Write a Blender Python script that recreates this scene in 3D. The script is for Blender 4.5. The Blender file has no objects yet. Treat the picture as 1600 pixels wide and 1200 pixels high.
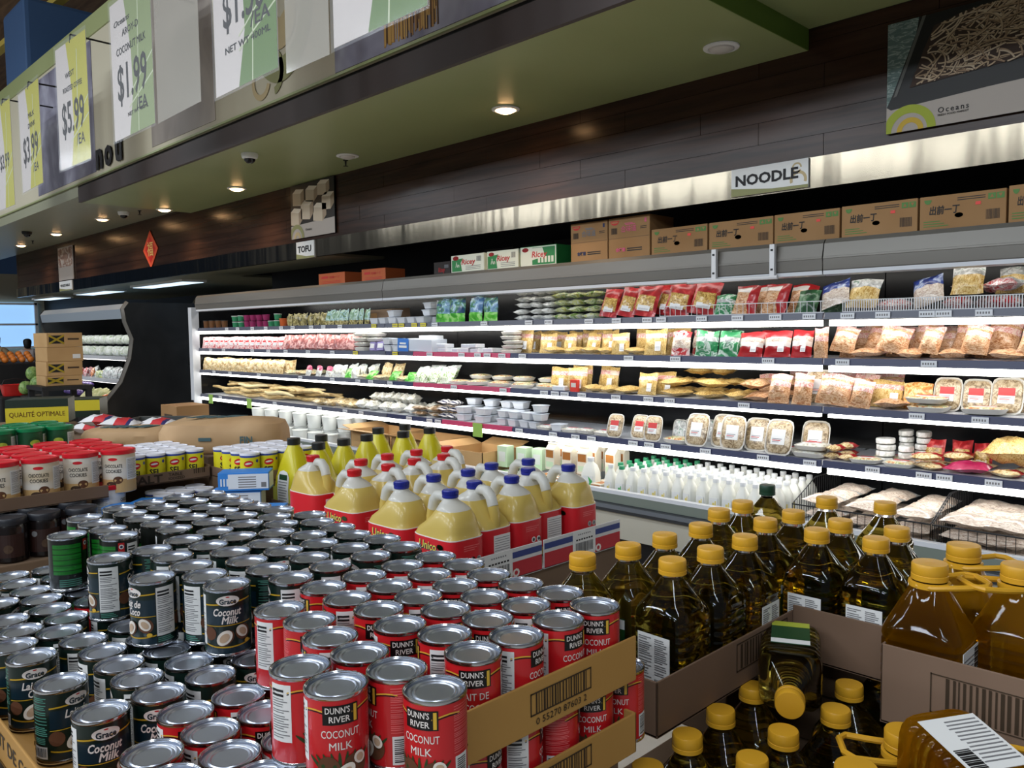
import bpy, bmesh, math, random
import numpy as np
from mathutils import Vector, Matrix, Euler
PI = math.pi
rnd = random.Random(11)
S = bpy.context.scene
COL = S.collection

# ------------------------------------------------------------------ camera, world, lights, exposure
FPX = 1269.83
ZC = 1.65
_y, _p, _r = [math.radians(a) for a in (45.3467, 3.7934, -0.718)]
FW = np.array([-math.sin(_y) * math.cos(_p), math.cos(_y) * math.cos(_p), -math.sin(_p)])
_R = np.array([math.cos(_y), math.sin(_y), 0.0])
_U = np.cross(_R, FW)
RT = _R * math.cos(_r) + _U * math.sin(_r)
UP = -_R * math.sin(_r) + _U * math.cos(_r)
CAMP = np.array([0.0, 0.0, ZC])
cam_d = bpy.data.cameras.new('camera')
cam_d.sensor_fit = 'HORIZONTAL'
cam_d.sensor_width = 36.0
cam_d.lens = 36.0 * FPX / 1600.0
cam_d.clip_start = 0.05
cam_d.clip_end = 200
cam = bpy.data.objects.new('camera', cam_d)
COL.objects.link(cam)
m4 = Matrix.Identity(4)
for i in range(3):
    m4[i][0], m4[i][1], m4[i][2], m4[i][3] = RT[i], UP[i], -FW[i], CAMP[i]
cam.matrix_world = m4
S.camera = cam
S.view_settings.view_transform = 'Standard'
S.view_settings.look = 'None'
S.view_settings.gamma = 1.0
S.view_settings.use_curve_mapping = False
S.view_settings.exposure = 0.0
S.cycles.max_bounces = 8
S.cycles.diffuse_bounces = 3
S.cycles.glossy_bounces = 4
S.cycles.transmission_bounces = 8
S.cycles.transparent_max_bounces = 8
S.cycles.caustics_reflective = False
S.cycles.caustics_refractive = False
S.cycles.sample_clamp_indirect = 4.0

W = bpy.data.worlds.new('store_air')
S.world = W
W.use_nodes = True
W.node_tree.nodes['Background'].inputs[0].default_value = (0.78, 0.84, 0.92, 1)
W.node_tree.nodes['Background'].inputs[1].default_value = 0.16

def area_light(name, loc, size, power, color, rot=(0, 0, 0)):
    d = bpy.data.lights.new(name, 'AREA')
    d.shape = 'RECTANGLE'
    d.size, d.size_y = size
    d.energy = power
    d.color = color
    o = bpy.data.objects.new(name, d)
    o.location = loc
    o.rotation_euler = rot
    COL.objects.link(o)
    return o
# the sales floor's ceiling fluorescents, hung high over the aisles behind and left of the photographer
for ly, lz, pw, tl in ((-0.6, 4.7, 54, 0.2), (-4.2, 4.6, 66, 0.75), (-7.5, 4.8, 84, 0.9)):
    for lx in (-15.0, -10.0, -6.0, -2.5, 1.5):
        area_light('ceiling_fluorescent', (lx, ly, lz), (2.6, 0.3), pw, (0.86, 0.93, 1.0), (tl, 0, 0))
# ------------------------------------------------------------------ pixel <-> plane helpers (photo frame 1600 x 1200)
def at(px, py, ax, val):
    d = FW + RT * (px - 800) / FPX - UP * (py - 600) / FPX
    t = (val - CAMP[ax]) / d[ax]
    return CAMP + d * t
def x_at(px, Y, z):
    a = FPX * RT - (px - 800) * FW
    return -(a[1] * Y + a[2] * (z - ZC)) / a[0]
def pj(p):
    q = np.array(p, float) - CAMP
    d = q @ FW
    return 800 + FPX * (q @ RT) / d, 600 - FPX * (q @ UP) / d, d

# ------------------------------------------------------------------ materials
MATS = {}
def lin(c):
    return tuple(((v / 12.92) if v <= 0.04045 else ((v + 0.055) / 1.055) ** 2.4) for v in (x / 255.0 for x in c))
def mat(name, rgb, rough=0.5, metal=0.0, coat=0.0, emit=0.0, trans=0.0, ior=1.45, alpha=1.0, noise=None, bump=None, translucent=0.0, spec=None):
    if name in MATS:
        return name
    m = bpy.data.materials.new(name)
    m.use_nodes = True
    nt = m.node_tree
    b = nt.nodes['Principled BSDF']
    c = lin(rgb) + (1.0,)
    b.inputs['Base Color'].default_value = c
    b.inputs['Roughness'].default_value = rough
    b.inputs['Metallic'].default_value = metal
    b.inputs['Coat Weight'].default_value = coat
    b.inputs['Coat Roughness'].default_value = 0.12
    b.inputs['Transmission Weight'].default_value = trans
    b.inputs['IOR'].default_value = ior
    b.inputs['Alpha'].default_value = alpha
    if spec is not None:
        b.inputs['Specular IOR Level'].default_value = spec
    if emit:
        b.inputs['Emission Color'].default_value = c
        b.inputs['Emission Strength'].default_value = emit
    if noise or bump:
        tc = nt.nodes.new('ShaderNodeTexCoord')
        oi = nt.nodes.new('ShaderNodeObjectInfo')
        ad = nt.nodes.new('ShaderNodeVectorMath'); ad.operation = 'ADD'
        sc = nt.nodes.new('ShaderNodeVectorMath'); sc.operation = 'SCALE'
        cx = nt.nodes.new('ShaderNodeCombineXYZ')
        for k in range(3):
            nt.links.new(oi.outputs['Random'], cx.inputs[k])
        nt.links.new(cx.outputs[0], sc.inputs[0]); sc.inputs['Scale'].default_value = 3.0
        nt.links.new(tc.outputs['Object'], ad.inputs[0]); nt.links.new(sc.outputs[0], ad.inputs[1])
    if noise:
        # noise = (scale, distortion, detail, [(pos, rgb), ...], stretch or None, constant?)
        ns = nt.nodes.new('ShaderNodeTexNoise')
        ns.inputs['Scale'].default_value = noise[0]
        ns.inputs['Distortion'].default_value = noise[1]
        ns.inputs['Detail'].default_value = noise[2]
        if len(noise) > 4 and noise[4]:
            mp = nt.nodes.new('ShaderNodeMapping')
            mp.inputs['Scale'].default_value = noise[4]
            nt.links.new(ad.outputs[0], mp.inputs[0]); nt.links.new(mp.outputs[0], ns.inputs['Vector'])
        else:
            nt.links.new(ad.outputs[0], ns.inputs['Vector'])
        rp = nt.nodes.new('ShaderNodeValToRGB')
        if len(noise) > 5 and noise[5]:
            rp.color_ramp.interpolation = 'CONSTANT'
        el = rp.color_ramp.elements
        st = noise[3]
        el[0].position, el[0].color = st[0][0], lin(st[0][1]) + (1,)
        el[1].position, el[1].color = st[1][0], lin(st[1][1]) + (1,)
        for q in st[2:]:
            e = el.new(q[0]); e.color = lin(q[1]) + (1,)
        nt.links.new(ns.outputs['Fac'], rp.inputs[0])
        nt.links.new(rp.outputs[0], b.inputs['Base Color'])
    if bump:
        nb = nt.nodes.new('ShaderNodeTexNoise')
        nb.inputs['Scale'].default_value = bump[0]
        nb.inputs['Detail'].default_value = 2
        if len(bump) > 2:
            mp2 = nt.nodes.new('ShaderNodeMapping'); mp2.inputs['Scale'].default_value = bump[2]
            nt.links.new(ad.outputs[0], mp2.inputs[0]); nt.links.new(mp2.outputs[0], nb.inputs['Vector'])
        else:
            nt.links.new(ad.outputs[0], nb.inputs['Vector'])
        bp = nt.nodes.new('ShaderNodeBump')
        bp.inputs['Strength'].default_value = bump[1]
        bp.inputs['Distance'].default_value = 0.02
        nt.links.new(nb.outputs['Fac'], bp.inputs['Height'])
        nt.links.new(bp.outputs[0], b.inputs['Normal'])
    if translucent:
        tr = nt.nodes.new('ShaderNodeBsdfTranslucent')
        tr.inputs[0].default_value = c
        mx = nt.nodes.new('ShaderNodeMixShader')
        mx.inputs[0].default_value = translucent
        nt.links.new(b.outputs[0], mx.inputs[1]); nt.links.new(tr.outputs[0], mx.inputs[2])
        nt.links.new(mx.outputs[0], nt.nodes['Material Output'].inputs[0])
    MATS[name] = m
    return name
def film(name, tint=(255, 255, 255), clear=0.85):
    """thin clear plastic: mostly see-through with a glossy sheen"""
    m = bpy.data.materials.new(name); m.use_nodes = True
    nt = m.node_tree
    b = nt.nodes['Principled BSDF']
    b.inputs['Base Color'].default_value = lin(tint) + (1,)
    b.inputs['Roughness'].default_value = 0.12
    t = nt.nodes.new('ShaderNodeBsdfTransparent')
    mx = nt.nodes.new('ShaderNodeMixShader'); mx.inputs[0].default_value = clear
    nt.links.new(b.outputs[0], mx.inputs[1]); nt.links.new(t.outputs[0], mx.inputs[2])
    nt.links.new(mx.outputs[0], nt.nodes['Material Output'].inputs[0])
    MATS[name] = m
    return name

# ------------------------------------------------------------------ mesh builder
_textcache = {}
_wrapcache = {}
def text_mesh(s, bold=0.0, shear=0.0, spacing=1.0):
    key = (s, bold, shear, spacing)
    if key in _textcache:
        return _textcache[key]
    if bold and 'M' in s:      # this letter's fill breaks when its outline is offset: thicken by overlaying shifted copies
        v0, f0, (x0, x1, y0, y1) = text_mesh(s, 0.0, shear, spacing)
        vs, fs = [], []
        for dx, dy in ((-bold, 0), (bold, 0), (0, bold), (0, -bold)):
            o_ = len(vs)
            vs += [(x + dx, y + dy) for x, y in v0]; fs += [tuple(i + o_ for i in f) for f in f0]
        _textcache[key] = (vs, fs, (x0 - bold, x1 + bold, y0, y1))
        return _textcache[key]
    cu = bpy.data.curves.new('lettering', 'FONT')
    cu.body = s
    cu.size = 1.0
    cu.resolution_u = 2
    cu.offset = bold
    cu.shear = shear
    cu.space_character = spacing
    o = bpy.data.objects.new('lettering', cu)
    COL.objects.link(o)
    bpy.context.view_layer.update()
    dg = bpy.context.evaluated_depsgraph_get()
    me = bpy.data.meshes.new_from_object(o.evaluated_get(dg))
    vs = [(v.co.x, v.co.y) for v in me.vertices]
    fs = [tuple(p.vertices) for p in me.polygons]
    bpy.data.objects.remove(o); bpy.data.curves.remove(cu); bpy.data.meshes.remove(me)
    if vs:
        x0 = min(v[0] for v in vs); x1 = max(v[0] for v in vs)
        y0 = min(v[1] for v in vs); y1 = max(v[1] for v in vs)
    else:
        x0 = x1 = y0 = y1 = 0
    _textcache[key] = (vs, fs, (x0, x1, y0, y1))
    return _textcache[key]

class MB:
    def __init__(s):
        s.v = []; s.f = []; s.mi = []; s.sm = []; s.mats = []
    def idx(s, m):
        if m not in s.mats:
            s.mats.append(m)
        return s.mats.index(m)
    def add(s, vs, fs, m, smooth=False, T=None):
        o = len(s.v)
        if T is not None:
            vs = [T(v) for v in vs]
        s.v += [tuple(v) for v in vs]
        ml = m if isinstance(m, list) else None
        for k, f in enumerate(fs):
            s.f.append(tuple(i + o for i in f))
            s.mi.append(s.idx(ml[k] if ml else m)); s.sm.append(smooth)
        return s
    def box(s, x0, x1, y0, y1, z0, z1, m, b=0.0, T=None):
        if b <= 0:
            vs = [(x, y, z) for z in (z0, z1) for y in (y0, y1) for x in (x0, x1)]
            fs = [(0, 2, 3, 1), (4, 5, 7, 6), (0, 1, 5, 4), (2, 6, 7, 3), (0, 4, 6, 2), (1, 3, 7, 5)]
            return s.add(vs, fs, m, False, T)
        bm = bmesh.new()
        bmesh.ops.create_cube(bm, size=1)
        for v in bm.verts:
            v.co = Vector(((x0 + x1) / 2 + v.co.x * (x1 - x0), (y0 + y1) / 2 + v.co.y * (y1 - y0), (z0 + z1) / 2 + v.co.z * (z1 - z0)))
        bmesh.ops.bevel(bm, geom=bm.edges[:], offset=b, segments=2, affect='EDGES', profile=0.6)
        bm.verts.index_update()
        vs = [tuple(v.co) for v in bm.verts]; fs = [tuple(v.index for v in f.verts) for f in bm.faces]
        bm.free()
        return s.add(vs, fs, m, False, T)
    def quad(s, a, b, c, d, m, T=None):
        return s.add([a, b, c, d], [(0, 1, 2, 3)], m, False, T)
    def lathe(s, prof, n, m, smooth=True, cx=0, cy=0, T=None, caps=True):
        """prof: [(r, z)]; m: one material or one per segment"""
        vs = []; fs = []; ms = []
        k = len(prof)
        for (r, z) in prof:
            for i in range(n):
                a = 2 * PI * i / n
                vs.append((cx + r * math.cos(a), cy + r * math.sin(a), z))
        for j in range(k - 1):
            for i in range(n):
                i2 = (i + 1) % n
                fs.append((j * n + i, j * n + i2, (j + 1) * n + i2, (j + 1) * n + i))
                ms.append(m[j] if isinstance(m, list) else m)
        if caps and prof[0][0] > 1e-6:
            fs.append(tuple(range(n - 1, -1, -1))); ms.append(ms[0])
        if caps and prof[-1][0] > 1e-6:
            fs.append(tuple((k - 1) * n + i for i in range(n))); ms.append(ms[-2] if len(ms) > 1 else ms[0])
        return s.add(vs, fs, ms, smooth, T)
    def loft(s, secs, n, m, smooth=True, T=None):
        """secs: [(z, sx, sy, exponent, cx, cy)] superellipse rings, closed at both ends"""
        vs = []; fs = []; ms = []
        for sec in secs:
            z, sx, sy, e = sec[:4]
            cx, cy = (sec[4], sec[5]) if len(sec) > 4 else (0, 0)
            for i in range(n):
                a = 2 * PI * (i + 0.5) / n
                c, q = math.cos(a), math.sin(a)
                r = (abs(c) ** e + abs(q) ** e) ** (-1 / e)
                vs.append((cx + sx * r * c, cy + sy * r * q, z))
        k = len(secs)
        for j in range(k - 1):
            for i in range(n):
                i2 = (i + 1) % n
                fs.append((j * n + i, j * n + i2, (j + 1) * n + i2, (j + 1) * n + i))
                ms.append(m[j] if isinstance(m, list) else m)
        fs.append(tuple(range(n - 1, -1, -1))); ms.append(ms[0])
        fs.append(tuple((k - 1) * n + i for i in range(n))); ms.append(ms[-2])
        return s.add(vs, fs, ms, smooth, T)
    def tube(s, pts, r, n, m, closed=False, smooth=True, T=None):
        pts = [Vector(p) for p in pts]
        k = len(pts); vs = []; fs = []
        ref = None
        for j in range(k):
            a = pts[j - 1] if (j > 0 or closed) else pts[j]
            b = pts[(j + 1) % k] if (j < k - 1 or closed) else pts[j]
            d = (b - a).normalized()
            if ref is None:
                ref = Vector((0, 0, 1)) if abs(d.z) < 0.9 else Vector((1, 0, 0))
            u = d.cross(ref).normalized(); w = u.cross(d).normalized()
            ref = w
            rr = r[j] if isinstance(r, (list, tuple)) else r
            for i in range(n):
                t = 2 * PI * i / n
                vs.append(tuple(pts[j] + u * (rr * math.cos(t)) + w * (rr * math.sin(t))))
        for j in range(k if closed else k - 1):
            j2 = (j + 1) % k
            for i in range(n):
                i2 = (i + 1) % n
                fs.append((j * n + i, j * n + i2, j2 * n + i2, j2 * n + i))
        if not closed:
            fs.append(tuple(range(n - 1, -1, -1))); fs.append(tuple((k - 1) * n + i for i in range(n)))
        return s.add(vs, fs, m, smooth, T)
    def extr(s, poly, x0, x1, m, T=None):
        """poly of (y, z) extruded along X"""
        k = len(poly)
        vs = [(x0, y, z) for y, z in poly] + [(x1, y, z) for y, z in poly]
        fs = [(i, (i + 1) % k, k + (i + 1) % k, k + i) for i in range(k)] + [tuple(range(k - 1, -1, -1)), tuple(range(k, 2 * k))]
        return s.add(vs, fs, m, False, T)
    def poly(s, pts, m, T=None):
        return s.add(pts, [tuple(range(len(pts)))], m, False, T)
    def text(s, st, size, m, T, bold=0.0, shear=0.0, width=None, spacing=1.0, align='C'):
        """lettering laid in a local plane: T maps (x, y) -> 3D; centred; width squeezes it to fit"""
        vs, fs, (x0, x1, y0, y1) = text_mesh(st, bold, shear, spacing)
        if not vs:
            return s
        kx = size
        if width:
            kx = width / max(1e-6, x1 - x0)
        ox = {'C': (x0 + x1) / 2, 'L': x0, 'R': x1}[align]
        return s.add([T(((x - ox) * kx, (y - 0.34) * size)) for x, y in vs], fs, m)
    def ctext(s, st, size, m, phi, z, R, bold=0.0, shear=0.0, width=None):
        """lettering wrapped round a cylinder; the flat letters are first cut into narrow strips so they follow the curve"""
        key = (st, size, bold, shear, width)
        if key not in _wrapcache:
            vs, fs, (x0, x1, y0, y1) = text_mesh(st, bold, shear)
            kx = width / max(1e-6, x1 - x0) if width else size
            bm = bmesh.new()
            bv = [bm.verts.new(((x - (x0 + x1) / 2) * kx, (y - 0.34) * size, 0)) for x, y in vs]
            for f in fs:
                try:
                    bm.faces.new([bv[i] for i in f])
                except ValueError:
                    pass
            hw = (x1 - x0) * kx / 2; n = max(2, int(hw * 2 / 0.004))
            for i in range(1, n):
                bmesh.ops.bisect_plane(bm, geom=bm.verts[:] + bm.edges[:] + bm.faces[:], plane_co=(-hw + 2 * hw * i / n, 0, 0), plane_no=(1, 0, 0))
            bm.verts.index_update()
            _wrapcache[key] = ([tuple(v.co[:2]) for v in bm.verts], [tuple(v.index for v in f.verts) for f in bm.faces])
            bm.free()
        vs, fs = _wrapcache[key]
        return s.add([(R * math.sin(phi + x / R), -R * math.cos(phi + x / R), z + y) for x, y in vs], fs, m)
    def build(s, name, parent=None, loc=None, rot=None):
        me = bpy.data.meshes.new(name)
        me.from_pydata(s.v, [], s.f)
        for m in s.mats:
            me.materials.append(MATS[m])
        me.polygons.foreach_set('material_index', s.mi)
        me.polygons.foreach_set('use_smooth', s.sm)
        me.update()
        if any(s.sm):
            me.set_sharp_from_angle(angle=math.radians(38))
        o = bpy.data.objects.new(name, me)
        COL.objects.link(o)
        if parent:
            o.parent = parent
        if loc is not None:
            o.location = loc
        if rot is not None:
            o.rotation_euler = rot
        return o

# ------------------------------------------------------------------ scene-graph helpers
def tag(o, label, cat, group=None):
    o['label'] = label; o['category'] = cat
    if group:
        o['group'] = group
    return o
def struct(name, mb):
    o = mb.build(name); o['kind'] = 'structure'
    return o
def thing(name, label, cat, loc=(0, 0, 0), rot=(0, 0, 0), group=None):
    o = bpy.data.objects.new(name, None)
    o.empty_display_size = 0.05
    COL.objects.link(o)
    o.location = loc; o.rotation_euler = rot
    return tag(o, label, cat, group)
PROTO_USED = set()
def dup(root, loc, rot=(0, 0, 0), label=None, group=None, scale=None):
    """places a thing: the first call uses the prototype itself, later calls copy it with its parts and sub-parts"""
    if root.name in PROTO_USED:
        r = root.copy(); COL.objects.link(r)
        for ch in root.children:
            c = ch.copy(); COL.objects.link(c); c.parent = r
            for g in ch.children:
                d = g.copy(); COL.objects.link(d); d.parent = c
    else:
        r = root; PROTO_USED.add(root.name)
    r.location = loc; r.rotation_euler = rot
    r.scale = (1, 1, 1) if scale is None else (scale if isinstance(scale, (tuple, list)) else (scale,) * 3)
    if label:
        r['label'] = label
    if group:
        r['group'] = group
    elif 'group' in r:
        del r['group']
    return r
_U1 = 'first second third fourth fifth sixth seventh eighth ninth tenth eleventh twelfth thirteenth fourteenth fifteenth sixteenth seventeenth eighteenth nineteenth'.split()
def ordw(n):
    if n <= 19:
        return _U1[n - 1]
    t, u = divmod(n, 10)
    tens = {2: 'twent', 3: 'thirt', 4: 'fort', 5: 'fift'}[t]
    return tens + 'ieth' if u == 0 else tens + 'y-' + _U1[u - 1]
def relax(pts, dmin, it=60, square=False):
    P = np.array(pts, float)
    for _ in range(it):
        D = P[:, None, :] - P[None, :, :]
        if square:
            A = np.abs(D)
            pen = dmin - A.max(-1)
            np.fill_diagonal(pen, -1)
            I, J = np.where(pen > 1e-5)
            if len(I) == 0:
                break
            for i, j in zip(I, J):
                if i < j:
                    d = P[i] - P[j]; k = int(np.argmax(np.abs(d)))
                    pn = dmin - abs(d[k])
                    if pn > 0:
                        sg = 1 if d[k] >= 0 else -1
                        P[i, k] += sg * pn / 2; P[j, k] -= sg * pn / 2
        else:
            L = np.sqrt((D ** 2).sum(-1)) + 1e-9
            pen = np.clip(dmin - L, 0, None); np.fill_diagonal(pen, 0)
            if pen.max() < 1e-5:
                break
            P += (D / L[..., None] * pen[..., None] * 0.5).sum(1) * 0.8
    return P
# ------------------------------------------------------------------ shared materials
mat('plank_brown', (56, 38, 29), 0.24, noise=(2.2, 0.6, 4, [(0.3, (43, 29, 22)), (0.7, (68, 46, 35))], (0.6, 1, 9)), spec=0.22)
mat('steel', (108, 101, 88), 0.16, 1.0, bump=(2.0, 0.55, (2.2, 1, 0.25)))
mat('soffit_green', (156, 165, 114), 0.36, noise=(0.8, 0.5, 4, [(0.3, (150, 159, 108)), (0.75, (162, 171, 121))]))
mat('soffit_grey_green', (150, 150, 126), 0.4)
mat('edge_green', (86, 112, 42), 0.5)
mat('dark_fascia', (70, 60, 58), 0.55)
mat('black', (14, 14, 14), 0.5)
mat('soft_black', (24, 24, 26), 0.55)
mat('cream_wall', (196, 188, 164), 0.55)
mat('floor_tile', (176, 172, 164), 0.25, noise=(1.5, 0, 3, [(0.3, (166, 162, 154)), (0.7, (186, 182, 174))]))
mat('white', (236, 236, 234), 0.5)
mat('white_gloss', (240, 240, 240), 0.18)
mat('paper_white', (226, 226, 224), 0.6)
mat('print_grey', (120, 120, 122), 0.6)
mat('print_black', (18, 18, 20), 0.55)
mat('canopy_grey', (112, 108, 102), 0.42, metal=0.3, noise=(1.2, 0.3, 3, [(0.3, (102, 98, 92)), (0.7, (120, 117, 111))], (0.4, 1, 2)))
mat('case_black', (20, 21, 24), 0.35)
mat('case_back', (24, 25, 28), 0.2, 0.2)
mat('rail_navy', (42, 48, 84), 0.35)
mat('rail_grey', (84, 88, 104), 0.35)
mat('rail_pink', (190, 52, 96), 0.35)
mat('shelf_white', (205, 208, 214), 0.35)
mat('tag_white', (225, 228, 234), 0.5)
mat('tag_yellow', (228, 214, 70), 0.5)
mat('tag_green', (150, 190, 90), 0.5)
mat('bumper_dark', (62, 66, 72), 0.3, 0.2)
mat('base_cream', (186, 182, 168), 0.5)
mat('deck_rail', (128, 138, 130), 0.35, 0.2)
mat('tube_light', (255, 253, 246), 0.5, emit=7.5)
mat('tube_soft', (255, 252, 244), 0.5, emit=5)
mat('downlight_glow', (255, 200, 140), 0.5, emit=22)
mat('frost_lens', (210, 205, 198), 0.4)
mat('cardboard', (156, 118, 76), 0.75, noise=(3, 0, 2, [(0.3, (150, 112, 70)), (0.7, (164, 126, 84))]))
mat('cardboard_light', (186, 148, 98), 0.75, noise=(3, 0, 2, [(0.3, (178, 140, 92)), (0.7, (192, 155, 106))]))
mat('cardboard_dark', (112, 90, 70), 0.75, noise=(4, 0, 2, [(0.3, (104, 83, 64)), (0.7, (120, 97, 76))]))
mat('wood_roof', (130, 100, 74), 0.8, noise=(1.5, 0.5, 3, [(0.3, (108, 82, 60)), (0.7, (146, 114, 84))], (1, 8, 1)))
mat('beam_yellow', (216, 190, 90), 0.6)
mat('duct_blue', (66, 98, 140), 0.6)
mat('sky_glass', (150, 195, 240), 0.1, emit=1.0)
mat('black_text', (22, 20, 22), 0.6)
mat('wire_dark', (40, 40, 42), 0.35, 0.6)
mat('wire_white', (220, 220, 222), 0.35)
film('pocket_film', (225, 228, 232), 0.93)
film('pocket_empty', (190, 186, 176), 0.5)

# ------------------------------------------------------------------ setting
M = MB(); M.box(-30, 6, -8, 8, -0.1, 0.0, 'floor_tile'); struct('floor', M)
XE, XN, XF = -16.45, 3.0, -9.15
M = MB()
# plank cladding: rows of boards with thin grooves between them
zrows = [2.487, 2.60, 2.713, 2.826, 2.939, 3.052, 3.12]
for k in range(6):
    x = XE + (k % 3) * -0.35
    while x < XN:
        x2 = min(x + 1.22, XN)
        M.box(max(x, XE), x2 - 0.0025, 3.97 + 0.0008 * ((k * 7 + int(x * 3)) % 3), 4.05, zrows[k], zrows[k + 1] - 0.002, 'plank_brown')
        x = x2
M.box(XE, XN, 3.985, 4.06, 2.36, 3.2, 'soft_black')
M.box(XE, XE + 0.08, 3.97, 5.3, 2.36, 3.1, 'plank_brown')
struct('wall_back', M)
M = MB(); M.box(XE - 0.02, XN, 3.948, 3.985, 2.335, 2.487, 'steel'); struct('trim_1', M)
M = MB(); M.box(XE, -9.3, 3.986, 6.2, 2.336, 2.36, 'soffit_grey_green'); M.box(-9.3, -6.35, 3.986, 4.6, 2.336, 2.36, 'soffit_grey_green'); struct('ceiling', M)
M = MB(); M.box(-9.25, XN, 5.0, 5.1, 0, 3.15, 'soft_black'); M.box(-9.25, XN, 4.06, 5.1, 3.1, 3.16, 'soft_black'); M.box(XN - 0.06, XN, 4.06, 5.0, 0, 3.1, 'soft_black')  # cavity top and end wall added out of view to keep world light out
struct('wall_rear', M)
M = MB(); M.box(-24, -9.25, 6.2, 6.3, 0, 3.2, 'soft_black'); struct('wall_produce', M)
# green soffit in three levels
M = MB(); M.box(XF, -1.897, 2.83, 3.97, 3.017, 3.16, 'soffit_green')
struct('ceiling', M)
M = MB(); M.box(-1.897, XN, 2.83, 3.97, 3.121, 3.2, 'soffit_green'); struct('ceiling', M)
M = MB(); M.box(-1.899, -1.892, 2.83, 3.97, 3.0175, 3.121, 'edge_green'); struct('trim_2', M)
M = MB(); M.box(XE - 8, XF, 2.83, 3.97, 3.078, 3.2, 'soffit_grey_green'); struct('ceiling', M)
M = MB(); M.box(XF, XN, 2.80, 2.83, 3.015, 3.165, 'dark_fascia'); M.box(XF, XN, 2.815, 2.83, 3.165, 3.19, 'black'); struct('trim_3', M)  # black strip paints the shadow gap between fascia and cream panel
M = MB(); M.box(XE - 8, XF, 2.80, 2.83, 3.076, 3.19, 'soffit_grey_green'); struct('trim_4', M)
M = MB(); M.box(XE - 8, XN, 2.79, 2.83, 3.19, 4.52, 'cream_wall'); M.box(XE - 8, XN, 2.775, 2.79, 3.185, 3.2, 'soffit_green'); M.box(XE - 8, XN, 2.775, 2.84, 4.52, 4.7, 'soffit_green'); struct('wall_front', M)
M = MB()
for i in range(26):
    M.box(-30 + i * 1.2, -28.81 + i * 1.2, -3, 9, 6.4, 6.45, 'wood_roof')
struct('ceiling', M)
M = MB(); M.box(-29.9, -29.5, -8, 8, 0, 6.4, 'duct_blue'); struct('wall_left', M)
M = MB(); M.box(-23.4, -23.3, 2.0, 6.2, 0, 3.2, 'cream_wall'); struct('wall_far', M)
b0 = Vector(at(20, 62, 2, 6.0)); b1 = Vector(at(100, -4, 2, 6.0)); bd = (b1 - b0).normalized(); bn = Vector((-bd.y, bd.x, 0))
for k_, off in enumerate((0.0,)):
    M = MB()
    for w_, z0_, z1_ in ((0.06, 5.98, 6.06),):
        q = [b0 - bd * 6 + bn * (off - w_), b1 + bd * 6 + bn * (off - w_), b1 + bd * 6 + bn * (off + w_), b0 - bd * 6 + bn * (off + w_)]
        vs = [(v.x, v.y, z0_) for v in q] + [(v.x, v.y, z1_) for v in q]
        M.add(vs, [(0, 1, 2, 3), (7, 6, 5, 4), (0, 4, 5, 1), (1, 5, 6, 2), (2, 6, 7, 3), (3, 7, 4, 0)], 'beam_yellow')
    struct('trim_%d' % (5 + k_), M)
d0 = at(42, 108, 0, -11.6); d1 = at(150, 20, 0, -11.6)
M = MB(); M.box(-12.6, -11.6, d0[1], d1[1] + 1.0, d0[2] - 0.5, min(d1[2], 6.3), 'duct_blue', 0.05); tag(M.build('air_duct'), 'blue air duct under the wooden roof, top left corner', 'duct')
# far window
M = MB()
p0 = at(0, 545, 0, -23.2); p1 = at(57, 473, 0, -23.2)
wy0, wy1, wz0, wz1 = p0[1] - 1.2, p1[1], p0[2], p1[2]
M.box(-23.28, -23.24, wy0, wy1, wz0, wz1, 'sky_glass')
for y in (wy0, (wy0 + wy1) / 2 - 0.2, wy1 - 0.06):
    M.box(-23.24, -23.16, y, y + 0.07, wz0, wz1, 'white')
for z in (wz0, (wz0 + wz1) / 2, wz1 - 0.06):
    M.box(-23.24, -23.16, wy0, wy1, z, z + 0.05, 'white')
struct('window_1', M)

# ------------------------------------------------------------------ lights and devices in the green soffit
def downlight(px, py, z, on, label):
    p = at(px, py, 2, z)
    t = thing('recessed_downlight', label, 'ceiling light', (p[0], p[1], z), group='recessed downlights')
    M = MB(); M.lathe([(0.062, 0.0), (0.088, -0.002), (0.086, -0.008), (0.066, -0.012), (0.060, -0.004)], 28, 'white'); M.build('trim_ring', t)
    M = MB(); M.lathe([(0.060, -0.002), (0.055, -0.016), (0.035, -0.026), (0.0, -0.029)], 28, 'downlight_glow' if on else 'frost_lens'); M.build('lens', t)
    if on:
        d = bpy.data.lights.new('downlight_lamp', 'SPOT'); d.energy = 22; d.color = (1.0, 0.72, 0.45); d.spot_size = 2.2; d.spot_blend = 0.8; d.shadow_soft_size = 0.05
        o = bpy.data.objects.new('downlight_lamp', d); COL.objects.link(o); o.parent = t; o.location = (0, 0, -0.05)
DL = [(790, 170, 3.017, 1, 'lit warm downlight in the green soffit, the largest and nearest lit one'),
      (1127, 73, 3.017, 0, 'unlit grey downlight near the end of the green soffit, upper right'),
      (543, 243, 3.017, 0, 'unlit white downlight in the green soffit above the tofu poster'),
      (370, 294, 3.017, 1, 'lit warm downlight between the white dome camera and the tofu poster'),
      (257, 327, 3.017, 1, 'lit warm downlight at the far end of the lower green soffit'),
      (160, 342, 3.078, 1, 'lit downlight just left of the small white dome camera, far soffit'),
      (88, 365, 3.078, 1, 'lit downlight right of the black dome camera in the far soffit'),
      (33, 383, 3.078, 1, 'farthest lit downlight at the left end of the soffit')]
for a in DL:
    downlight(*a)
mat('dome_dark', (20, 20, 24), 0.08)
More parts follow.
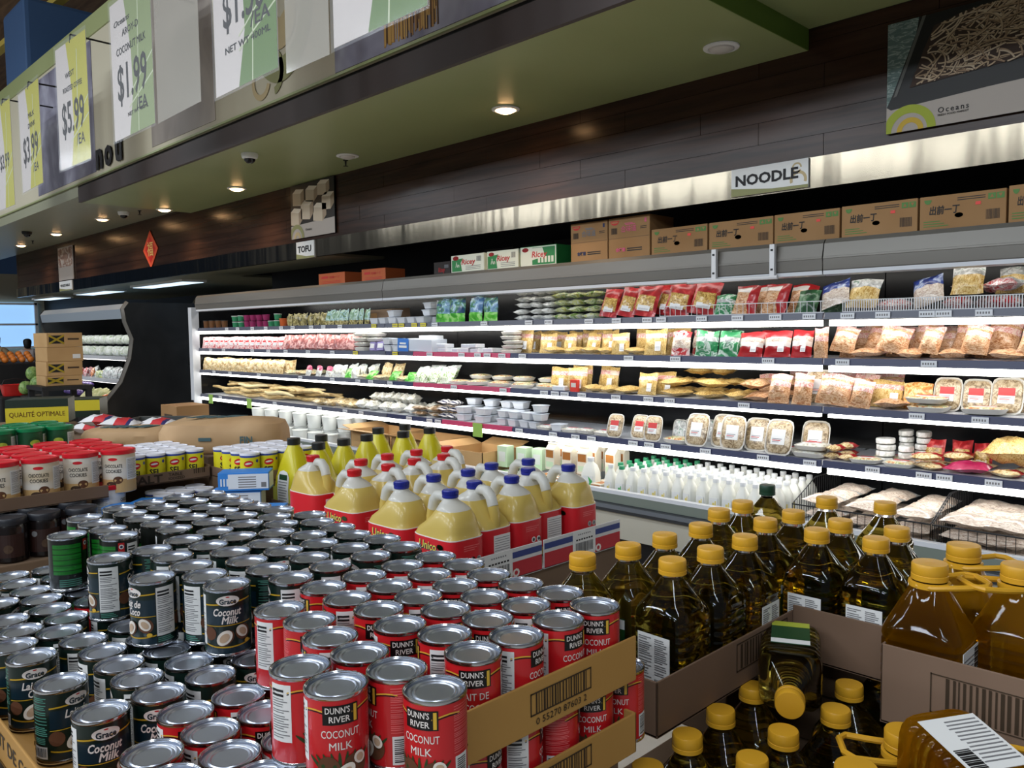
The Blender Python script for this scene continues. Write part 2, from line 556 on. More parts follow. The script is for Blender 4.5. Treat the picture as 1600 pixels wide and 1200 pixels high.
for px, py, z, wm, lab in ((390, 240, 3.017, 'white', 'white dome security camera, nearest one, in the green soffit'),
                           (193, 331, 3.078, 'white', 'small white dome security camera beside a far downlight'),
                           (42, 362, 3.078, 'black', 'black dome security camera at the far left of the soffit')):
    p = at(px, py, 2, z)
    t = thing('dome_camera', lab, 'security camera', (p[0], p[1], z))
    M = MB(); M.lathe([(0.062, 0.0), (0.064, -0.012), (0.056, -0.036), (0.044, -0.042)], 24, wm); M.build('housing', t)
    M = MB(); M.lathe([(0.043, -0.040), (0.038, -0.058), (0.022, -0.072), (0, -0.076)], 20, 'dome_dark'); M.build('dome', t)
for px, py, z, lab in ((540, 250, 3.017, 'fire sprinkler head beside the unlit white downlight'), (218, 329, 3.078, 'fire sprinkler head right of the small white dome camera'), (51, 376, 3.078, 'fire sprinkler head near the farthest downlight')):
    p = at(px, py, 2, z)
    M = MB(); M.lathe([(0.02, 0), (0.02, -0.006), (0.008, -0.008), (0.007, -0.03), (0.004, -0.045)], 10, 'soft_black'); M.lathe([(0.0, -0.046), (0.02, -0.047), (0.02, -0.049), (0, -0.05)], 12, 'soft_black')
    tag(M.build('sprinkler_head', loc=(p[0], p[1], z)), lab, 'sprinkler')
mat('panel_glow', (200, 225, 245), 0.5, emit=1.6)
for i, (a, b, lab) in enumerate((((235, 449), (345, 440), 'fluorescent ceiling panel above the dark end of the produce case'), ((150, 460), (200, 454), 'middle fluorescent ceiling panel over the produce case'), ((82, 468), (120, 464), 'farthest fluorescent ceiling panel over the produce case'))):
    q0 = at(a[0], a[1], 2, 2.32); q1 = at(b[0], b[1], 2, 2.32)
    xa, xb = min(q0[0], q1[0]), max(q0[0], q1[0]); ya = 4.25 + 0.0 * i
    t = thing('ceiling_panel_light', lab, 'ceiling light', ((xa + xb) / 2, ya + 0.15, 2.335))
    w = (xb - xa) / 2
    M = MB(); M.box(-w, w, -0.16, 0.16, -0.03, 0.0, 'white'); M.build('housing', t)
    M = MB(); M.box(-w + 0.03, w - 0.03, -0.13, 0.13, -0.034, -0.0302, 'panel_glow'); M.build('diffuser', t)

# ------------------------------------------------------------------ posters and signs on the bulkhead (flat boards, faces at y = 3.95..3.96)
def plane_T(x0, z0, y):
    return lambda p: (x0 + p[0], y, z0 + p[1])
def ribbon(M, pts, w, m, T):
    vs = []; n = len(pts)
    for i in range(n):
        a = pts[max(i - 1, 0)]; b = pts[min(i + 1, n - 1)]
        dx, dy = b[0] - a[0], b[1] - a[1]; l = math.hypot(dx, dy) + 1e-9
        vs.append(T((pts[i][0] - dy / l * w / 2, pts[i][1] + dx / l * w / 2))); vs.append(T((pts[i][0] + dy / l * w / 2, pts[i][1] - dx / l * w / 2)))
    M.add(vs, [(2 * i, 2 * i + 1, 2 * i + 3, 2 * i + 2) for i in range(n - 1)], m)
def arc(M, cx, cz, r0, r1, a0, a1, m, T, n=28, sq=1.0, clip=None):
    vs = []
    for i in range(n + 1):
        a = math.radians(a0 + (a1 - a0) * i / n)
        for r in (r0, r1):
            x, z = cx + r * math.cos(a), cz + sq * r * math.sin(a)
            if clip:
                x = min(max(x, clip[0]), clip[1]); z = min(max(z, clip[2]), clip[3])
            vs.append(T((x, z)))
    M.add(vs, [(2 * i, 2 * i + 1, 2 * i + 3, 2 * i + 2) for i in range(n)], m)
mat('poster_teal', (112, 132, 128), 0.6, noise=(14, 1.5, 2, [(0.42, (92, 112, 110)), (0.5, (104, 124, 120)), (0.56, (160, 172, 168)), (0.62, (100, 120, 116))], (1, 1, 3)))
mat('noodle_a', (176, 152, 124), 0.6); mat('noodle_b', (150, 124, 98), 0.6); mat('noodle_c', (192, 172, 146), 0.6)
mat('noodle_shadow', (58, 42, 34), 0.7)
mat('lacquer', (18, 16, 16), 0.5); mat('lacquer_edge', (92, 92, 88), 0.5)
mat('poster_pale', (176, 166, 158), 0.6); mat('swirl_green', (160, 172, 50), 0.6); mat('swirl_gold', (200, 166, 52), 0.6); mat('swirl_olive', (142, 142, 96), 0.6); mat('swirl_tan', (190, 170, 128), 0.6)
t = thing('noodle_poster', 'large poster of brown noodles in a black tray, upper right of the wall', 'poster', (-1.502, 3.95, 2.535))
PW, PH = 0.76, 0.495
M = MB(); M.box(0, PW, 0, 0.012, 0, PH, 'lacquer'); M.build('board', t)
M = MB(); T0 = lambda p: (p[0], -0.001, p[1])
M.poly([T0(q) for q in ((0.0, 0.12), (0.0, PH), (0.135, PH), (0.125, 0.43), (0.02, 0.16))], 'poster_teal')
T1 = lambda p: (p[0], -0.002, p[1])
M.poly([T1(q) for q in ((0.03, 0.16), (0.045, 0.165), (0.165, PH), (0.15, PH))], 'lacquer_edge')
M.poly([T1(q) for q in ((0, 0), (PW, 0), (PW, 0.14), (0.42, 0.128), (0.02, 0.105), (0, 0.12))], 'poster_pale')
T2 = lambda p: (p[0], -0.003, p[1])
poly_n = [(0.10, 0.19), (PW, 0.235), (PW, 0.485), (0.6, 0.49), (0.33, 0.47), (0.2, 0.44), (0.155, 0.34)]
M.poly([T2(q) for q in poly_n], 'noodle_shadow')
def inside(q, P):
    c = False; n = len(P)
    for i in range(n):
        a, b = P[i], P[i - 1]
        if (a[1] > q[1]) != (b[1] > q[1]) and q[0] < (b[0] - a[0]) * (q[1] - a[1]) / (b[1] - a[1] + 1e-12) + a[0]:
            c = not c
    return c
k = 0
for i in range(330):
    q = (rnd.uniform(0.1, PW), rnd.uniform(0.19, 0.49))
    if not inside(q, poly_n):
        continue
    a = rnd.gauss(0.1, 0.5); cv = rnd.gauss(0, 9); pts = [q]
    for s_ in range(rnd.randint(8, 22)):
        a += cv * 0.009; q2 = (pts[-1][0] + 0.009 * math.cos(a), pts[-1][1] + 0.009 * math.sin(a))
        if not inside(q2, poly_n):
            break
        pts.append(q2)
    if len(pts) > 3:
        k += 1; dy = -0.0032 - 0.000006 * k
        Tn = (lambda d: (lambda p: (p[0], d, p[1])))(dy)
        Ts = (lambda d: (lambda p: (p[0] + 0.0008, d + 0.000002, p[1] - 0.0022)))(dy)
        ribbon(M, pts, 0.0075, 'noodle_shadow', Ts)
        ribbon(M, pts, 0.0062, rnd.choice(['noodle_a', 'noodle_a', 'noodle_b', 'noodle_c']), Tn)
arc(M, 0.1, 0.0, 0.078, 0.115, 0, 180, 'swirl_green', T2, clip=(0, PW, 0, PH)); arc(M, 0.105, 0.0, 0.035, 0.058, 0, 180, 'swirl_gold', T2, clip=(0, PW, 0, PH))
M.text('Oceans', 0.034, 'black_text', lambda p: (0.285 + p[0], -0.004, 0.066 + p[1]), 0.01, 0, 0.125, 1.3)
M.text('FRESH FOOD MARKET', 0.012, 'black_text', lambda p: (0.285 + p[0], -0.004, 0.044 + p[1]), 0.01, 0, 0.125)
M.build('printed_picture', t)
# tofu poster
mat('tofu_a', (196, 180, 158), 0.6); mat('tofu_b', (158, 138, 116), 0.6); mat('tofu_c', (222, 210, 192), 0.6)
t = thing('tofu_poster', 'square poster of white tofu cubes on black above the tofu sign', 'poster', (-6.91, 3.95, 2.52))
M = MB(); M.box(0, 0.74, 0, 0.012, 0, 0.49, 'lacquer'); M.build('board', t)
M = MB()
M.poly([T0(q) for q in ((0, 0), (0.74, 0), (0.74, 0.14), (0, 0.12))], 'poster_pale')
for (cx, cz, w, h, tl) in ((0.1, 0.20, 0.2, 0.17, -0.2), (0.29, 0.24, 0.22, 0.18, 0.15), (0.5, 0.21, 0.22, 0.17, -0.1), (0.64, 0.27, 0.2, 0.16, 0.25), (0.14, 0.37, 0.2, 0.16, 0.1), (0.37, 0.39, 0.2, 0.15, -0.2), (0.57, 0.405, 0.2, 0.14, 0.1)):
    def R(x, z):
        x = min(max(cx + x * w, 0.002), 0.738); z = min(max(cz + z * h + tl * x * 0.12, 0.002), 0.488)
        return (x, -0.002, z)
    M.poly([R(-.5, -.4), R(.2, -.5), R(.2, .2), R(-.5, .3)], 'tofu_a'); M.poly([R(.2, -.5), R(.5, -.2), R(.5, .4), R(.2, .2)], 'tofu_b'); M.poly([R(-.5, .3), R(.2, .2), R(.5, .4), R(-.2, .5)], 'tofu_c')
arc(M, 0.1, 0.0, 0.09, 0.13, 0, 180, 'swirl_olive', T2, clip=(0, .74, 0, .49)); arc(M, 0.11, 0.0, 0.03, 0.06, 0, 180, 'swirl_tan', T2, clip=(0, .74, 0, .49))
M.text('Oceans', 0.03, 'black_text', lambda p: (0.31 + p[0], -0.004, 0.07 + p[1]), 0.01, 0, 0.11)
M.build('printed_picture', t)
mat('poster_veg', (176, 160, 150), 0.6, noise=(7, 1.2, 3, [(0.38, (206, 196, 186)), (0.48, (168, 140, 124)), (0.56, (120, 78, 66)), (0.64, (196, 184, 172))]))
t = thing('vegetable_poster', 'small pale poster of vegetables far left on the brown wall', 'poster', (-14.0, 3.95, 2.50))
M = MB(); M.box(0, 0.70, 0, 0.012, 0, 0.50, 'poster_pale'); M.build('board', t)
M = MB(); M.box(0.02, 0.68, -0.002, 0.0, 0.2, 0.48, 'poster_veg'); M.build('printed_picture', t)
mat('fai_orange', (226, 84, 48), 0.5); mat('fai_red', (206, 32, 30), 0.5); mat('fai_gold', (232, 190, 110), 0.5)
t = thing('new_year_diamond', 'red and gold diamond paper with a lucky character on the brown wall', 'paper decoration', (-10.345, 3.962, 2.70))
M = MB(); M.add([(0, 0, -0.235), (0.235, 0, 0), (0, 0, 0.235), (-0.235, 0, 0), (0, 0.004, -0.235), (0.235, 0.004, 0), (0, 0.004, 0.235), (-0.235, 0.004, 0)], [(0, 1, 2, 3), (7, 6, 5, 4), (0, 4, 5, 1), (1, 5, 6, 2), (2, 6, 7, 3), (3, 7, 4, 0)], 'fai_orange'); M.build('paper', t)
M = MB(); M.poly([(0, -0.002, -0.165), (0.165, -0.002, 0), (0, -0.002, 0.165), (-0.165, -0.002, 0)], 'fai_red')
M.text('福', 0.2, 'fai_gold', lambda p: (p[0], -0.004, p[1] * 0.95), 0.01); M.build('printed_character', t)
def wall_sign(x0, x1, z0, z1, txt, tw, th, label, arcs=True):
    t = thing('department_sign', label, 'sign', (x0, 3.936, z0))
    w, h = x1 - x0, z1 - z0
    M = MB(); M.box(0, w, 0, 0.012, 0, h, 'paper_white'); M.build('board', t)
    M = MB()
    M.poly([(0, -0.001, 0), (w, -0.001, 0), (w, -0.001, h * 0.1), (w * 0.55, -0.001, h * 0.12), (0, -0.001, h * 0.3)], 'swirl_olive')
    if arcs:
        arc(M, w * 0.88, h * 0.3, 0.03, 0.045, -20, 200, 'swirl_tan', T0, clip=(0, w, 0, h)); arc(M, w * 0.86, h * 0.72, 0.018, 0.026, 0, 330, 'swirl_tan', T0, clip=(0, w, 0, h))
    M.text(txt, th, 'black_text', lambda p: (w * 0.47 + p[0], -0.002, h * 0.55 + p[1]), 0.035, 0, tw)
    M.build('printed_lettering', t)
wall_sign(-2.298, -1.871, 2.343, 2.486, 'NOODLE', 0.35, 0.075, 'white noodle department sign with bold black letters on the steel band')
wall_sign(-6.81, -6.50, 2.33, 2.484, 'TOFU', 0.235, 0.078, 'white tofu department sign with bold black letters below the tofu poster', False)
wall_sign(-13.95, -13.35, 2.335, 2.484, 'VEGETABLE', 0.46, 0.05, 'small white department sign below the vegetable poster, far left', False)

# ------------------------------------------------------------------ cream wall murals, letters and hanging price signs
mat('mural_grey', (148, 140, 130), 0.5, noise=(1.4, 0.8, 3, [(0.3, (120, 112, 106)), (0.6, (160, 150, 140)), (0.75, (178, 168, 156))]))
mat('mural_violet', (128, 124, 140), 0.5, noise=(2.5, 0.5, 2, [(0.35, (96, 92, 110)), (0.55, (140, 138, 154)), (0.7, (176, 176, 190))]))
mat('spaghetti', (196, 152, 78), 0.5); mat('spaghetti_b', (164, 116, 52), 0.5); mat('spaghetti_dark', (84, 54, 26), 0.6)
a = at(523, 90, 1, 2.785); b = at(800, 20, 1, 2.785)
t = thing('pasta_mural', 'violet grey mural of a spaghetti bundle on the cream wall, top centre', 'mural', (a[0], 2.785, 3.21))
mw = b[0] - a[0] + 0.4
M = MB(); M.box(0, mw, 0, 0.004, 0, 0.75, 'mural_violet'); M.build('board', t)
M = MB()
e0 = at(600, 60, 1, 2.785)[0] - a[0]; e1 = at(684, 30, 1, 2.785)[0] - a[0]
for i in range(90):
    x = rnd.uniform(e0, e1); ln = rnd.uniform(0.0, 0.09) * (0.2 + (x - e0) / (e1 - e0))
    M.box(x, x + 0.009, -0.002 - 0.00001 * i, 0, 0.02 + ln, 0.75, rnd.choice(['spaghetti', 'spaghetti_b', 'spaghetti', 'spaghetti_dark']))
M.build('printed_picture', t)
a = at(238, 235, 1, 2.785); b = at(335, 150, 1, 2.785)
M = MB(); M.box(0, b[0] - a[0], 0, 0.004, 0, 1.25, 'mural_grey')
tag(M.build('food_mural', loc=(a[0], 2.785, 3.24)), 'blank grey beige mural panel right of the coconut milk price sign', 'mural')
a = at(60, 300, 1, 2.785); b = at(150, 270, 1, 2.785)
M = MB(); M.box(0, b[0] - a[0], 0, 0.004, 0, 1.25, 'mural_violet')
tag(M.build('food_mural', loc=(a[0], 2.785, 3.24)), 'dull violet mural panel left of the black wall letters', 'mural')
M = MB()
c = at(452, 120, 1, 2.785)
Tw = lambda p: (c[0] + p[0], 2.7835, c[2] + p[1])
arc(M, -0.1, 0.45, 0.26, 0.40, 230, 420, 'swirl_olive', Tw, sq=1.15); arc(M, -0.1, 0.40, 0.0, 0.2, 150, 390, 'swirl_tan', lambda p: (c[0] + p[0], 2.7842, c[2] + p[1]))
c2 = at(420, 150, 1, 2.785)
T3 = lambda p: (c2[0] + p[0], 2.7835, c2[2] + p[1])
arc(M, -0.1, 0.12, 0.09, 0.13, 90, 340, 'swirl_tan', T3); arc(M, 0.06, 0.14, 0.1, 0.15, -80, 90, 'swirl_olive', T3)
tag(M.build('wall_graphic'), 'olive and tan leaf swirl graphic on the cream wall left of the pasta mural', 'wall graphic')
for ch, px, py in (('n', 155, 247), ('o', 169, 241), ('u', 185, 233)):
    M = MB(); q = at(px, py, 1, 2.775)
    for dy in (0.0, 0.006):
        M.text(ch, 0.36, 'black_text', (lambda q, dy: (lambda p: (q[0] + p[0], 2.772 + dy, q[2] + p[1] + 0.03)))(q, dy), 0.04)
    tag(M.build('wall_letter'), 'black cut-out letter %s on the cream wall below the price signs' % ch, 'lettering')
mat('card_white', (206, 198, 194), 0.5); mat('card_green', (88, 122, 48), 0.5); mat('card_lime', (184, 178, 48), 0.5); mat('card_sage', (134, 150, 96), 0.5); mat('card_line', (196, 204, 170), 0.5)
YS = 2.3
def price_sign(pl, pr, zb, zt, lines, colour, label, card=True, empty=False, rod=True):
    """pl, pr: photo columns of the lower corners; hangs in front of the cream wall at y = YS"""
    x0 = x_at(pl, YS, zb); x1 = x_at(pr, YS, zb); w = x1 - x0; h = zt - zb
    t = thing('hanging_price_sign', label, 'price sign', (x0, YS, zb), (0, 0, rnd.uniform(-0.03, 0.03)))
    M = MB(); M.box(-0.02, w + 0.02, -0.006, -0.0045, -0.02, h + 0.03, 'pocket_empty' if empty else 'pocket_film'); M.build('clear_pocket', t)
    if rod:
        M = MB(); M.tube([(w * 0.5, 0.006, h + 0.05), (w * 0.5, 0.48, h + 0.05)], 0.008, 6, 'black'); M.tube([(w * 0.5, 0.006, h + 0.05), (w * 0.5, 0.0, h - 0.02)], 0.006, 6, 'black'); M.build('sign_rod', t)
    if card:
        M = MB()
        M.box(0, w, 0, 0.003, 0, h, 'card_white')
        bx = [(0.40, 0), (0.52, 0.3), (0.50, 0.6), (0.36, 1.0)]
        M.poly([(w * q[0], -0.0008, h * q[1]) for q in bx] + [(w, -0.0008, h), (w, -0.0008, 0)][::1], colour)
        for (s0, s1) in (((0.42, 0.28), (1.0, 0.5)), ((0.42, 0.2), (1.0, 0.36)), ((0.62, 0.0), (0.70, 0.9))):
            ribbon(M, [(w * s0[0], h * s0[1]), (w * s1[0], h * s1[1])], 0.012, 'card_line', lambda p: (p[0], -0.0012, p[1]))
        for (st, fx, fz, sz, wd, sh) in lines:
            M.text(st, sz * h, 'black_text', (lambda fx, fz: (lambda p: (w * fx + p[0], -0.002, h * fz + p[1])))(fx, fz), 0.014, sh, wd * w)
        M.build('printed_card', t)
big = lambda pr: [(pr, 0.5, 0.40, 0.36, 0.72, 0), ('/EA', 0.72, 0.19, 0.12, 0.26, 0)]
price_sign(0, 22, 2.99, 4.05, [('$3.99', 0.5, 0.45, 0.2, 0.6, 0)], 'card_lime', 'leftmost hanging price sign, white and lime, cut by the photo edge')
price_sign(36, 71, 3.06, 4.0, [('MILK', 0.6, 0.72, 0.07, 0.3, 0), ('DRINK', 0.6, 0.62, 0.07, 0.34, 0)] + big('$3.99'), 'card_lime', 'hanging price sign reading 3.99 in white and lime, left of the 5.99 one')
price_sign(95, 138, 3.10, 4.13, [('WEST', 0.45, 0.74, 0.06, 0.3, 0), ('ROASTED COFFEE', 0.52, 0.63, 0.06, 0.62, 0)] + big('$5.99'), 'card_lime', 'hanging price sign reading 5.99 in white and lime')
price_sign(180, 242, 3.12, 4.12, [('Oceans', 0.3, 0.84, 0.06, 0.4, 0.3), ('AROY-D', 0.5, 0.75, 0.07, 0.4, 0), ('COCONUT MILK', 0.5, 0.63, 0.075, 0.72, 0)] + big('$1.99') + [('NET WT 400ML', 0.62, 0.15, 0.04, 0.5, 0)], 'card_sage', 'hanging price sign for coconut milk reading 1.99 with sage green side')
price_sign(250, 318, 3.12, 3.95, [], 'card_sage', 'empty clear sign pocket hanging between two coconut milk price signs', card=False, empty=True)
price_sign(338, 438, 3.09, 4.1, [('AROY-D', 0.5, 0.82, 0.07, 0.4, 0), ('$1.50', 0.5, 0.47, 0.3, 0.66, 0), ('/EA', 0.76, 0.33, 0.11, 0.3, 0), ('NET WT 400ML', 0.55, 0.235, 0.055, 0.72, 0)], 'card_green', 'large hanging price sign with dark green side reading 1.50 and net weight 400 ml')
price_sign(452, 512, 3.06, 4.0, [], 'card_sage', 'empty clear sign pocket hanging left of the spaghetti mural', card=False, empty=True)
price_sign(522, 668, 3.06, 4.1, big('$2.99'), 'card_green', 'green and white price sign corner hanging over the spaghetti mural')
price_sign(688, 790, 3.08, 4.0, [], 'card_sage', 'empty clear sign pocket hanging right of the spaghetti mural', card=False, empty=True)
# ------------------------------------------------------------------ the long refrigerated wall cases
YF = 3.97
SH = [1.70, 1.472, 1.228, 0.955]          # centre height of the four price rails
TOPZ = [z + 0.014 for z in SH]            # shelf surface
DECKZ = 0.63
tagm = ['tag_white']
PINK = {1: [(645, 797)], 2: [(645, 797)], 3: [(690, 800)]}
TAGS = {0: [(355, 0), (372, 0), (395, 0), (416, 0), (440, 0), (458, 0), (487, 0), (506, 0), (532, 0), (585, 1), (598, 1), (618, 1), (628, 1), (648, 1), (662, 1), (680, 0), (757, 0), (827, 0), (858, 0), (921, 0), (964, 0), (1012, 0), (1034, 0), (1097, 0), (1153, 0), (1212, 0), (1265, 0), (1325, 0), (1380, 0), (1449, 0), (1475, 0), (1538, 0)],
        1: [(330, 0), (350, 0), (395, 0), (420, 0), (447, 0), (482, 0), (520, 0), (556, 1), (600, 1), (618, 1), (672, 0), (722, 0), (747, 0), (762, 0), (785, 0), (817, 0), (983, 0), (1056, 0), (1201, 0), (1317, 0), (1452, 0)],
        2: [(335, 0), (360, 0), (405, 0), (470, 0), (520, 0), (560, 0), (580, 0), (610, 0), (710, 0), (787, 0), (851, 0), (868, 0), (883, 0), (910, 0), (963, 0), (1014, 0), (1047, 0), (1163, 0), (1290, 0), (1433, 0), (1532, 0)],
        3: [(345, 0), (390, 2), (330, 2), (430, 0), (500, 0), (540, 0), (565, 0), (640, 0), (672, 0), (685, 0), (747, 2), (812, 0), (865, 0), (900, 0), (925, 0), (990, 0), (1015, 0), (1041, 0), (1103, 0), (1193, 0), (1266, 0), (1293, 0), (1364, 0), (1444, 0), (1476, 0), (1553, 0)]}
tagmats = ['tag_white', 'tag_yellow', 'tag_green']
def case(x0, x1, label, far_end=False, near=False):
    t = thing('refrigerated_display_case', label, 'refrigerated case', ((x0 + x1) / 2, 4.45, 0), group='wall row of refrigerated cases')
    L = t.location
    def put(M, name, parent=t):
        if parent is t:
            return M.build(name, t, (-L.x, -L.y, -L.z))
        return M.build(name, parent)
    g = 0.003
    a, b = x0 + g, x1 - g
    M = MB(); M.extr([(3.99, 1.905), (3.968, 1.912), (3.955, 1.93), (3.952, 1.99), (3.965, 2.06), (3.985, 2.082), (4.9, 2.082), (4.9, 2.05), (4.06, 2.05), (4.01, 1.99)], a, b, 'canopy_grey')
    M.extr([(3.949, 1.985), (3.951, 1.994), (3.962, 2.0), (3.96, 1.98)], a, b, 'canopy_grey')
    put(M, 'canopy')
    M = MB(); M.extr([(3.955, 1.906), (3.955, 1.925), (3.99, 1.925), (3.99, 1.9)], a, b, 'shelf_white'); put(M, 'canopy_lip')
    M = MB(); M.box(a, b, 4.05, 4.075, 1.955, 1.985, 'tube_soft'); put(M, 'light_tube')
    M = MB(); M.box(a, b, 4.76, 4.9, 0.1, 2.05, 'case_back'); put(M, 'back_panel')
    M = MB(); M.extr([(3.78, 0.58), (3.78, 0.615), (4.76, 0.615), (4.76, 0.58)], a, b, 'shelf_white'); put(M, 'deck_tray')
    M = MB(); M.extr([(3.735, 0.63), (3.735, 0.69), (3.75, 0.70), (3.775, 0.70), (3.778, 0.61)], a, b, 'deck_rail'); M.extr([(3.733, 0.682), (3.735, 0.703), (3.775, 0.703), (3.775, 0.698), (3.745, 0.698)], a, b, 'shelf_white'); put(M, 'deck_rail')
    M = MB(); M.extr([(3.74, 0.572), (3.715, 0.58), (3.705, 0.60), (3.715, 0.622), (3.74, 0.629), (3.776, 0.629), (3.776, 0.577)], a, b, 'bumper_dark'); put(M, 'bumper')
    M = MB(); M.box(a, b, 3.745, 4.7, 0.42, 0.575, 'base_cream'); put(M, 'base_panel')
    M = MB(); M.box(a, b, 3.80, 4.7, 0.0, 0.42, 'case_black'); put(M, 'kick_plate')
    if far_end:
        M = MB(); M.extr([(3.97, 0.6), (3.78, 0.62), (3.74, 0.66), (3.9, 0.9), (3.95, 1.3), (3.95, 2.0), (4.0, 2.082), (4.9, 2.082), (4.9, 0.0), (3.8, 0.0), (3.8, 0.6)], x0 - 0.06, x0, 'case_back'); put(M, 'end_panel')
        M = MB(); M.extr([(3.90, 0.62), (3.90, 1.95), (3.985, 1.95), (3.985, 0.62)], x0 - 0.065, x0 + 0.02, 'shelf_white'); put(M, 'end_frame')
    for s, z in enumerate(SH):
        dpt = 0.52 if s < 3 else 0.56
        M = MB(); M.box(a + 0.01, b - 0.01, 3.99, 3.99 + dpt, z - 0.012, z + 0.014, 'shelf_white')
        sh = put(M, 'shelf')
        cuts = [a]
        for pa, pb in PINK.get(s, []):
            xa, xb = x_at(pa, YF, z), x_at(pb, YF, z)
            if x0 < (xa + xb) / 2 < x1 or xa < x1 and xb > x0:
                cuts += [max(xa, a), min(xb, b)]
        cuts.append(b)
        cuts = sorted(cuts)
        for i in range(len(cuts) - 1):
            c0, c1 = cuts[i], cuts[i + 1]
            if c1 - c0 < 0.02:
                continue
            mid = (c0 + c1) / 2
            pk = any(x_at(pa, YF, z) < mid < x_at(pb, YF, z) for pa, pb in PINK.get(s, []))
            mm = 'rail_pink' if pk else ('rail_navy' if x0 > -5.6 and s > 0 else 'rail_grey')
            M = MB(); M.extr([(3.968, z - 0.016), (3.974, z + 0.018), (3.989, z + 0.018), (3.989, z - 0.016)], c0 + 0.002, c1 - 0.002, mm); put(M, 'price_rail', sh)
        for px, ty in TAGS[s]:
            x = x_at(px, YF, z)
            if x0 + 0.05 < x < x1 - 0.05:
                M = MB(); wv = 0.034 if ty != 2 else 0.05
                hv = 0.014 if ty != 2 else 0.05
                zc = z if ty != 2 else z - 0.03
                M.box(x - wv, x + wv, 3.962, 3.9665, zc - hv, zc + hv, tagmats[ty])
                if ty != 2:
                    for q in range(5):
                        M.box(x - wv * 0.8 + q * wv * 0.33, x - wv * 0.62 + q * wv * 0.33, 3.9614, 3.962, zc - hv * 0.35, zc + hv * 0.35, 'print_grey')
                put(M, 'price_tag', sh)
        if s != 2:
            M = MB(); M.box(a + 0.02, b - 0.02, 3.985, 4.02, z - 0.05, z - 0.02, 'tube_light'); put(M, 'light_tube', sh)
        else:
            M = MB(); M.box(a + 0.02, b - 0.02, 3.985, 4.02, z - 0.036, z - 0.02, 'tube_light'); put(M, 'light_tube', sh)
    return t
C1 = case(-9.10, -5.50, 'long refrigerated wall case at the far left, with meat packs and roots', far_end=True)
C2 = case(-5.50, -1.80, 'long refrigerated wall case in the middle, with tofu and yellow noodle bags')
C3 = case(-1.80, 1.90, 'nearest refrigerated wall case at the right edge, with wire shelf guard')
def case_part(t, M, name):
    return M.build(name, t, (-t.location.x, -t.location.y, -t.location.z))
# night-curtain brackets and rod on the canopy
for px in (1117, 1208):
    x = x_at(px, 3.94, 2.0)
    M = MB(); M.box(x - 0.014, x + 0.014, 3.925, 3.95, 1.90, 2.075, 'wire_white', 0.003); M.box(x - 0.006, x + 0.006, 3.922, 3.925, 2.04, 2.05, 'soft_black'); M.box(x - 0.006, x + 0.006, 3.922, 3.925, 1.94, 1.95, 'soft_black')
    case_part(C2, M, 'curtain_bracket')
M = MB(); M.tube([(x_at(1075, 3.93, 1.9), 3.93, 1.905), (x_at(1215, 3.93, 1.9), 3.93, 1.905)], 0.011, 8, 'wire_white'); case_part(C2, M, 'curtain_rod')
# wire guards along the top shelf
def guard(t, pa, pb, step, hgt, r):
    M = MB(); z = TOPZ[0]
    xa, xb = x_at(pa, 3.985, z + 0.03), x_at(pb, 3.985, z + 0.03)
    xb = min(xb, t.location.x + (1.84 if t is C3 else 1.84)) if t is C3 else min(xb, -1.806)
    n = int((xb - xa) / step)
    for i in range(n + 1):
        x = xa + i * step
        M.box(x - r, x + r, 3.9905, 3.9905 + 2 * r, z, z + hgt, 'wire_white')
    for zz in (z + 0.006, z + hgt):
        M.box(xa, xb, 3.9900, 3.9935, zz - 0.002, zz + 0.002, 'wire_white')
    case_part(t, M, 'wire_guard')
guard(C2, 1030, 1296, 0.036, 0.062, 0.0012)
guard(C3, 1316, 1602, 0.0115, 0.062, 0.0022)

# ------------------------------------------------------------------ cartons on top of the wall cases
mat('nissin_red', (196, 50, 44), 0.6); mat('nissin_pink', (204, 90, 120), 0.6); mat('nissin_navy', (36, 46, 84), 0.6); mat('nissin_green', (84, 128, 62), 0.6); mat('sticker_red', (226, 66, 56), 0.5)
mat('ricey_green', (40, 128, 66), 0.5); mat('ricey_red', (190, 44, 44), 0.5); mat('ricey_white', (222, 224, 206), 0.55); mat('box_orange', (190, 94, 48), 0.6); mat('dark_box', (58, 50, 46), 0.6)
def barcode(M, x0, z0, w, h, T, m='black_text', n=16, seed=1):
    r = random.Random(seed); x = x0
    while x < x0 + w:
        d = w / n * r.uniform(0.25, 0.7)
        M.poly([T((x, z0)), T((min(x + d, x0 + w), z0)), T((min(x + d, x0 + w), z0 + h)), T((x, z0 + h))], m)
        x += d + w / n * r.uniform(0.3, 0.7)
def rect(M, x0, z0, w, h, m, T):
    M.poly([T((x0, z0)), T((x0 + w, z0)), T((x0 + w, z0 + h)), T((x0, z0 + h))], m)
def halfbowl(M, cx, cz, w, h, m, T):
    M.poly([T((cx - w / 2, cz + h * .4))] + [T((cx + w / 2 * math.cos(a), cz + h * .4 + h * math.sin(a))) for a in [PI + PI * k / 8 for k in range(1, 8)]] + [T((cx + w / 2, cz + h * .4))], m)
TF = lambda d: (lambda p: (p[0], -d, p[1]))
BT = 2.083
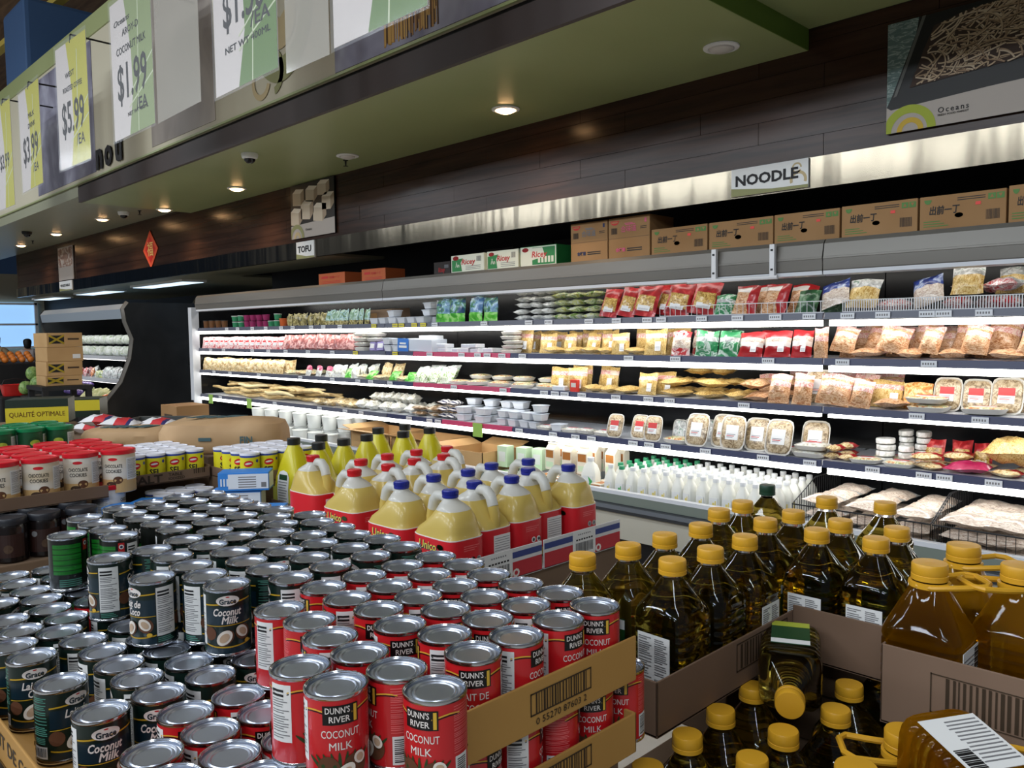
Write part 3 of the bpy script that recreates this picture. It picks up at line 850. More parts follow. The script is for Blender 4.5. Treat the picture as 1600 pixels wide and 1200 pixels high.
def carton(pa, pb, h, dep, label, kind, y=4.02, body='cardboard', rot=0.0, zz=BT, group=None):
    xa, xb = x_at(pa, y, zz + h / 2), x_at(pb, y, zz + h / 2)
    w = xb - xa - 0.004
    t = thing('noodle_carton' if kind != 'ricey' else 'rice_noodle_carton', label, 'carton', (xa, y, zz), (0, 0, rot), group)
    M = MB(); M.box(0, w, 0, dep, 0, h, body, 0.003); M.build('box_body', t)
    M = MB(); T = TF(0.0012); Q = TF(0.0018)
    if kind == 'demae':
        halfbowl(M, w * .1, h * .84, w * .09, h * .13, 'nissin_green', T)
        M.text('出前一丁', h * .27, 'black_text', lambda p: (w * .30 + p[0], -.002, h * .56 + p[1]), 0.02, 0.1, w * .36)
        M.lathe([(0.0, 0), (w * .05, 0)], 12, 'black_text', T=lambda v: (w * .47 + v[0], -.0016, h * .38 + v[1] * .6))
        for q in range(3):
            rect(M, w * .05, h * (.1 + .07 * q), w * (.3 - .05 * q), h * .025, 'nissin_green', T)
        for q in range(2):
            rect(M, w * .45, h * (.86 - .06 * q), w * .32, h * .022, 'print_black', T)
        rect(M, w * .80, h * .74, w * .085, h * .17, 'nissin_green', T); rect(M, w * .895, h * .74, w * .085, h * .17, 'nissin_green', T)
        M.poly([Q((w * .82, h * .78)), Q((w * .865, h * .78)), Q((w * .8425, h * .88))], 'cardboard'); M.poly([Q((w * .915, h * .88)), Q((w * .96, h * .88)), Q((w * .9375, h * .78))], 'cardboard')
        barcode(M, w * .78, h * .18, w * .15, h * .28, T, seed=int(pa))
        rect(M, w * .66, h * .62, w * .06, h * .09, 'sticker_red', Q)
    elif kind in ('seafood', 'crab'):
        c = 'nissin_navy' if kind == 'seafood' else 'nissin_pink'
        rect(M, 0.002, h * .49, w - .004, h * .008, 'cardboard_dark', T)
        halfbowl(M, w * .16, h * .88, w * .22, h * .11, 'nissin_red', T)
        M.text('NISSIN', h * .06, 'cardboard_light', lambda p: (w * .16 + p[0], -.002, h * .885 + p[1]), 0.02, 0, w * .16)
        barcode(M, w * .07, h * .6, w * .15, h * .15, T, seed=3)
        M.text('合味道', h * .17, 'print_grey' if kind == 'seafood' else c, lambda p: (w * .5 + p[0], -.002, h * .7 + p[1]), 0.01, 0, w * .38)
        rect(M, w * .4, h * .83, w * .2, h * .02, 'print_grey' if kind == 'seafood' else c, T); rect(M, w * .42, h * .8, w * .24, h * .02, 'print_grey' if kind == 'seafood' else c, T)
        rect(M, w * .88, h * .82, w * .05, h * .1, c, T)
        M.text('合味道', h * .1, c, lambda p: (w * .3 + p[0], -.002, h * .2 + p[1]), 0.05, 0, w * .24)
        for q in range(2):
            rect(M, w * .46, h * (.21 - .05 * q), w * .36, h * .025, 'print_black', T)
        for q in range(2):
            rect(M, w * .78, h * (.68 + .04 * q), w * .15, h * .015, 'print_black', T)
    elif kind == 'ricey':
        rect(M, 0.004, 0.004, w - .008, h - .008, 'ricey_white', T)
        if body == 'ricey_green':
            rect(M, w * .34, h * .06, w * .62, h * .86, 'ricey_green', Q); M.poly([TF(.002)(q) for q in ((w * .3, h * .9), (w * .62, h * .9), (w * .7, h * .45), (w * .34, h * .3))], 'ricey_white')
            for q in range(5):
                rect(M, w * (.5 + .09 * q), h * .15, w * .06, h * .3, 'ricey_white', TF(.0022))
        else:
            M.poly([Q(q) for q in ((w * .03, h * .05), (w * .34, h * .05), (w * .3, h * .55), (w * .38, h * .8), (w * .03, h * .72))], 'ricey_green')
            barcode(M, w * .78, h * .55, w * .14, h * .3, Q, 'print_grey', seed=5)
            for q in range(3):
                rect(M, w * .45, h * (.12 + .09 * q), w * .45, h * .03, 'print_grey', Q)
            M.text('Ăn', h * .3, 'ricey_white', lambda p: (w * .2 + p[0], -.0026, h * .4 + p[1]), 0.02, 0)
        M.lathe([(0.0, 0), (w * .09, 0)], 14, 'ricey_red', T=lambda v: (w * .15 + v[0], -.0022, h * .83 + v[1] * .5))
        M.text('Ricey', h * .42, 'ricey_red', lambda p: (w * .54 + p[0], -.003, h * .58 + p[1]), 0.02, 0.15, w * .42)
    elif kind == 'orange':
        rect(M, w * .12, h * .55, w * .25, h * .2, 'nissin_red', T); M.text('出前一丁', h * .22, 'nissin_red', lambda p: (w * .62 + p[0], -.002, h * .62 + p[1]), 0.02, 0, w * .4)
        for q in range(2):
            rect(M, w * .15, h * (.15 + .12 * q), w * .7, h * .04, 'ricey_red', T)
    elif kind == 'dark':
        M.text('Ricey', h * .4, 'ricey_red', lambda p: (w * .5 + p[0], -.003, h * .5 + p[1]), 0.02, 0.15, w * .4)
        rect(M, w * .65, h * .6, w * .25, h * .2, 'print_grey', T)
    M.build('printed_face', t)
    return t
G = 'noodle cartons on top of the wall cases'
carton(1018, 1106, 0.150, 0.26, 'brown noodle carton on the case top, right beside the pink printed tall carton', 'demae', group=G)
carton(1108, 1209, 0.150, 0.26, 'brown noodle carton on the case top above the two white curtain brackets', 'demae', group=G)
carton(1210, 1313, 0.152, 0.26, 'brown noodle carton on the case top, just right of the curtain brackets', 'demae', y=4.025, group=G)
carton(1315, 1435, 0.154, 0.26, 'brown noodle carton on the case top, third from the right edge', 'demae', y=4.02, group=G)
carton(1437, 1574, 0.154, 0.26, 'brown noodle carton on the case top, second from the right edge', 'demae', y=4.025, group=G)
carton(1576, 1700, 0.160, 0.26, 'brown noodle carton on the case top, cut off by the right edge', 'demae', y=4.02, group=G)
carton(892, 950, 0.245, 0.25, 'tall brown carton with navy print on the case top', 'seafood', group=G)
carton(951, 1016, 0.247, 0.25, 'tall brown carton with pink print on the case top', 'crab', group=G)
G2 = 'green and white cartons on the case top'
carton(705, 758, 0.125, 0.22, 'green and white carton with red lettering, leftmost of three on the case top', 'ricey', y=4.0, body='ricey_white', rot=-0.015, group=G2)
carton(761, 810, 0.130, 0.22, 'green and white carton with red lettering, middle of three on the case top', 'ricey', y=4.02, body='ricey_white', rot=0.012, group=G2)
carton(813, 869, 0.135, 0.22, 'mostly green carton with red lettering, rightmost of three on the case top', 'ricey', y=4.03, body='ricey_green', rot=0.03, group=G2)
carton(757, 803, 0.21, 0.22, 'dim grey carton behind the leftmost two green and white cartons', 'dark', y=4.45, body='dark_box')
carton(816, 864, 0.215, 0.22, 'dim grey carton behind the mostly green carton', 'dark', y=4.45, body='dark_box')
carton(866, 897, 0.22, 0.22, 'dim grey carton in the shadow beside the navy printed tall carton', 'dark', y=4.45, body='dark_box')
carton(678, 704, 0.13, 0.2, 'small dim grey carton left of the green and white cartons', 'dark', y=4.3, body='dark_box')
carton(498, 539, 0.105, 0.22, 'orange carton on the case top below the tofu poster, left one of two', 'orange', y=4.06, body='box_orange')
carton(565, 599, 0.105, 0.22, 'orange carton on the case top, right one of two, slightly turned', 'orange', y=4.06, body='box_orange', rot=0.08)

# ------------------------------------------------------------------ produce case at the far left, running on beyond the wall cases
YP = 3.95
PX0, PX1 = -14.45, -10.85
mat('end_dark', (52, 54, 56), 0.22, 0.2, noise=(1.6, 0.6, 3, [(0.3, (44, 46, 48)), (0.7, (62, 64, 66))]))
mat('canopy_blue', (150, 160, 170), 0.4)
t = thing('produce_display_case', 'open refrigerated produce case with dark curved end panel, far left', 'refrigerated case', ((PX0 + PX1) / 2, 4.4, 0))
PC = t
prof = [(3.55, 0.0), (3.42, 0.25), (3.42, 0.62), (3.50, 0.78), (3.72, 1.05), (3.84, 1.35), (3.88, 1.6), (3.80, 1.82), (3.78, 1.98), (3.84, 2.06), (5.2, 2.06), (5.2, 0.0)]
M = MB(); M.extr(prof, PX1, PX1 + 0.07, 'end_dark'); case_part(t, M, 'end_panel')
M = MB(); M.tube([(PX1 + 0.035, y - 0.01, z) for y, z in prof[:10]], 0.035, 6, 'canopy_grey'); case_part(t, M, 'end_trim')
M = MB(); M.extr([(3.80, 1.86), (3.78, 1.98), (3.84, 2.05), (5.1, 2.05), (5.1, 2.0), (3.95, 2.0), (3.86, 1.86)], PX0, PX1, 'canopy_blue'); case_part(t, M, 'canopy')
M = MB(); M.box(PX0, PX1, 5.0, 5.1, 0.1, 2.0, 'case_back'); case_part(t, M, 'back_panel')
M = MB(); M.extr([(3.55, 0.0), (3.45, 0.25), (3.45, 0.62), (5.0, 0.75), (5.0, 0.0)], PX0, PX1, 'case_black'); M.extr([(3.43, 0.62), (3.43, 0.70), (3.47, 0.70), (3.47, 0.62)], PX0, PX1, 'shelf_white'); case_part(t, M, 'base_tank')
M = MB(); M.box(PX0 + .02, PX1 - .02, 3.90, 3.93, 1.90, 1.935, 'tube_soft'); case_part(t, M, 'light_tube')
PSH = [1.36, 1.05]
for z in PSH:
    M = MB(); M.box(PX0, PX1, 3.80, 4.5, z - 0.02, z, 'shelf_white'); sh = case_part(t, M, 'shelf')
    M = MB(); M.box(PX0, PX1, 3.785, 3.80, z - 0.035, z + 0.015, 'shelf_white'); M.build('price_rail', sh)
    M = MB(); M.box(PX0 + .02, PX1 - .02, 3.83, 3.86, z - 0.045, z - 0.022, 'tube_soft'); M.build('light_tube', sh)
M = MB(); M.extr(prof, PX0 - 0.06, PX0, 'end_dark'); case_part(t, M, 'end_panel')
# ------------------------------------------------------------------ packaged goods: prototypes
def mottle(name, stops, scale=22, dist=1.0, coat=0.55, rough=0.4, stretch=None, const=False, det=2, bump=None):
    return mat(name, stops[0][1], rough, coat=coat, noise=(scale, dist, det, stops, stretch, const), bump=bump)
mottle('noodles_yellow', [(.34, (176, 130, 56)), (.46, (212, 174, 96)), (.56, (240, 216, 152)), (.66, (196, 152, 76))], 26, 2.0, stretch=(3, 3, 1))
mottle('noodles_tan', [(.34, (168, 106, 62)), (.46, (206, 152, 104)), (.56, (238, 204, 166)), (.66, (186, 126, 84))], 22, 2.0, stretch=(1, 3, 3))
mottle('noodles_gold', [(.36, (150, 108, 40)), (.5, (196, 156, 72)), (.6, (222, 190, 112))], 40, 2.5)
mottle('noodles_orange', [(.34, (190, 112, 40)), (.46, (226, 160, 80)), (.57, (246, 216, 160)), (.66, (210, 136, 62))], 22, 2.0)
mottle('noodles_pale', [(.36, (176, 150, 132)), (.47, (214, 194, 176)), (.58, (236, 226, 212)), (.66, (190, 160, 148))], 26, 2.0, stretch=(1, 3, 3))
mottle('print_pink', [(.40, (240, 216, 200)), (.47, (206, 110, 116)), (.52, (250, 238, 228)), (.60, (226, 158, 150))], 30, 1.0)
mottle('print_redwhite', [(.42, (190, 36, 44)), (.50, (238, 226, 222)), (.56, (196, 44, 52)), (.64, (240, 236, 232))], 22, 1.0)
mottle('bag_red', [(.35, (150, 20, 28)), (.55, (190, 32, 38)), (.68, (226, 96, 92))], 14, 1.0)
mottle('bag_green', [(.35, (26, 116, 66)), (.5, (60, 150, 96)), (.58, (226, 236, 226)), (.66, (40, 130, 80))], 18, 1.0)
mottle('bag_darkgreen', [(.35, (24, 58, 36)), (.52, (40, 92, 52)), (.62, (120, 150, 120))], 16, 1.0)
mottle('bag_blue', [(.38, (30, 44, 110)), (.52, (46, 70, 150)), (.62, (200, 212, 236))], 14, 1.0)
mottle('bag_bluegreen', [(.36, (60, 110, 160)), (.48, (150, 190, 214)), (.56, (60, 130, 70)), (.64, (34, 76, 120))], 12, 1.0)
mottle('bag_olive', [(.36, (92, 84, 40)), (.5, (166, 150, 84)), (.58, (214, 200, 140)), (.66, (70, 66, 34))], 22, 1.0)
mottle('bag_palegreen', [(.36, (120, 160, 120)), (.5, (190, 214, 196)), (.58, (150, 190, 200)), (.66, (104, 140, 90))], 18, 1.0)
mottle('meat_pink', [(.36, (206, 98, 104)), (.46, (238, 190, 186)), (.55, (250, 226, 222)), (.64, (214, 110, 116))], 24, 1.0)
mottle('meat_rust', [(.36, (124, 52, 50)), (.5, (170, 88, 80)), (.6, (222, 168, 160))], 20, 1.0)
mottle('food_beige', [(.34, (176, 136, 78)), (.46, (220, 190, 132)), (.57, (246, 230, 190)), (.66, (202, 160, 100))], 30, 1.5)
mottle('food_white', [(.34, (196, 188, 166)), (.46, (232, 228, 214)), (.58, (250, 250, 246)), (.68, (206, 208, 190))], 30, 1.5)
mottle('food_mushroom', [(.34, (120, 98, 70)), (.46, (172, 148, 112)), (.57, (208, 190, 158)), (.66, (146, 120, 88))], 34, 1.5)
mottle('food_mixed', [(.36, (206, 120, 56)), (.45, (236, 216, 160)), (.54, (248, 240, 214)), (.61, (150, 176, 90)), (.68, (222, 170, 100))], 26, 1.5)
mottle('leaf_green', [(.36, (60, 160, 40)), (.5, (104, 206, 70)), (.62, (176, 236, 140))], 16, 1.0)
mottle('sprout', [(.36, (120, 160, 80)), (.46, (214, 224, 190)), (.56, (244, 244, 236)), (.66, (160, 190, 120))], 30, 2.0)
mottle('pack_brown', [(.36, (120, 92, 62)), (.5, (170, 140, 104)), (.6, (226, 214, 196))], 20, 1.0)
mottle('udon_white', [(.36, (196, 196, 190)), (.5, (230, 230, 224)), (.6, (246, 246, 244))], 22, 1.0)
mottle('udon_green', [(.40, (226, 228, 214)), (.48, (196, 200, 70)), (.54, (240, 240, 230)), (.62, (120, 150, 70))], 14, 1.0)
mottle('bag_clearwhite', [(.36, (150, 152, 150)), (.48, (196, 196, 194)), (.58, (236, 236, 236)), (.66, (140, 166, 150))], 20, 1.2)
mottle('bag_magenta', [(.38, (176, 24, 78)), (.55, (206, 60, 110)), (.64, (244, 214, 222))], 12, 1.0)
mat('sticker_white', (236, 236, 236), 0.4); mat('sticker_print', (150, 150, 154), 0.5); mat('sticker_redtop', (196, 44, 44), 0.4); mat('band_red', (178, 30, 36), 0.35, coat=0.5); mat('band_white', (232, 226, 220), 0.35, coat=0.5)
mat('foam_white', (214, 210, 202), 0.5); mat('foam_grey', (190, 186, 178), 0.5)
mat('tub_white', (226, 228, 232), 0.4); mat('tub_edge', (206, 212, 222), 0.4)
mat('stripe_navy', (46, 54, 86), 0.4); mat('cup_magenta', (150, 40, 92), 0.4); mat('cup_green', (52, 136, 92), 0.4); mat('cup_orange', (196, 92, 40), 0.4); mat('jar_brown', (112, 72, 40), 0.35)
mat('purple_pale', (150, 140, 190), 0.5); mat('sign_blue', (60, 120, 200), 0.4)
mat('film_sheen', (245, 245, 245), 0.1)

def bag_mesh(w, h, t, seed, mf, nu=9, nv=11, lump=0.35, seal=0.07):
    r = random.Random(seed); M = MB()
    ph = [r.uniform(0, 6.28) for _ in range(8)]
    def off(u, v, sd):
        pu = max(0.0, 1 - abs(2 * u - 1) ** 2.6) ** 0.6
        vv = min(max((v - seal) / (1 - 2 * seal), 0), 1)
        pv = max(0.0, 1 - abs(2 * vv - 1) ** 2.8) ** 0.6
        n = 0.5 * math.sin(9 * u + ph[0] + 3 * v) * math.sin(8 * v + ph[1]) + 0.5 * math.sin(17 * u + ph[2 + (sd > 0)] - 6 * v) * math.sin(14 * v + ph[4])
        return sd * t / 2 * pu * pv * (1 + lump * n) + 0.004 * math.sin(6 * u + ph[5]) * (1 - pv)
    vs = []; fs = []; ms = []
    for sd in (-1, 1):
        o = len(vs)
        for j in range(nv + 1):
            v = j / nv
            wob = 1 - 0.05 * math.sin(PI * v) + 0.02 * math.sin(7 * v + ph[6])
            for i in range(nu + 1):
                u = i / nu
                vs.append(((u - 0.5) * w * wob, off(u, v, sd), v * h + 0.006 * math.sin(5 * u + ph[7]) * (v > 0.9)))
        for j in range(nv):
            for i in range(nu):
                a = o + j * (nu + 1) + i
                q = (a, a + 1, a + nu + 2, a + nu + 1)
                fs.append(q if sd < 0 else q[::-1]); ms.append(mf((i + .5) / nu, (j + .5) / nv, sd))
    M.add(vs, fs, ms, True)
    return M
def sticker(parent, w, h, x, y, z, top='sticker_white', name='label', rows=3, rx=0.0):
    M = MB(); M.box(-w / 2, w / 2, -0.001, 0, -h / 2, h / 2, 'sticker_white')
    if top != 'sticker_white':
        M.box(-w / 2, w / 2, -0.0014, -0.001, h * 0.12, h / 2, top)
    for q in range(rows):
        M.box(-w * .4, w * .38, -0.0014, -0.001, -h * (.1 + .12 * q), -h * (.06 + .12 * q), 'sticker_print')
    return M.build(name, parent, (x, y, z), (rx, 0, 0))
K = {}
BAGS = set()
PK = bpy.data.objects
def proto(kind, n, mk):
    K[kind] = []
    for i in range(n):
        t = thing(NAME[kind][0], '', NAME[kind][1]); mk(t, i); K[kind].append(t)
NAME = {}
def bagkind(kind, name, w, h, t, mf, n=2, cat='packet', stick=None, lump=0.35, seal=0.07, part='bag_body'):
    NAME[kind] = (name, cat)
    def mk(o, i):
        bag_mesh(w, h, t, hash(kind) % 1000 + i * 17 if False else sum(map(ord, kind)) + i * 17, mf, lump=lump, seal=seal).build(part, o)
        if stick:
            sticker(o, stick[0], stick[1], stick[2], -t / 2 - 0.003 if len(stick) < 6 else stick[5], stick[3], stick[4] if len(stick) > 4 else 'sticker_white')
    proto(kind, n, mk); BAGS.add(kind)
bands = lambda *bs: (lambda u, v, s: next(m for lim, m in bs if v <= lim))
# standing / leaning bags
bagkind('loaf_yellow', 'noodle_bag', .18, .165, .085, bands((.62, 'noodles_yellow'), (.86, 'print_pink'), (1, 'noodles_yellow')), 3, stick=(.045, .06, .05, .05))
bagkind('loaf_tan', 'noodle_bag', .18, .165, .085, bands((.55, 'noodles_tan'), (.72, 'print_pink'), (.86, 'noodles_tan'), (1, 'print_pink')), 3)
bagkind('flat_yellow', 'noodle_bag', .17, .16, .045, bands((1, 'noodles_yellow')), 2)
bagkind('flat_tan', 'noodle_bag', .18, .16, .05, bands((.7, 'noodles_tan'), (1, 'print_pink')), 2)
bagkind('orange_bag', 'noodle_bag', .17, .155, .07, bands((1, 'noodles_orange')), 1)
bagkind('pale_bag', 'noodle_bag', .20, .20, .06, bands((.75, 'noodles_pale'), (1, 'bag_clearwhite')), 2)
def redwin(u, v, s):
    return 'noodles_gold' if (s < 0 and .2 < v < .62 and .16 < u < .84 and v < .75 - .35 * abs(u - .5)) else 'bag_red'
bagkind('red_bag', 'red_noodle_bag', .16, .20, .05, redwin, 3, stick=(.085, .035, 0.0, .045, 'sticker_white', -0.022))
bagkind('greenwhite_bag', 'noodle_bag', .15, .15, .07, bands((.5, 'bag_green'), (.75, 'bag_clearwhite'), (1, 'bag_green')), 2)
bagkind('redwhite_bag', 'noodle_bag', .15, .148, .07, bands((.38, 'band_red'), (.5, 'band_white'), (.72, 'noodles_pale'), (1, 'band_red')), 2, stick=(.035, .04, .03, .04, 'sticker_white', -0.037))
def redstripe(u, v, s):
    return 'band_red' if u > .72 or v > .88 else ('band_white' if v > .74 else 'noodles_tan')
bagkind('redstripe_bag', 'noodle_bag', .15, .17, .06, redstripe, 2)
bagkind('bigredwhite', 'noodle_bag', .15, .15, .07, bands((.3, 'print_redwhite'), (.7, 'noodles_pale'), (1, 'print_redwhite')), 2)
bagkind('darkgreen_bag', 'noodle_bag', .15, .15, .06, bands((1, 'bag_darkgreen')), 1)
bagkind('blue_bag', 'noodle_bag', .17, .17, .06, bands((.5, 'noodles_pale'), (1, 'bag_blue')), 2)
bagkind('clear_bag', 'noodle_bag', .18, .19, .07, bands((.6, 'noodles_yellow'), (1, 'bag_clearwhite')), 2)
bagkind('redclear_bag', 'noodle_bag', .18, .17, .06, bands((.4, 'print_redwhite'), (1, 'bag_clearwhite')), 2)
bagkind('bluegreen_bag', 'salad_bag', .17, .18, .06, bands((.35, 'leaf_green'), (1, 'bag_bluegreen')), 2)
bagkind('olive_bag', 'snack_bag', .12, .12, .05, bands((1, 'bag_olive')), 2)
bagkind('palegreen_pouch', 'drink_pouch', .09, .14, .04, bands((.3, 'bag_olive'), (1, 'bag_palegreen')), 2)
bagkind('meat_pack', 'meat_packet', .15, .13, .035, bands((1, 'meat_pink')), 3, stick=(.05, .05, 0, .06, 'sticker_redtop', -0.021))
bagkind('rust_pack', 'meat_packet', .14, .14, .025, bands((1, 'meat_rust')), 2)
bagkind('beige_bag', 'food_bag', .15, .14, .06, bands((1, 'food_beige')), 3, lump=.5)
bagkind('white_bag', 'food_bag', .13, .13, .075, bands((.8, 'food_white'), (1, 'bag_clearwhite')), 3, lump=.5)
bagkind('mixed_bag', 'food_bag', .17, .15, .04, bands((1, 'food_mixed')), 2)
bagkind('leafy_bag', 'greens_bag', .17, .14, .06, bands((1, 'leaf_green')), 2, lump=.6)
bagkind('sprout_bag', 'sprout_bag', .17, .16, .06, bands((.75, 'sprout'), (1, 'bag_clearwhite')), 2, lump=.5)
bagkind('pinkwhite_bag', 'food_bag', .11, .10, .04, bands((.5, 'food_white'), (1, 'bag_magenta')), 1)
bagkind('brown_pack', 'food_packet', .15, .11, .035, bands((1, 'pack_brown')), 2)
bagkind('striped_pack', 'striped_packet', .13, .11, .04, lambda u, v, s: 'stripe_navy' if int(v * 11) % 3 == 1 else 'band_white', 1)
bagkind('udon_white_pack', 'udon_packet', .11, .11, .036, bands((1, 'udon_white')), 2, lump=.2)
bagkind('udon_green_pack', 'udon_packet', .15, .13, .040, bands((1, 'udon_green')), 2, lump=.2)
bagkind('red_pack', 'red_food_packet', .14, .10, .035, bands((.35, 'food_beige'), (1, 'bag_red')), 2)
bagkind('magenta_bag', 'magenta_food_bag', .20, .15, .05, bands((.6, 'bag_magenta'), (1, 'food_beige')), 1)
bagkind('big_yellow', 'noodle_bag', .22, .16, .12, bands((1, 'noodles_yellow')), 1)
# foam trays wrapped in film
def tray(kind, w, d, content, top, n=1, foam='foam_white', lab=True, name='foam_tray_pack', cat='tray pack'):
    NAME[kind] = (name, cat)
    def mk(o, i):
        M = MB(); cy = d / 2
        M.loft([(0, w * .40, d * .40, 5, 0, cy), (.004, w * .43, d * .43, 5, 0, cy), (.022, w * .49, d * .49, 5, 0, cy), (.025, w * .5, d * .5, 5, 0, cy), (.026, w * .47, d * .47, 5, 0, cy), (.021, w * .45, d * .45, 5, 0, cy)], 28, foam); M.build('foam_tray', o)
        M = MB(); M.loft([(.020, w * .45, d * .45, 5, 0, cy), (.029, w * .43, d * .43, 4, 0, cy), (.034, w * .33, d * .33, 3, 0, cy), (.036, w * .15, d * .15, 2, 0, cy)], 24, content); M.build('contents', o)
        if lab:
            M = MB(); lw, lh = w * .50, d * .42
            M.box(-lw / 2, lw / 2, cy - lh / 2, cy + lh / 2, .0345, .0375, 'sticker_white')
            if top:
                M.box(-lw / 2, lw / 2, cy, cy + lh / 2, .0375, .0379, top)
            for q in range(3):
                M.box(-lw * .4, lw * (.3 - .1 * q), cy - lh * (.16 + .1 * q), cy - lh * (.11 + .1 * q), .0375, .0379, 'sticker_print' if q != 1 else 'sticker_redtop')
            M.build('label', o)
    proto(kind, n, mk)
tray('tray_beige', .15, .19, 'food_mushroom', None)
tray('tray_red', .15, .19, 'food_mushroom', 'sticker_redtop')
tray('tray_redwide', .19, .15, 'food_mixed', 'sticker_redtop')
tray('tray_mixed', .17, .12, 'food_mixed', None, lab=False)
tray('tray_flat', .19, .13, 'food_white', 'sticker_redtop')
tray('tray_plain', .19, .14, 'bag_clearwhite', None, lab=False, foam='foam_grey')
# tubs, cups, jars, boxes
def simple(kind, name, cat, mk):
    NAME[kind] = (name, cat); proto(kind, 1, mk)
def mk_tub(o, i):
    M = MB(); M.loft([(0, .042, .036, 6), (.004, .046, .040, 6), (.046, .056, .048, 6)], 20, 'tub_white'); M.build('tub', o)
    M = MB(); M.loft([(.046, .061, .053, 6), (.050, .061, .053, 6), (.052, .054, .046, 6)], 20, 'tub_edge'); M.build('film_lid', o)
simple('tub', 'tofu_tub', 'tub', mk_tub)
def mk_flatbox(o, i):
    M = MB(); M.box(-.055, .055, -.045, .045, 0, .03, 'tub_white', .004); M.build('box_body', o)
    M = MB(); M.box(-.045, .045, -.0465, -.045, .006, .024, 'tub_edge'); M.build('label', o)
simple('tofu_pack', 'tofu_pack', 'packet', mk_flatbox)
def cupkind(kind, name, body, lid, r=.038, h=.06):
    def mk(o, i):
        M = MB(); M.lathe([(r * .8, 0), (r * .82, .002), (r, h * .9)], 16, body); M.build('cup_body', o)
        M = MB(); M.lathe([(r * 1.06, h * .9), (r * 1.06, h), (0, h)], 16, lid); M.build('cup_lid', o)
    simple(kind, name, 'cup', mk)
cupkind('cup_magenta', 'dessert_cup', 'cup_magenta', 'cup_magenta'); cupkind('cup_green', 'dessert_cup', 'cup_green', 'band_white'); cupkind('cup_orange', 'dessert_cup', 'cup_orange', 'cup_orange', .045, .08); cupkind('jar_brown', 'sauce_jar', 'jar_brown', 'soft_black', .035, .085)
def mk_disc(o, i):
    M = MB(); M.lathe([(.040, 0), (.047, .004), (.048, .022), (.045, .028), (0, .029)], 18, 'udon_white'); M.build('roll', o)
simple('disc', 'round_dumpling_wrapper_pack', 'packet', mk_disc)
def mk_bigbox(o, i):
    M = MB(); M.box(-.20, .20, -.08, .08, 0, .10, 'tub_edge', .003); M.build('box_body', o)
    M = MB(); M.box(.0, .18, -.06, .06, .1005, .13, 'tub_white', .003); M.build('inner_tub', o)
simple('pale_box', 'pale_blue_box', 'box', mk_bigbox)
def mk_sign(o, i):
    M = MB(); M.box(-.07, .07, -.002, .002, 0, .11, 'sign_blue'); M.build('sign_card', o)
    M = MB(); M.box(-.05, .05, -.004, -.002, .03, .05, 'white'); M.box(-.04, .04, -.004, -.002, .06, .075, 'white'); M.build('printed_lettering', o)
simple('blue_sign', 'shelf_sign', 'sign', mk_sign)
def mk_purple(o, i):
    M = MB(); M.box(-.045, .045, -.02, .02, 0, .075, 'purple_pale', .002); M.build('box_body', o)
    M = MB(); M.box(-.035, .035, -.0215, -.02, .02, .06, 'white'); M.build('label', o)
simple('purple_box', 'small_carton', 'carton', mk_purple)
def mk_brownbox(o, i):
    M = MB(); M.box(-.22, .22, -.1, .1, 0, .13, 'cardboard_dark', .003); M.build('box_body', o)
    M = MB(); M.box(-.18, -.02, -.1015, -.1, .03, .1, 'cardboard'); M.build('printed_panel', o)
simple('brown_box', 'shelf_carton', 'carton', mk_brownbox)
def mk_redbox(o, i):
    M = MB(); M.box(-.03, .03, -.015, .015, 0, .08, 'sticker_red', .002); M.build('box_body', o)
    M = MB(); M.box(-.02, .02, -.0165, -.015, .03, .06, 'band_white'); M.build('label', o)
simple('red_box', 'small_carton', 'carton', mk_redbox)

_dims = {}
def DIM(kind):
    if kind not in _dims:
        q = [v for ch in K[kind][0].children for v in [Vector(c) + ch.location for c in ch.bound_box]]
        _dims[kind] = tuple(max(v[i] for v in q) - min(v[i] for v in q) for i in range(3))
    return _dims[kind]
_vts = {}
def VT(o):
    """all vertices of a thing in its own frame"""
    key = o.children[0].data.name if o.children else o.data.name
    if key not in _vts:
        out = []
        for ch in (o.children or [o]):
            v = np.empty(len(ch.data.vertices) * 3); ch.data.vertices.foreach_get('co', v); v = v.reshape(-1, 3)
            out.append(v + (np.array(ch.location) if o.children else 0))
        _vts[key] = np.vstack(out)
    return _vts[key]
def LOW(kind, rot, sc):
    P = K[kind][CNT.get(kind, 0) % len(K[kind])]
    R = np.array(Euler(rot).to_matrix())
    q = VT(P) * np.array(sc) @ R.T
    return float(q[:, 2].min()), float(q[:, 1].min())
PUT = []
CNT = {}
def put(kind, loc, rot, label, group, scale=None):
    k = CNT.get(kind, 0); CNT[kind] = k + 1
    P = K[kind][k % len(K[kind])]
    o = dup(P, loc, rot, label, group, scale)
    PUT.append(o)
    return o
SNAME = ['top shelf', 'second shelf', 'third shelf', 'fourth shelf']
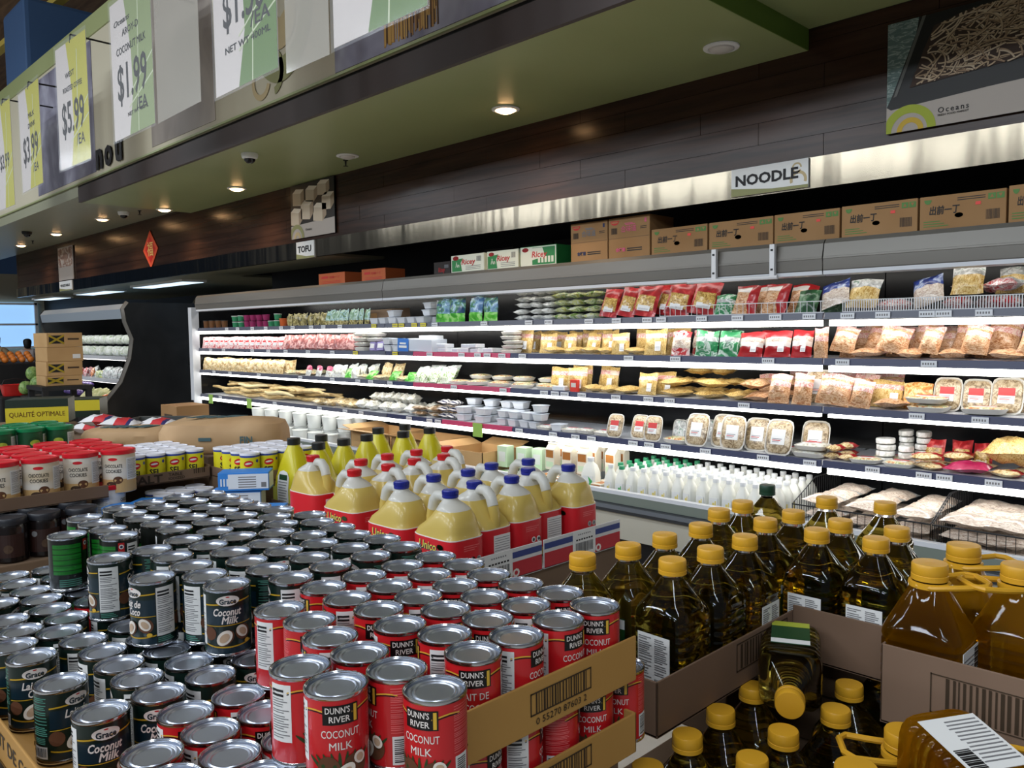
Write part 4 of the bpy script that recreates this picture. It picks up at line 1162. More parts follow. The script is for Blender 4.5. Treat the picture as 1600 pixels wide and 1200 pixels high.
def run(kind, s, px, look, place, group=None, n=None, lean=0.2, lie=False, y=0.06, jit=0.02, levels=1, lh=0.04, roll=0.0, rows=1, dy=0.09, sc=1.0, rz=0.0, up=False, zoff=0.0):
    """px: photo columns of the item centres along the shelf front, or (first, last) with n"""
    z0 = TOPZ[s] if s < 4 else 0.616
    pl = 0.08 if not lie else 0.03
    if n:
        a, b = x_at(px[0], YF + y, z0 + pl), x_at(px[1], YF + y, z0 + pl)
        xs = [a + (b - a) * i / max(1, n - 1) for i in range(n)]
    else:
        xs = [x_at(p, YF + y, z0 + pl) for p in px]
    N = len(xs)
    bw, bt, bh = DIM(kind)
    if lie and kind in BAGS:
        lh = max(lh, bt * sc * 1.02)
    elif lie or levels != 1:
        lh = max(lh, bh * sc * 1.03) if not lie else lh
    lv = levels if isinstance(levels, (list, tuple)) else [levels] * N
    for i, x in enumerate(xs):
        gap = min([abs(x - xs[k]) for k in (i - 1, i + 1) if 0 <= k < N] or [9])
        fx, dyo = 1.0, 0.0
        if gap * abs(math.sin(rz)) < bt * sc * 1.1 or lie:
            fx = min(1.0, gap / (bw * sc * 1.07))
            if up:
                fx, dyo = min(1.0, 1.9 * gap / (bw * sc)), (i % 2) * .055
            elif fx < 0.66:
                fx = min(1.0, 1.8 * gap / (bw * sc * 1.07))
                dyo = (i % 2) * ((bt if not (lie and kind in BAGS) else bh) * sc * 1.1 + (0.02 if not lie else 0))
        for l in range(lv[i]):
            w = ''
            if N > 1:
                w += ', %s from left' % ordw(i + 1)
            if lv[i] > 1:
                w += ', ' + ('bottom one' if l == 0 else 'top one' if l == lv[i] - 1 else ordw(l + 1) + ' up')
            lab = look + w + ', ' + place
            j = lambda q: rnd.uniform(-q, q)
            yy = YF + y + dyo + j(jit * .4)
            if up:        # tray stood on edge, face to the aisle
                rot = (math.radians(74) + j(.06), 0, rz + j(.08)); zz = z0 + 0.006
            elif lie:
                rot = (-PI / 2 + j(.06), j(.05), rz + j(.25)); zz = z0 + lh / 2 + l * lh + 0.002
                yy -= 0.01
            else:
                rot = (-lean + j(.05), roll + j(.03), rz + j(.12)); zz = z0 + 0.002 + l * lh
            sv = sc * rnd.uniform(.95, 1.0)
            sv = (sv * fx, sv, sv)
            zl, yl = LOW(kind, rot, sv)
            yy = max(yy, 3.998 - yl)
            zz = z0 + 0.0015 + zoff - zl + (l * lh * 1.04 if lv[i] > 1 else 0)
            put(kind, (x + j(jit * .5), yy, zz), rot, lab, group, sv)
FLAT = dict(lie=False, lean=0.0)
# --- top shelf, from the left
run('jar_brown', 0, (322, 350), 'small brown sauce jar with dark lid', 'left end of the top shelf', 'brown jars on the top shelf', n=4, lean=0)
run('cup_green', 0, (367, 376), 'green dessert cup', 'left of the magenta cups', n=2, levels=2, lh=.062, lean=0)
run('cup_magenta', 0, (386, 415), 'magenta dessert cup', 'on the top shelf', 'magenta cups on the top shelf', n=4, levels=2, lh=.062, lean=0)
run('cup_green', 0, (424, 433), 'white lidded green cup', 'right of the magenta cups', n=2, levels=[1, 2], lh=.062, lean=0)
run('cup_orange', 0, [441], 'orange lidded jar', 'right of the green cups on the top shelf', lean=0)
run('olive_bag', 0, (452, 503), 'olive and gold snack bag', 'on the top shelf', 'olive snack bags on the top shelf', n=7, lean=.15)
run('palegreen_pouch', 0, (511, 572), 'pale green drink pouch', 'on the top shelf', 'pale green pouches on the top shelf', n=9, lean=.2)
run('brown_box', 0, [606], 'dark brown carton behind the white tubs', 'on the top shelf below the orange cartons', lean=0, y=.28)
run('tub', 0, (586, 660), 'white tofu tub', 'before the top shelf brown carton', 'white tubs on the top shelf', n=6, levels=[1, 1, 2, 1, 1, 1], lh=.053, lean=0)
run('tub', 0, [672], 'white tofu tub', 'left of the blue green bags', levels=3, lh=.053, lean=0, y=.12)
run('bluegreen_bag', 0, [690, 715, 742, 768], 'blue and green salad bag', 'on the top shelf', 'blue and green bags on the top shelf', lean=.1)
run('udon_white_pack', 0, [812, 824, 836, 848, 859], 'white udon pack', 'on the top shelf', 'stacked white udon packs', lie=True, levels=5, lh=.036, y=.12, jit=.008)
run('udon_green_pack', 0, [870, 894, 921], 'white and lime udon pack', 'on the top shelf', 'stacked lime udon packs', lie=True, levels=4, lh=.040, y=.12, jit=.01)
run('red_bag', 0, [950, 976, 1006, 1030, 1054, 1080, 1106], 'glossy red noodle bag', 'leaning on the top shelf', 'red noodle bags on the top shelf', lean=.35, roll=.16, rz=.2)
run('greenwhite_bag', 0, [1128], 'green and white bag', 'right of the leaning red bags on the top shelf', lean=.35, sc=.85)
run('redstripe_bag', 0, [1154, 1180, 1208, 1236], 'tan noodle bag with red side stripe', 'behind the thin wire guard', 'red striped noodle bags', lean=.35, roll=.1)
run('darkgreen_bag', 0, [1268, 1290], 'dark green noodle bag', 'end of the thin wire guard', lean=.5)
run('clear_bag', 0, [1345], 'clear bag of pale noodles', 'between two blue bags behind the white wire guard', lean=.5, zoff=.02)
run('blue_bag', 0, [1322, 1420, 1450], 'blue and white noodle bag', 'behind the white wire guard', 'blue bags behind the wire guard', lean=.6, zoff=.01, roll=-.3)
run('redclear_bag', 0, [1385], 'red and clear bag lying flat', 'between the blue bags behind the white wire guard', lie=True, lh=.06)
run('redclear_bag', 0, [1500, 1530, 1565, 1600], 'red printed clear noodle bag', 'top shelf end', 'clear and red bags at the right end', levels=2, lie=True, lh=.055, y=.1)
run('clear_bag', 0, [1515, 1575], 'pale noodle bag on the red printed ones', 'top shelf end', lean=.5, zoff=.07, y=.14, sc=.8)
# --- second shelf
run('meat_pack', 1, (324, 440), 'pink meat pack', 'on the second shelf', 'pink meat packs', n=15, lean=.3, rz=.55)
run('rust_pack', 1, (448, 548), 'leaning rust coloured meat pack', 'on the second shelf', 'rust coloured meat packs', n=18, lean=.35, roll=.15, rz=.5)
run('tray_flat', 1, [558, 578], 'white foam tray', 'right of the rust coloured packs', levels=4, lh=.034, lean=0, y=.03)
run('purple_box', 1, (580, 600), 'small pale purple carton', 'on the second shelf', 'pale purple cartons', n=4, lean=.2, y=.03)
run('tub', 1, [607, 620], 'clear white tub', 'left of the blue shelf sign', levels=2, lh=.053, lean=0)
run('blue_sign', 1, [627], 'blue shelf sign with white lettering', 'standing among the tubs on the second shelf', lean=0, y=.02)
run('pale_box', 1, [662], 'pale blue box with a white tub on it', 'right of the blue shelf sign', lean=0, y=.1)
run('tofu_pack', 1, [694, 704, 716, 730, 744, 758, 768], 'white tofu pack', 'scattered on the second shelf', 'scattered white tofu packs', lean=0, levels=[2, 1, 1, 2, 2, 1, 1], lh=.032, jit=.03)
run('tray_flat', 1, [790], 'white foam tray', 'left of the yellow noodle bags', levels=6, lh=.027, lean=0, y=.02, sc=.8)
run('loaf_yellow', 1, [820, 848, 865, 888, 916, 942], 'clear yellow noodle bag', 'standing left of the second shelf gap', 'standing yellow noodle bags', lean=.15, y=.17)
run('flat_yellow', 1, [862, 890, 920, 950, 975, 992], 'flat bag of yellow noodles', 'lying on the second shelf', 'flat yellow noodle bags', lie=True, lh=.04, y=.06)
run('loaf_yellow', 1, [968, 992, 1018, 1040], 'clear bag of yellow noodles', 'right of the second shelf gap', 'yellow bags right of the gap', lean=.15, y=.1)
run('bigredwhite', 1, [1062, 1080], 'red and white noodle bag', 'left of the green white bags', lean=.2)
run('greenwhite_bag', 1, [1101, 1122, 1143], 'green and white noodle bag', 'middle of the second shelf', 'green and white noodle bags', lean=.25)
run('redwhite_bag', 1, [1167, 1192, 1217, 1252], 'red banded noodle bag', 'right of the green white bags', 'red banded noodle bags', lean=.3)
run('loaf_tan', 1, [1292, 1306], 'tall tan noodle bag', 'right of the red banded bags', lean=.12)
run('flat_tan', 1, [1342, 1420, 1472, 1590], 'flat tan noodle bag', 'lying on the second shelf', 'flat tan noodle bags', lie=True, lh=.045, y=.06)
run('loaf_tan', 1, [1330, 1358, 1392, 1428, 1452, 1490, 1520, 1552, 1585, 1612], 'tan noodle bag', 'leaning at the second shelf end', 'tan noodle bags at the right end', lean=.4, roll=.15, y=.09, zoff=.02)
run('loaf_tan', 1, [1345, 1378, 1412, 1446, 1480, 1514, 1550, 1590], 'tan noodle bag', 'back row of the second shelf end', 'back row of tan bags', lean=.3, y=.30)
run('loaf_yellow', 1, [812, 838, 862, 890, 918, 944], 'clear yellow noodle bag', 'back row, second shelf', 'back row of yellow bags', lean=.1, y=.34)
# --- third shelf
run('beige_bag', 2, (324, 440), 'clear bag of beige fish cake', 'on the third shelf', 'beige food bags on the third shelf', n=18, lean=.25, rz=.4)
run('mixed_bag', 2, (446, 478), 'flat beige food packet', 'right of the third shelf beige bags', 'flat packets on the third shelf', n=5, lie=True, lh=.035)
run('pinkwhite_bag', 2, [482, 497, 513], 'small pink and white bag', 'on the third shelf', 'pink and white bags', lean=.3)
run('white_bag', 2, (524, 560), 'bag of white mushrooms', 'on the third shelf', 'white mushroom bags', n=6, lean=.4)
run('leafy_bag', 2, [545, 577, 612, 634], 'bright green leafy bag', 'on the third shelf', 'green leafy bags', lean=.7, sc=.8)
run('mixed_bag', 2, [566, 588, 604, 622], 'white and orange food packet', 'among the third shelf leafy bags', 'orange packets among the leafy bags', lie=True, lh=.045)
run('beige_bag', 2, [603, 618], 'clear bag of beige food', 'behind the third shelf leafy bags', lean=.3, y=.2)
run('sprout_bag', 2, (645, 695), 'bag of white and green sprouts', 'on the third shelf', 'sprout bags', n=5, lean=.6)
run('tray_mixed', 2, (703, 845), 'small tray of mixed food', 'middle of the third shelf', 'trays of mixed food', n=9, lean=0, levels=[1, 2, 1, 2, 1, 2, 1, 2, 1], lh=.037, y=.02)
run('loaf_yellow', 2, [868, 888, 906, 926], 'clear bag of yellow noodles', 'left of the third shelf gap', 'yellow bags on the third shelf', lean=.15, y=.1)
run('tofu_pack', 2, [880], 'blue and white pack in front of the yellow noodle bags', 'on the third shelf', lean=0, y=.05)
run('red_box', 2, [897], 'small red carton in front of the yellow noodle bags', 'on the third shelf', lean=0, y=.03)
run('flat_yellow', 2, [918, 942, 966, 990], 'flat bag of yellow noodles', 'in the third shelf gap', 'flat bags below the gap', lie=True, lh=.04)
run('loaf_yellow', 2, [1006, 1024], 'clear bag of yellow noodles', 'right of the third shelf gap', lean=.2, y=.12, sc=.85)
run('flat_yellow', 2, [1046, 1072, 1100, 1132, 1152], 'yellow noodle bag', 'heaped on the third shelf', 'heaped yellow noodle bags', lie=True, lh=.045, levels=[2, 3, 2, 2, 1])
run('flat_tan', 2, [1172, 1196], 'tan noodle bag', 'stacked low on the third shelf', lie=True, lh=.05, levels=2)
run('loaf_tan', 2, [1212, 1234, 1252], 'pink printed noodle bag', 'left of the third shelf tray', 'pink printed bags on the third shelf', lean=.3)
run('tray_beige', 2, [1277], 'foam tray leaning behind noodle bags', 'on the third shelf', up=True, y=.13)
run('loaf_tan', 2, [1300, 1338, 1362], 'tan noodle bag', 'right of the third shelf tray', 'tan bags right of the tray', lean=.35, roll=.1)
run('loaf_yellow', 2, [1385], 'yellow noodle bag leaning left of the orange bag', 'on the third shelf', lean=.3, y=.12)
run('orange_bag', 2, [1422], 'orange noodle bag', 'standing on the third shelf', lean=.25, y=.12)
run('flat_tan', 2, [1372, 1404], 'flat tan noodle bag', 'before the orange bag', lie=True, lh=.045)
run('tray_redwide', 2, [1440, 1482, 1530], 'foam tray lying flat', 'before the upright red labelled trays', 'flat foam trays on the third shelf', lean=0, y=.0, levels=[2, 2, 1], lh=.038)
run('tray_red', 2, [1468, 1508, 1552, 1596], 'upright foam tray with red label', 'right end of the third shelf', 'upright red labelled trays', up=True, y=.15)
run('loaf_tan', 2, [1206, 1236, 1266, 1300, 1334, 1368], 'tan noodle bag', 'back row, third shelf', 'back row of tan bags on the third shelf', lean=.2, y=.32)
run('flat_yellow', 2, [1050, 1082, 1114, 1146], 'yellow noodle bag', 'back heap, third shelf', 'back heap of yellow bags', lie=True, lh=.045, levels=[2, 2, 3, 2], y=.26)
# --- fourth shelf
mat('root_tan', (196, 166, 110), 0.6, noise=(8, 0.5, 2, [(.35, (166, 132, 80)), (.6, (214, 188, 132))], (1, 6, 6))); mat('root_pale', (222, 204, 156), 0.6)
xa, xb = x_at(328, 4.1, .97), x_at(490, 4.1, .97)
ROOTS = 24
for i in range(ROOTS):
    ln = rnd.uniform(.55, .85); x = xa + (xb - xa - .3) * i / (ROOTS - 1); lay = i % 3
    y = 4.03 + rnd.uniform(0, .22); z = TOPZ[3] + .030 + lay * .046
    pts = [(q * ln / 6, .02 * math.sin(q + i), .008 * math.sin(q * 1.3 + i)) for q in range(7)]
    M = MB(); M.tube(pts, [.012, .016, .018, .018, .017, .014, .009], 8, 'root_pale' if i % 4 == 0 else 'root_tan')
    o = M.build('burdock_root', loc=(x, y, z), rot=(0, 0, rnd.uniform(-.14, .14)))
    tag(o, 'long brown burdock root, %s from left, fourth shelf heap' % ordw(i + 1), 'root vegetable', 'burdock roots on the fourth shelf')
run('beige_bag', 3, (494, 555), 'beige food bag', 'right of the burdock roots', 'beige bags right of the roots', n=8, lie=True, lh=.06)
run('white_bag', 3, (558, 648), 'lumpy white bag', 'front heap, fourth shelf', 'white bags on the fourth shelf', n=10, lie=True, lh=.07, y=.07)
run('white_bag', 3, (582, 640), 'lumpy white bag', 'upper heap, fourth shelf', 'upper white bags on the fourth shelf', n=6, lie=True, lh=.07, y=.16, zoff=.07)
run('brown_pack', 3, [652, 664, 676], 'flat brown packet', 'right of the lumpy white bags', 'brown packets on the fourth shelf', lie=True, lh=.035, levels=2)
run('striped_pack', 3, [690, 705], 'navy and white striped packet', 'on the fourth shelf', 'striped packets', lie=True, lh=.036, levels=3)
run('brown_pack', 3, [700, 715], 'grey brown packet', 'behind the striped packets', lie=True, lh=.05, levels=2, y=.22)
run('tub', 3, [722, 752, 786, 803, 824, 842, 866], 'white lidded tub', 'front stacks, fourth shelf', 'stacked white tubs on the fourth shelf', lean=0, levels=[2, 2, 2, 2, 2, 3, 1], lh=.053, jit=.012)
run('tub', 3, [742, 770, 795, 815], 'white lidded tub', 'back stacks, fourth shelf', 'back row of white tubs', lean=0, levels=[3, 3, 3, 3], lh=.053, y=.2, jit=.012)
run('tray_flat', 3, [838, 875, 906, 932], 'flat white tray', 'between tubs and upright trays', 'flat white trays', lean=0, y=.01, sc=.85)
run('tray_red', 3, [962, 990, 1020], 'upright foam tray with red label', 'left of the mushroom tray', 'red labelled trays on the fourth shelf', up=True, y=.05, sc=.85)
run('tray_mixed', 3, [1052], 'foam tray of mushrooms lying flat', 'on the fourth shelf', lean=0, y=.02)
run('tray_plain', 3, [1062, 1074], 'grey foam tray', 'behind the mushroom tray', up=True, y=.25, sc=.9)
run('tray_beige', 3, [1086, 1122, 1148, 1187, 1217, 1254], 'upright foam tray of beige food', 'middle of the fourth shelf', 'upright beige trays', up=True, y=.06, sc=1.05)
run('tray_plain', 3, [1100, 1128, 1156, 1184, 1212], 'grey foam tray', 'behind the upright beige trays', 'grey trays in the back row', up=True, y=.26)
run('tray_flat', 3, [1206, 1262], 'flat foam tray', 'in front of the upright beige trays', lean=0, y=.0, levels=[1, 2], lh=.037)
run('red_pack', 3, [1290, 1305, 1320], 'small red packet', 'right of the upright beige trays', 'small red packets', lie=True, lh=.035, levels=[2, 2, 1])
run('tray_redwide', 3, [1332, 1366, 1405, 1440], 'foam tray with red label lying flat', 'before the round white packs', 'red labelled trays lying flat', lean=0, y=.0, sc=.8)
run('disc', 3, [1384, 1402, 1416, 1430], 'round white wrapper pack', 'stacked on the fourth shelf', 'round white packs', lean=0, levels=[4, 5, 3, 5], lh=.0295, y=.17, jit=.004)
run('red_bag', 3, [1455, 1496, 1532], 'red food bag', 'back of the fourth shelf', 'red bags at the back of the fourth shelf', lean=.3, y=.25, sc=.65)
run('red_pack', 3, [1448, 1480], 'red food packet', 'before the fourth shelf red bags', lie=True, lh=.035, levels=2)
run('magenta_bag', 3, [1510], 'large magenta food bag lying flat', 'on the fourth shelf', lie=True, lh=.05)
run('big_yellow', 3, [1570], 'fat bag of yellow noodles', 'at the right end of the fourth shelf', lie=True, lh=.12, zoff=.045, y=.08)
run('red_pack', 3, [1555, 1590], 'red food packet', 'below the fat yellow bag', lie=True, lh=.04)
# ------------------------------------------------------------------ the low deck of the wall cases
DZ = 0.618
mat('milk_white', (236, 236, 228), 0.35); mat('milk_cap', (222, 224, 226), 0.4); mat('cap_green', (40, 140, 96), 0.4); mat('milk_print', (226, 206, 110), 0.5); mat('milk_green', (70, 170, 90), 0.5)
mat('bucket_white', (228, 230, 226), 0.4); mat('carton_cream', (232, 224, 206), 0.5); mat('carton_brown', (176, 112, 52), 0.5); mat('carton_mint', (206, 226, 196), 0.5); mat('pack_green', (128, 196, 88), 0.45)
def milk(kind, cap, pr):
    NAME[kind] = ('milk_bottle', 'bottle')
    def mk(o, i):
        M = MB(); M.loft([(0, .030, .030, 4), (.005, .035, .035, 4), (.125, .035, .035, 4), (.15, .032, .032, 3), (.175, .022, .022, 2), (.192, .015, .015, 2), (.197, .014, .014, 2)], 20, 'milk_white'); M.build('bottle_body', o)
        M = MB(); M.lathe([(.017, .195), (.017, .213), (.015, .216), (0, .216)], 16, cap); M.build('cap', o)
        M = MB(); M.box(-.024, .024, -.0362, -.0352, .05, .115, 'paper_white'); M.box(-.006, .006, -.0366, -.0362, .07, .09, pr); M.box(.008, .014, -.0366, -.0362, .06, .1, pr); M.build('label', o)
    proto(kind, 1, mk)
milk('milk', 'milk_cap', 'milk_print'); milk('milk_g', 'cap_green', 'milk_green')
mx0 = x_at(955, 3.84, DZ + .1); mx1 = -1.96
nc = int((mx1 - mx0) / .0795)
for c in range(nc + 1):
    for r in range(6):
        x = mx0 + c * .0795 + rnd.uniform(-.004, .004); y = 3.845 + r * .088 + rnd.uniform(-.006, .006)
        g = (c < 3 and r > 0) or (c < 5 and r > 2) or (c == 1)
        lab = 'white milk bottle, %s cap, %s row back, %s from left' % ('green' if g else 'white', ordw(r + 1), ordw(c + 1))
        put('milk_g' if g else 'milk', (x, y, DZ), (0, 0, rnd.uniform(-.3, .3)), lab, 'green capped milk bottles' if g else 'white milk bottles')
def mk_milkjug(o, i):
    M = MB(); M.loft([(0, .05, .04, 5), (.004, .055, .045, 5), (.14, .055, .045, 5), (.19, .04, .035, 3), (.212, .02, .02, 2), (.22, .019, .019, 2)], 20, 'milk_white'); M.build('bottle_body', o)
    M = MB(); M.lathe([(.022, .217), (.022, .24), (0, .242)], 16, 'milk_cap'); M.build('cap', o)
    M = MB(); M.box(-.035, .035, -.0465, -.0455, .04, .13, 'paper_white'); M.poly([(-.01, -.047, .04), (.02, -.047, .06), (.03, -.047, .1), (.0, -.047, .13), (.01, -.047, .09)], 'milk_green'); M.build('label', o)
simple('milkjug', 'milk_jug', 'jug', mk_milkjug)
put('milkjug', (x_at(930, 3.84, .72), 3.86, DZ), (0, 0, .25), 'large white jug with green leaf label, left of the milk bottles', None)
def mk_soy(o, i):
    M = MB(); M.box(-.045, .045, -.035, .035, 0, .15, 'carton_cream', .002); M.extr([(-.035, .15), (0, .185), (.035, .15)], -.045, .045, 'carton_cream'); M.box(-.044, .044, -.004, .004, .185, .2, 'carton_cream'); M.build('carton_body', o)
    M = MB(); M.box(-.036, .036, -.0365, -.0355, .09, .145, 'carton_brown'); M.box(-.036, .036, -.0365, -.0355, .02, .06, 'carton_mint'); M.build('label', o)
simple('soy', 'drink_carton', 'carton', mk_soy)
def mk_mint(o, i):
    M = MB(); M.box(-.045, .045, -.04, .04, 0, .15, 'carton_mint', .003); M.build('carton_body', o)
    M = MB(); M.box(-.03, .03, -.0415, -.0405, .04, .11, 'paper_white'); M.build('label', o)
simple('mint', 'drink_carton', 'carton', mk_mint)
def mk_lie(o, i):
    M = MB(); M.box(-.04, .04, -.055, .055, 0, .045, 'carton_brown' if 0 else 'carton_cream', .003); M.build('carton_body', o)
    M = MB(); M.box(-.036, .036, -.0562, -.0552, .004, .041, 'carton_brown'); M.box(-.025, .025, -.03, .03, .0452, .0462, 'carton_brown'); M.build('label', o)
simple('flatsoy', 'tofu_carton', 'carton', mk_lie)
def mk_greenpack(o, i):
    M = MB(); M.box(-.045, .045, -.035, .035, 0, .035, 'pack_green', .005); M.build('pack_body', o)
    M = MB(); M.box(-.03, .03, -.02, .02, .0352, .0362, 'paper_white'); M.build('label', o)
simple('greenpack', 'green_tofu_pack', 'packet', mk_greenpack)
for c, px in enumerate((856, 882, 906, 936)):
    for r in range(3):
        if r or c != 3:
            put('soy', (x_at(px, 3.95, .8) , 4.0 + r * .09, DZ + .0965), (0, 0, rnd.uniform(-.06, .06)), 'cream drink carton with brown window, %s row, %s from left' % (ordw(r + 1), ordw(c + 1)), 'cream drink cartons', .9)
    for r in range(2):
        for l in range(2):
            put('flatsoy', (x_at(px, 3.86, .66), 3.848 + r * .118, DZ + l * .0475), (0, 0, rnd.uniform(-.05, .05)), 'small brown fronted tofu carton, %s column, %s row, %s layer' % (ordw(c + 1), ordw(r + 1), 'lower' if l == 0 else 'upper'), 'brown fronted tofu cartons')
for c, px in enumerate((790, 815, 835)):
    put('mint', (x_at(px, 4.02, .75), 4.02 + .03 * c, DZ + .06), (0, 0, .1), 'mint green drink carton, %s from the left beside the cream cartons' % ordw(c + 1), 'mint drink cartons')
k = 0
for c in range(6):
    for r in range(3):
        k += 1
        put('greenpack', (x_at(770 + c * 15, 3.85, .65), 3.835 + r * .085, DZ + .002), (0, 0, rnd.uniform(-.3, .3)), 'green and white tofu pack, %s column, %s row, left of the mint cartons' % (ordw(c + 1), ordw(r + 1)), 'green tofu packs')
def mk_bucket(o, i):
    M = MB(); M.lathe([(.055, 0), (.058, .003), (.068, .12), (.072, .122), (.072, .128), (.067, .128), (.066, .118), (0, .116)], 22, 'bucket_white'); M.build('bucket', o)
simple('bucket', 'white_tub', 'tub', mk_bucket)
k = 0
for c, px in enumerate((382, 402, 424, 446, 468, 492, 515)):
    for r in range(3):
        for l in range(2 if r else 1):
            k += 1
            put('bucket', (x_at(px, 3.88, .72), 3.885 + r * .155, DZ + .003 + l * .1295), (0, 0, 0), 'round white tub, %s column, %s row, %s layer, far low deck' % (ordw(c + 1), ordw(r + 1), 'lower' if l == 0 else 'upper'), 'round white tubs on the low deck')
# open brown cartons standing on the deck
def open_box(x0, x1, y0, y1, z0, h, label, m='cardboard_light', flaps=(1, 1, 1, 1), name='open_carton'):
    t = thing(name, label, 'carton', ((x0 + x1) / 2, (y0 + y1) / 2, z0))
    a, b = (x1 - x0) / 2, (y1 - y0) / 2; w = .005
    M = MB(); M.box(-a, a, -b, -b + w, 0, h, m); M.box(-a, a, b - w, b, 0, h, m); M.box(-a, -a + w, -b, b, 0, h, m); M.box(a - w, a, -b, b, 0, h, m); M.box(-a, a, -b, b, 0, w, m); M.build('box_body', t)
    for k_, (p, q, ax, dr) in enumerate((((-a, -b), (a, -b), 1, -1), ((-a, b), (a, b), 1, 1), ((-a, -b), (-a, b), 0, -1), ((a, -b), (a, b), 0, 1))):
        if not flaps[k_]:
            continue
        f = min(a, b) * .8; up = f * rnd.uniform(.1, .3); out = f * .8 * dr
        M = MB()
        if ax == 1:
            vs = [(p[0], p[1], h), (q[0], q[1], h), (q[0], q[1] + out, h + up), (p[0], p[1] + out, h + up)]
        else:
            vs = [(p[0], p[1], h), (q[0], q[1], h), (q[0] + out, q[1], h + up), (p[0] + out, p[1], h + up)]
        vs += [(v[0], v[1], v[2] - .004) for v in vs]
        M.add(vs, [(0, 1, 2, 3), (7, 6, 5, 4), (0, 4, 5, 1), (1, 5, 6, 2), (2, 6, 7, 3), (3, 7, 4, 0)], m); M.build('flap', t)
    return t
open_box(x_at(700, 3.86, .74), x_at(757, 3.86, .74), 3.84, 4.2, DZ, .17, 'open brown carton standing empty left of the green tofu packs', flaps=(0, 1, 1, 0))
open_box(x_at(612, 3.88, .76), x_at(672, 3.88, .76), 3.88, 4.3, DZ, .19, 'open brown carton with raised flaps behind the yellow jugs', flaps=(1, 0, 0, 0))
open_box(x_at(545, 3.88, .76), x_at(605, 3.88, .76), 3.9, 4.3, DZ, .20, 'open brown carton right of the round white tubs', flaps=(1, 0, 1, 0))
# wire baskets with pale noodle bags
def basket(xa, xb, label):
    t = thing('wire_basket', label, 'basket', ((xa + xb) / 2, 3.785, DZ))
    a = (xb - xa) / 2; hz = .155; dp = .55
    M = MB()
    n = int((xb - xa) / .034)
    for i in range(n + 1):
        x = -a + 2 * a * i / n
        M.box(x - .0013, x + .0013, 0, .0026, 0, hz, 'wire_dark')
    for z in (0.002, hz * .5, hz - .004):
        M.box(-a, a, 0, .0026, z, z + .0026, 'wire_dark')
    M.tube([(-a, .001, hz), (a, .001, hz)], .003, 6, 'wire_dark'); M.build('front_grid', t)
    for sx in (-a, a):
        M = MB(); m_ = int(dp / .024)
        for i in range(m_ + 1):
            y = dp * i / m_
            M.box(sx - .0013, sx + .0013, y, y + .0026, 0, hz + .1 * min(1, y / .25), 'wire_dark')
        M.box(sx - .0013, sx + .0013, 0, dp, .06, .0626, 'wire_dark')
        M.tube([(sx, 0, hz), (sx, .25, hz + .1), (sx, dp, hz + .1)], .003, 6, 'wire_dark'); M.build('side_grid', t)
    return t
BX = [x_at(1238, 3.785, .76), x_at(1455, 3.785, .76), -0.82, -0.25]
basket(BX[0], BX[1] - .004, 'black wire basket beside the milk bottles, left one of two')
basket(BX[1] + .004, BX[2], 'black wire basket at the right edge, right one of two')
for b_, (xa, xb) in enumerate(((BX[0] + .12, BX[1] - .1), (BX[1] + .105, BX[2] - .115))):
    for r in range(3):
        for c in range(3):
            for l in range(3):
                x = xa + (xb - xa) * c / 2
                put('pale_bag', (x, 3.802 + r * .175, DZ + .036 + l * .070), (-PI / 2 + rnd.uniform(-.03, .05), rnd.uniform(-.05, .05), rnd.uniform(-.08, .08)),
                    'pale noodle bag, %s wire basket, %s column, %s row, %s layer' % ('left' if b_ == 0 else 'right', ordw(c + 1), ordw(r + 1), ordw(l + 1)), 'pale noodle bags in the %s wire basket' % ('left' if b_ == 0 else 'right'), .82)

# ------------------------------------------------------------------ goods in the far produce case
mottle('cabbage_white', [(.36, (206, 214, 190)), (.5, (236, 238, 226)), (.6, (250, 250, 246)), (.68, (176, 196, 150))], 14, 1.5, coat=.3)
mat('eggplant', (84, 64, 126), 0.25, coat=.4); mat('melon_green', (108, 142, 72), 0.45, noise=(18, 1, 2, [(.4, (96, 130, 64)), (.6, (140, 168, 96))])); mat('gourd_pale', (188, 190, 140), 0.45, noise=(10, 1, 2, [(.4, (166, 172, 120)), (.6, (206, 206, 160))]))
mottle('carrot_bag', [(.38, (206, 104, 48)), (.5, (230, 140, 80)), (.6, (246, 214, 190))], 16, 1.0)
def head_mesh(r, sz, seed, m):
    q = random.Random(seed); ph = [q.uniform(0, 6) for _ in range(3)]; M = MB()
    vs = []; n = 12; rings = 7
    for j in range(rings + 1):
        a = PI * j / rings
        for i in range(n):
            b = 2 * PI * i / n; rr = r * (1 + .08 * math.sin(3 * b + ph[0]) * math.sin(2 * a + ph[1]))
            vs.append((rr * math.sin(a) * math.cos(b), rr * math.sin(a) * math.sin(b), r * sz + r * sz * -math.cos(a)))
    fs = [(j * n + i, j * n + (i + 1) % n, (j + 1) * n + (i + 1) % n, (j + 1) * n + i) for j in range(rings) for i in range(n)]
    return M.add(vs, fs, m, True)
def veg(kind, name, cat, r, sz, m, n=2):
    K[kind] = []
    for i in range(n):
        o = head_mesh(r, sz, i + len(kind), m).build(name); tag(o, '', cat); K[kind].append(o)
veg('cabbage', 'cabbage', 'vegetable', .072, .95, 'cabbage_white'); veg('melon', 'green_melon', 'fruit', .12, 1.0, 'melon_green'); veg('aubergine', 'eggplant', 'vegetable', .047, .9, 'eggplant', 1)
def mk_gourd():
    M = MB(); M.lathe([(0, 0), (.03, .01), (.05, .06), (.055, .16), (.05, .26), (.035, .32), (.012, .345), (0, .35)], 14, 'gourd_pale'); o = M.build('winter_gourd'); return tag(o, '', 'vegetable')
K['gourd'] = [mk_gourd()]
bagkind('carrot', 'carrot_bag', .16, .26, .09, bands((1, 'carrot_bag')), 1, cat='bag')
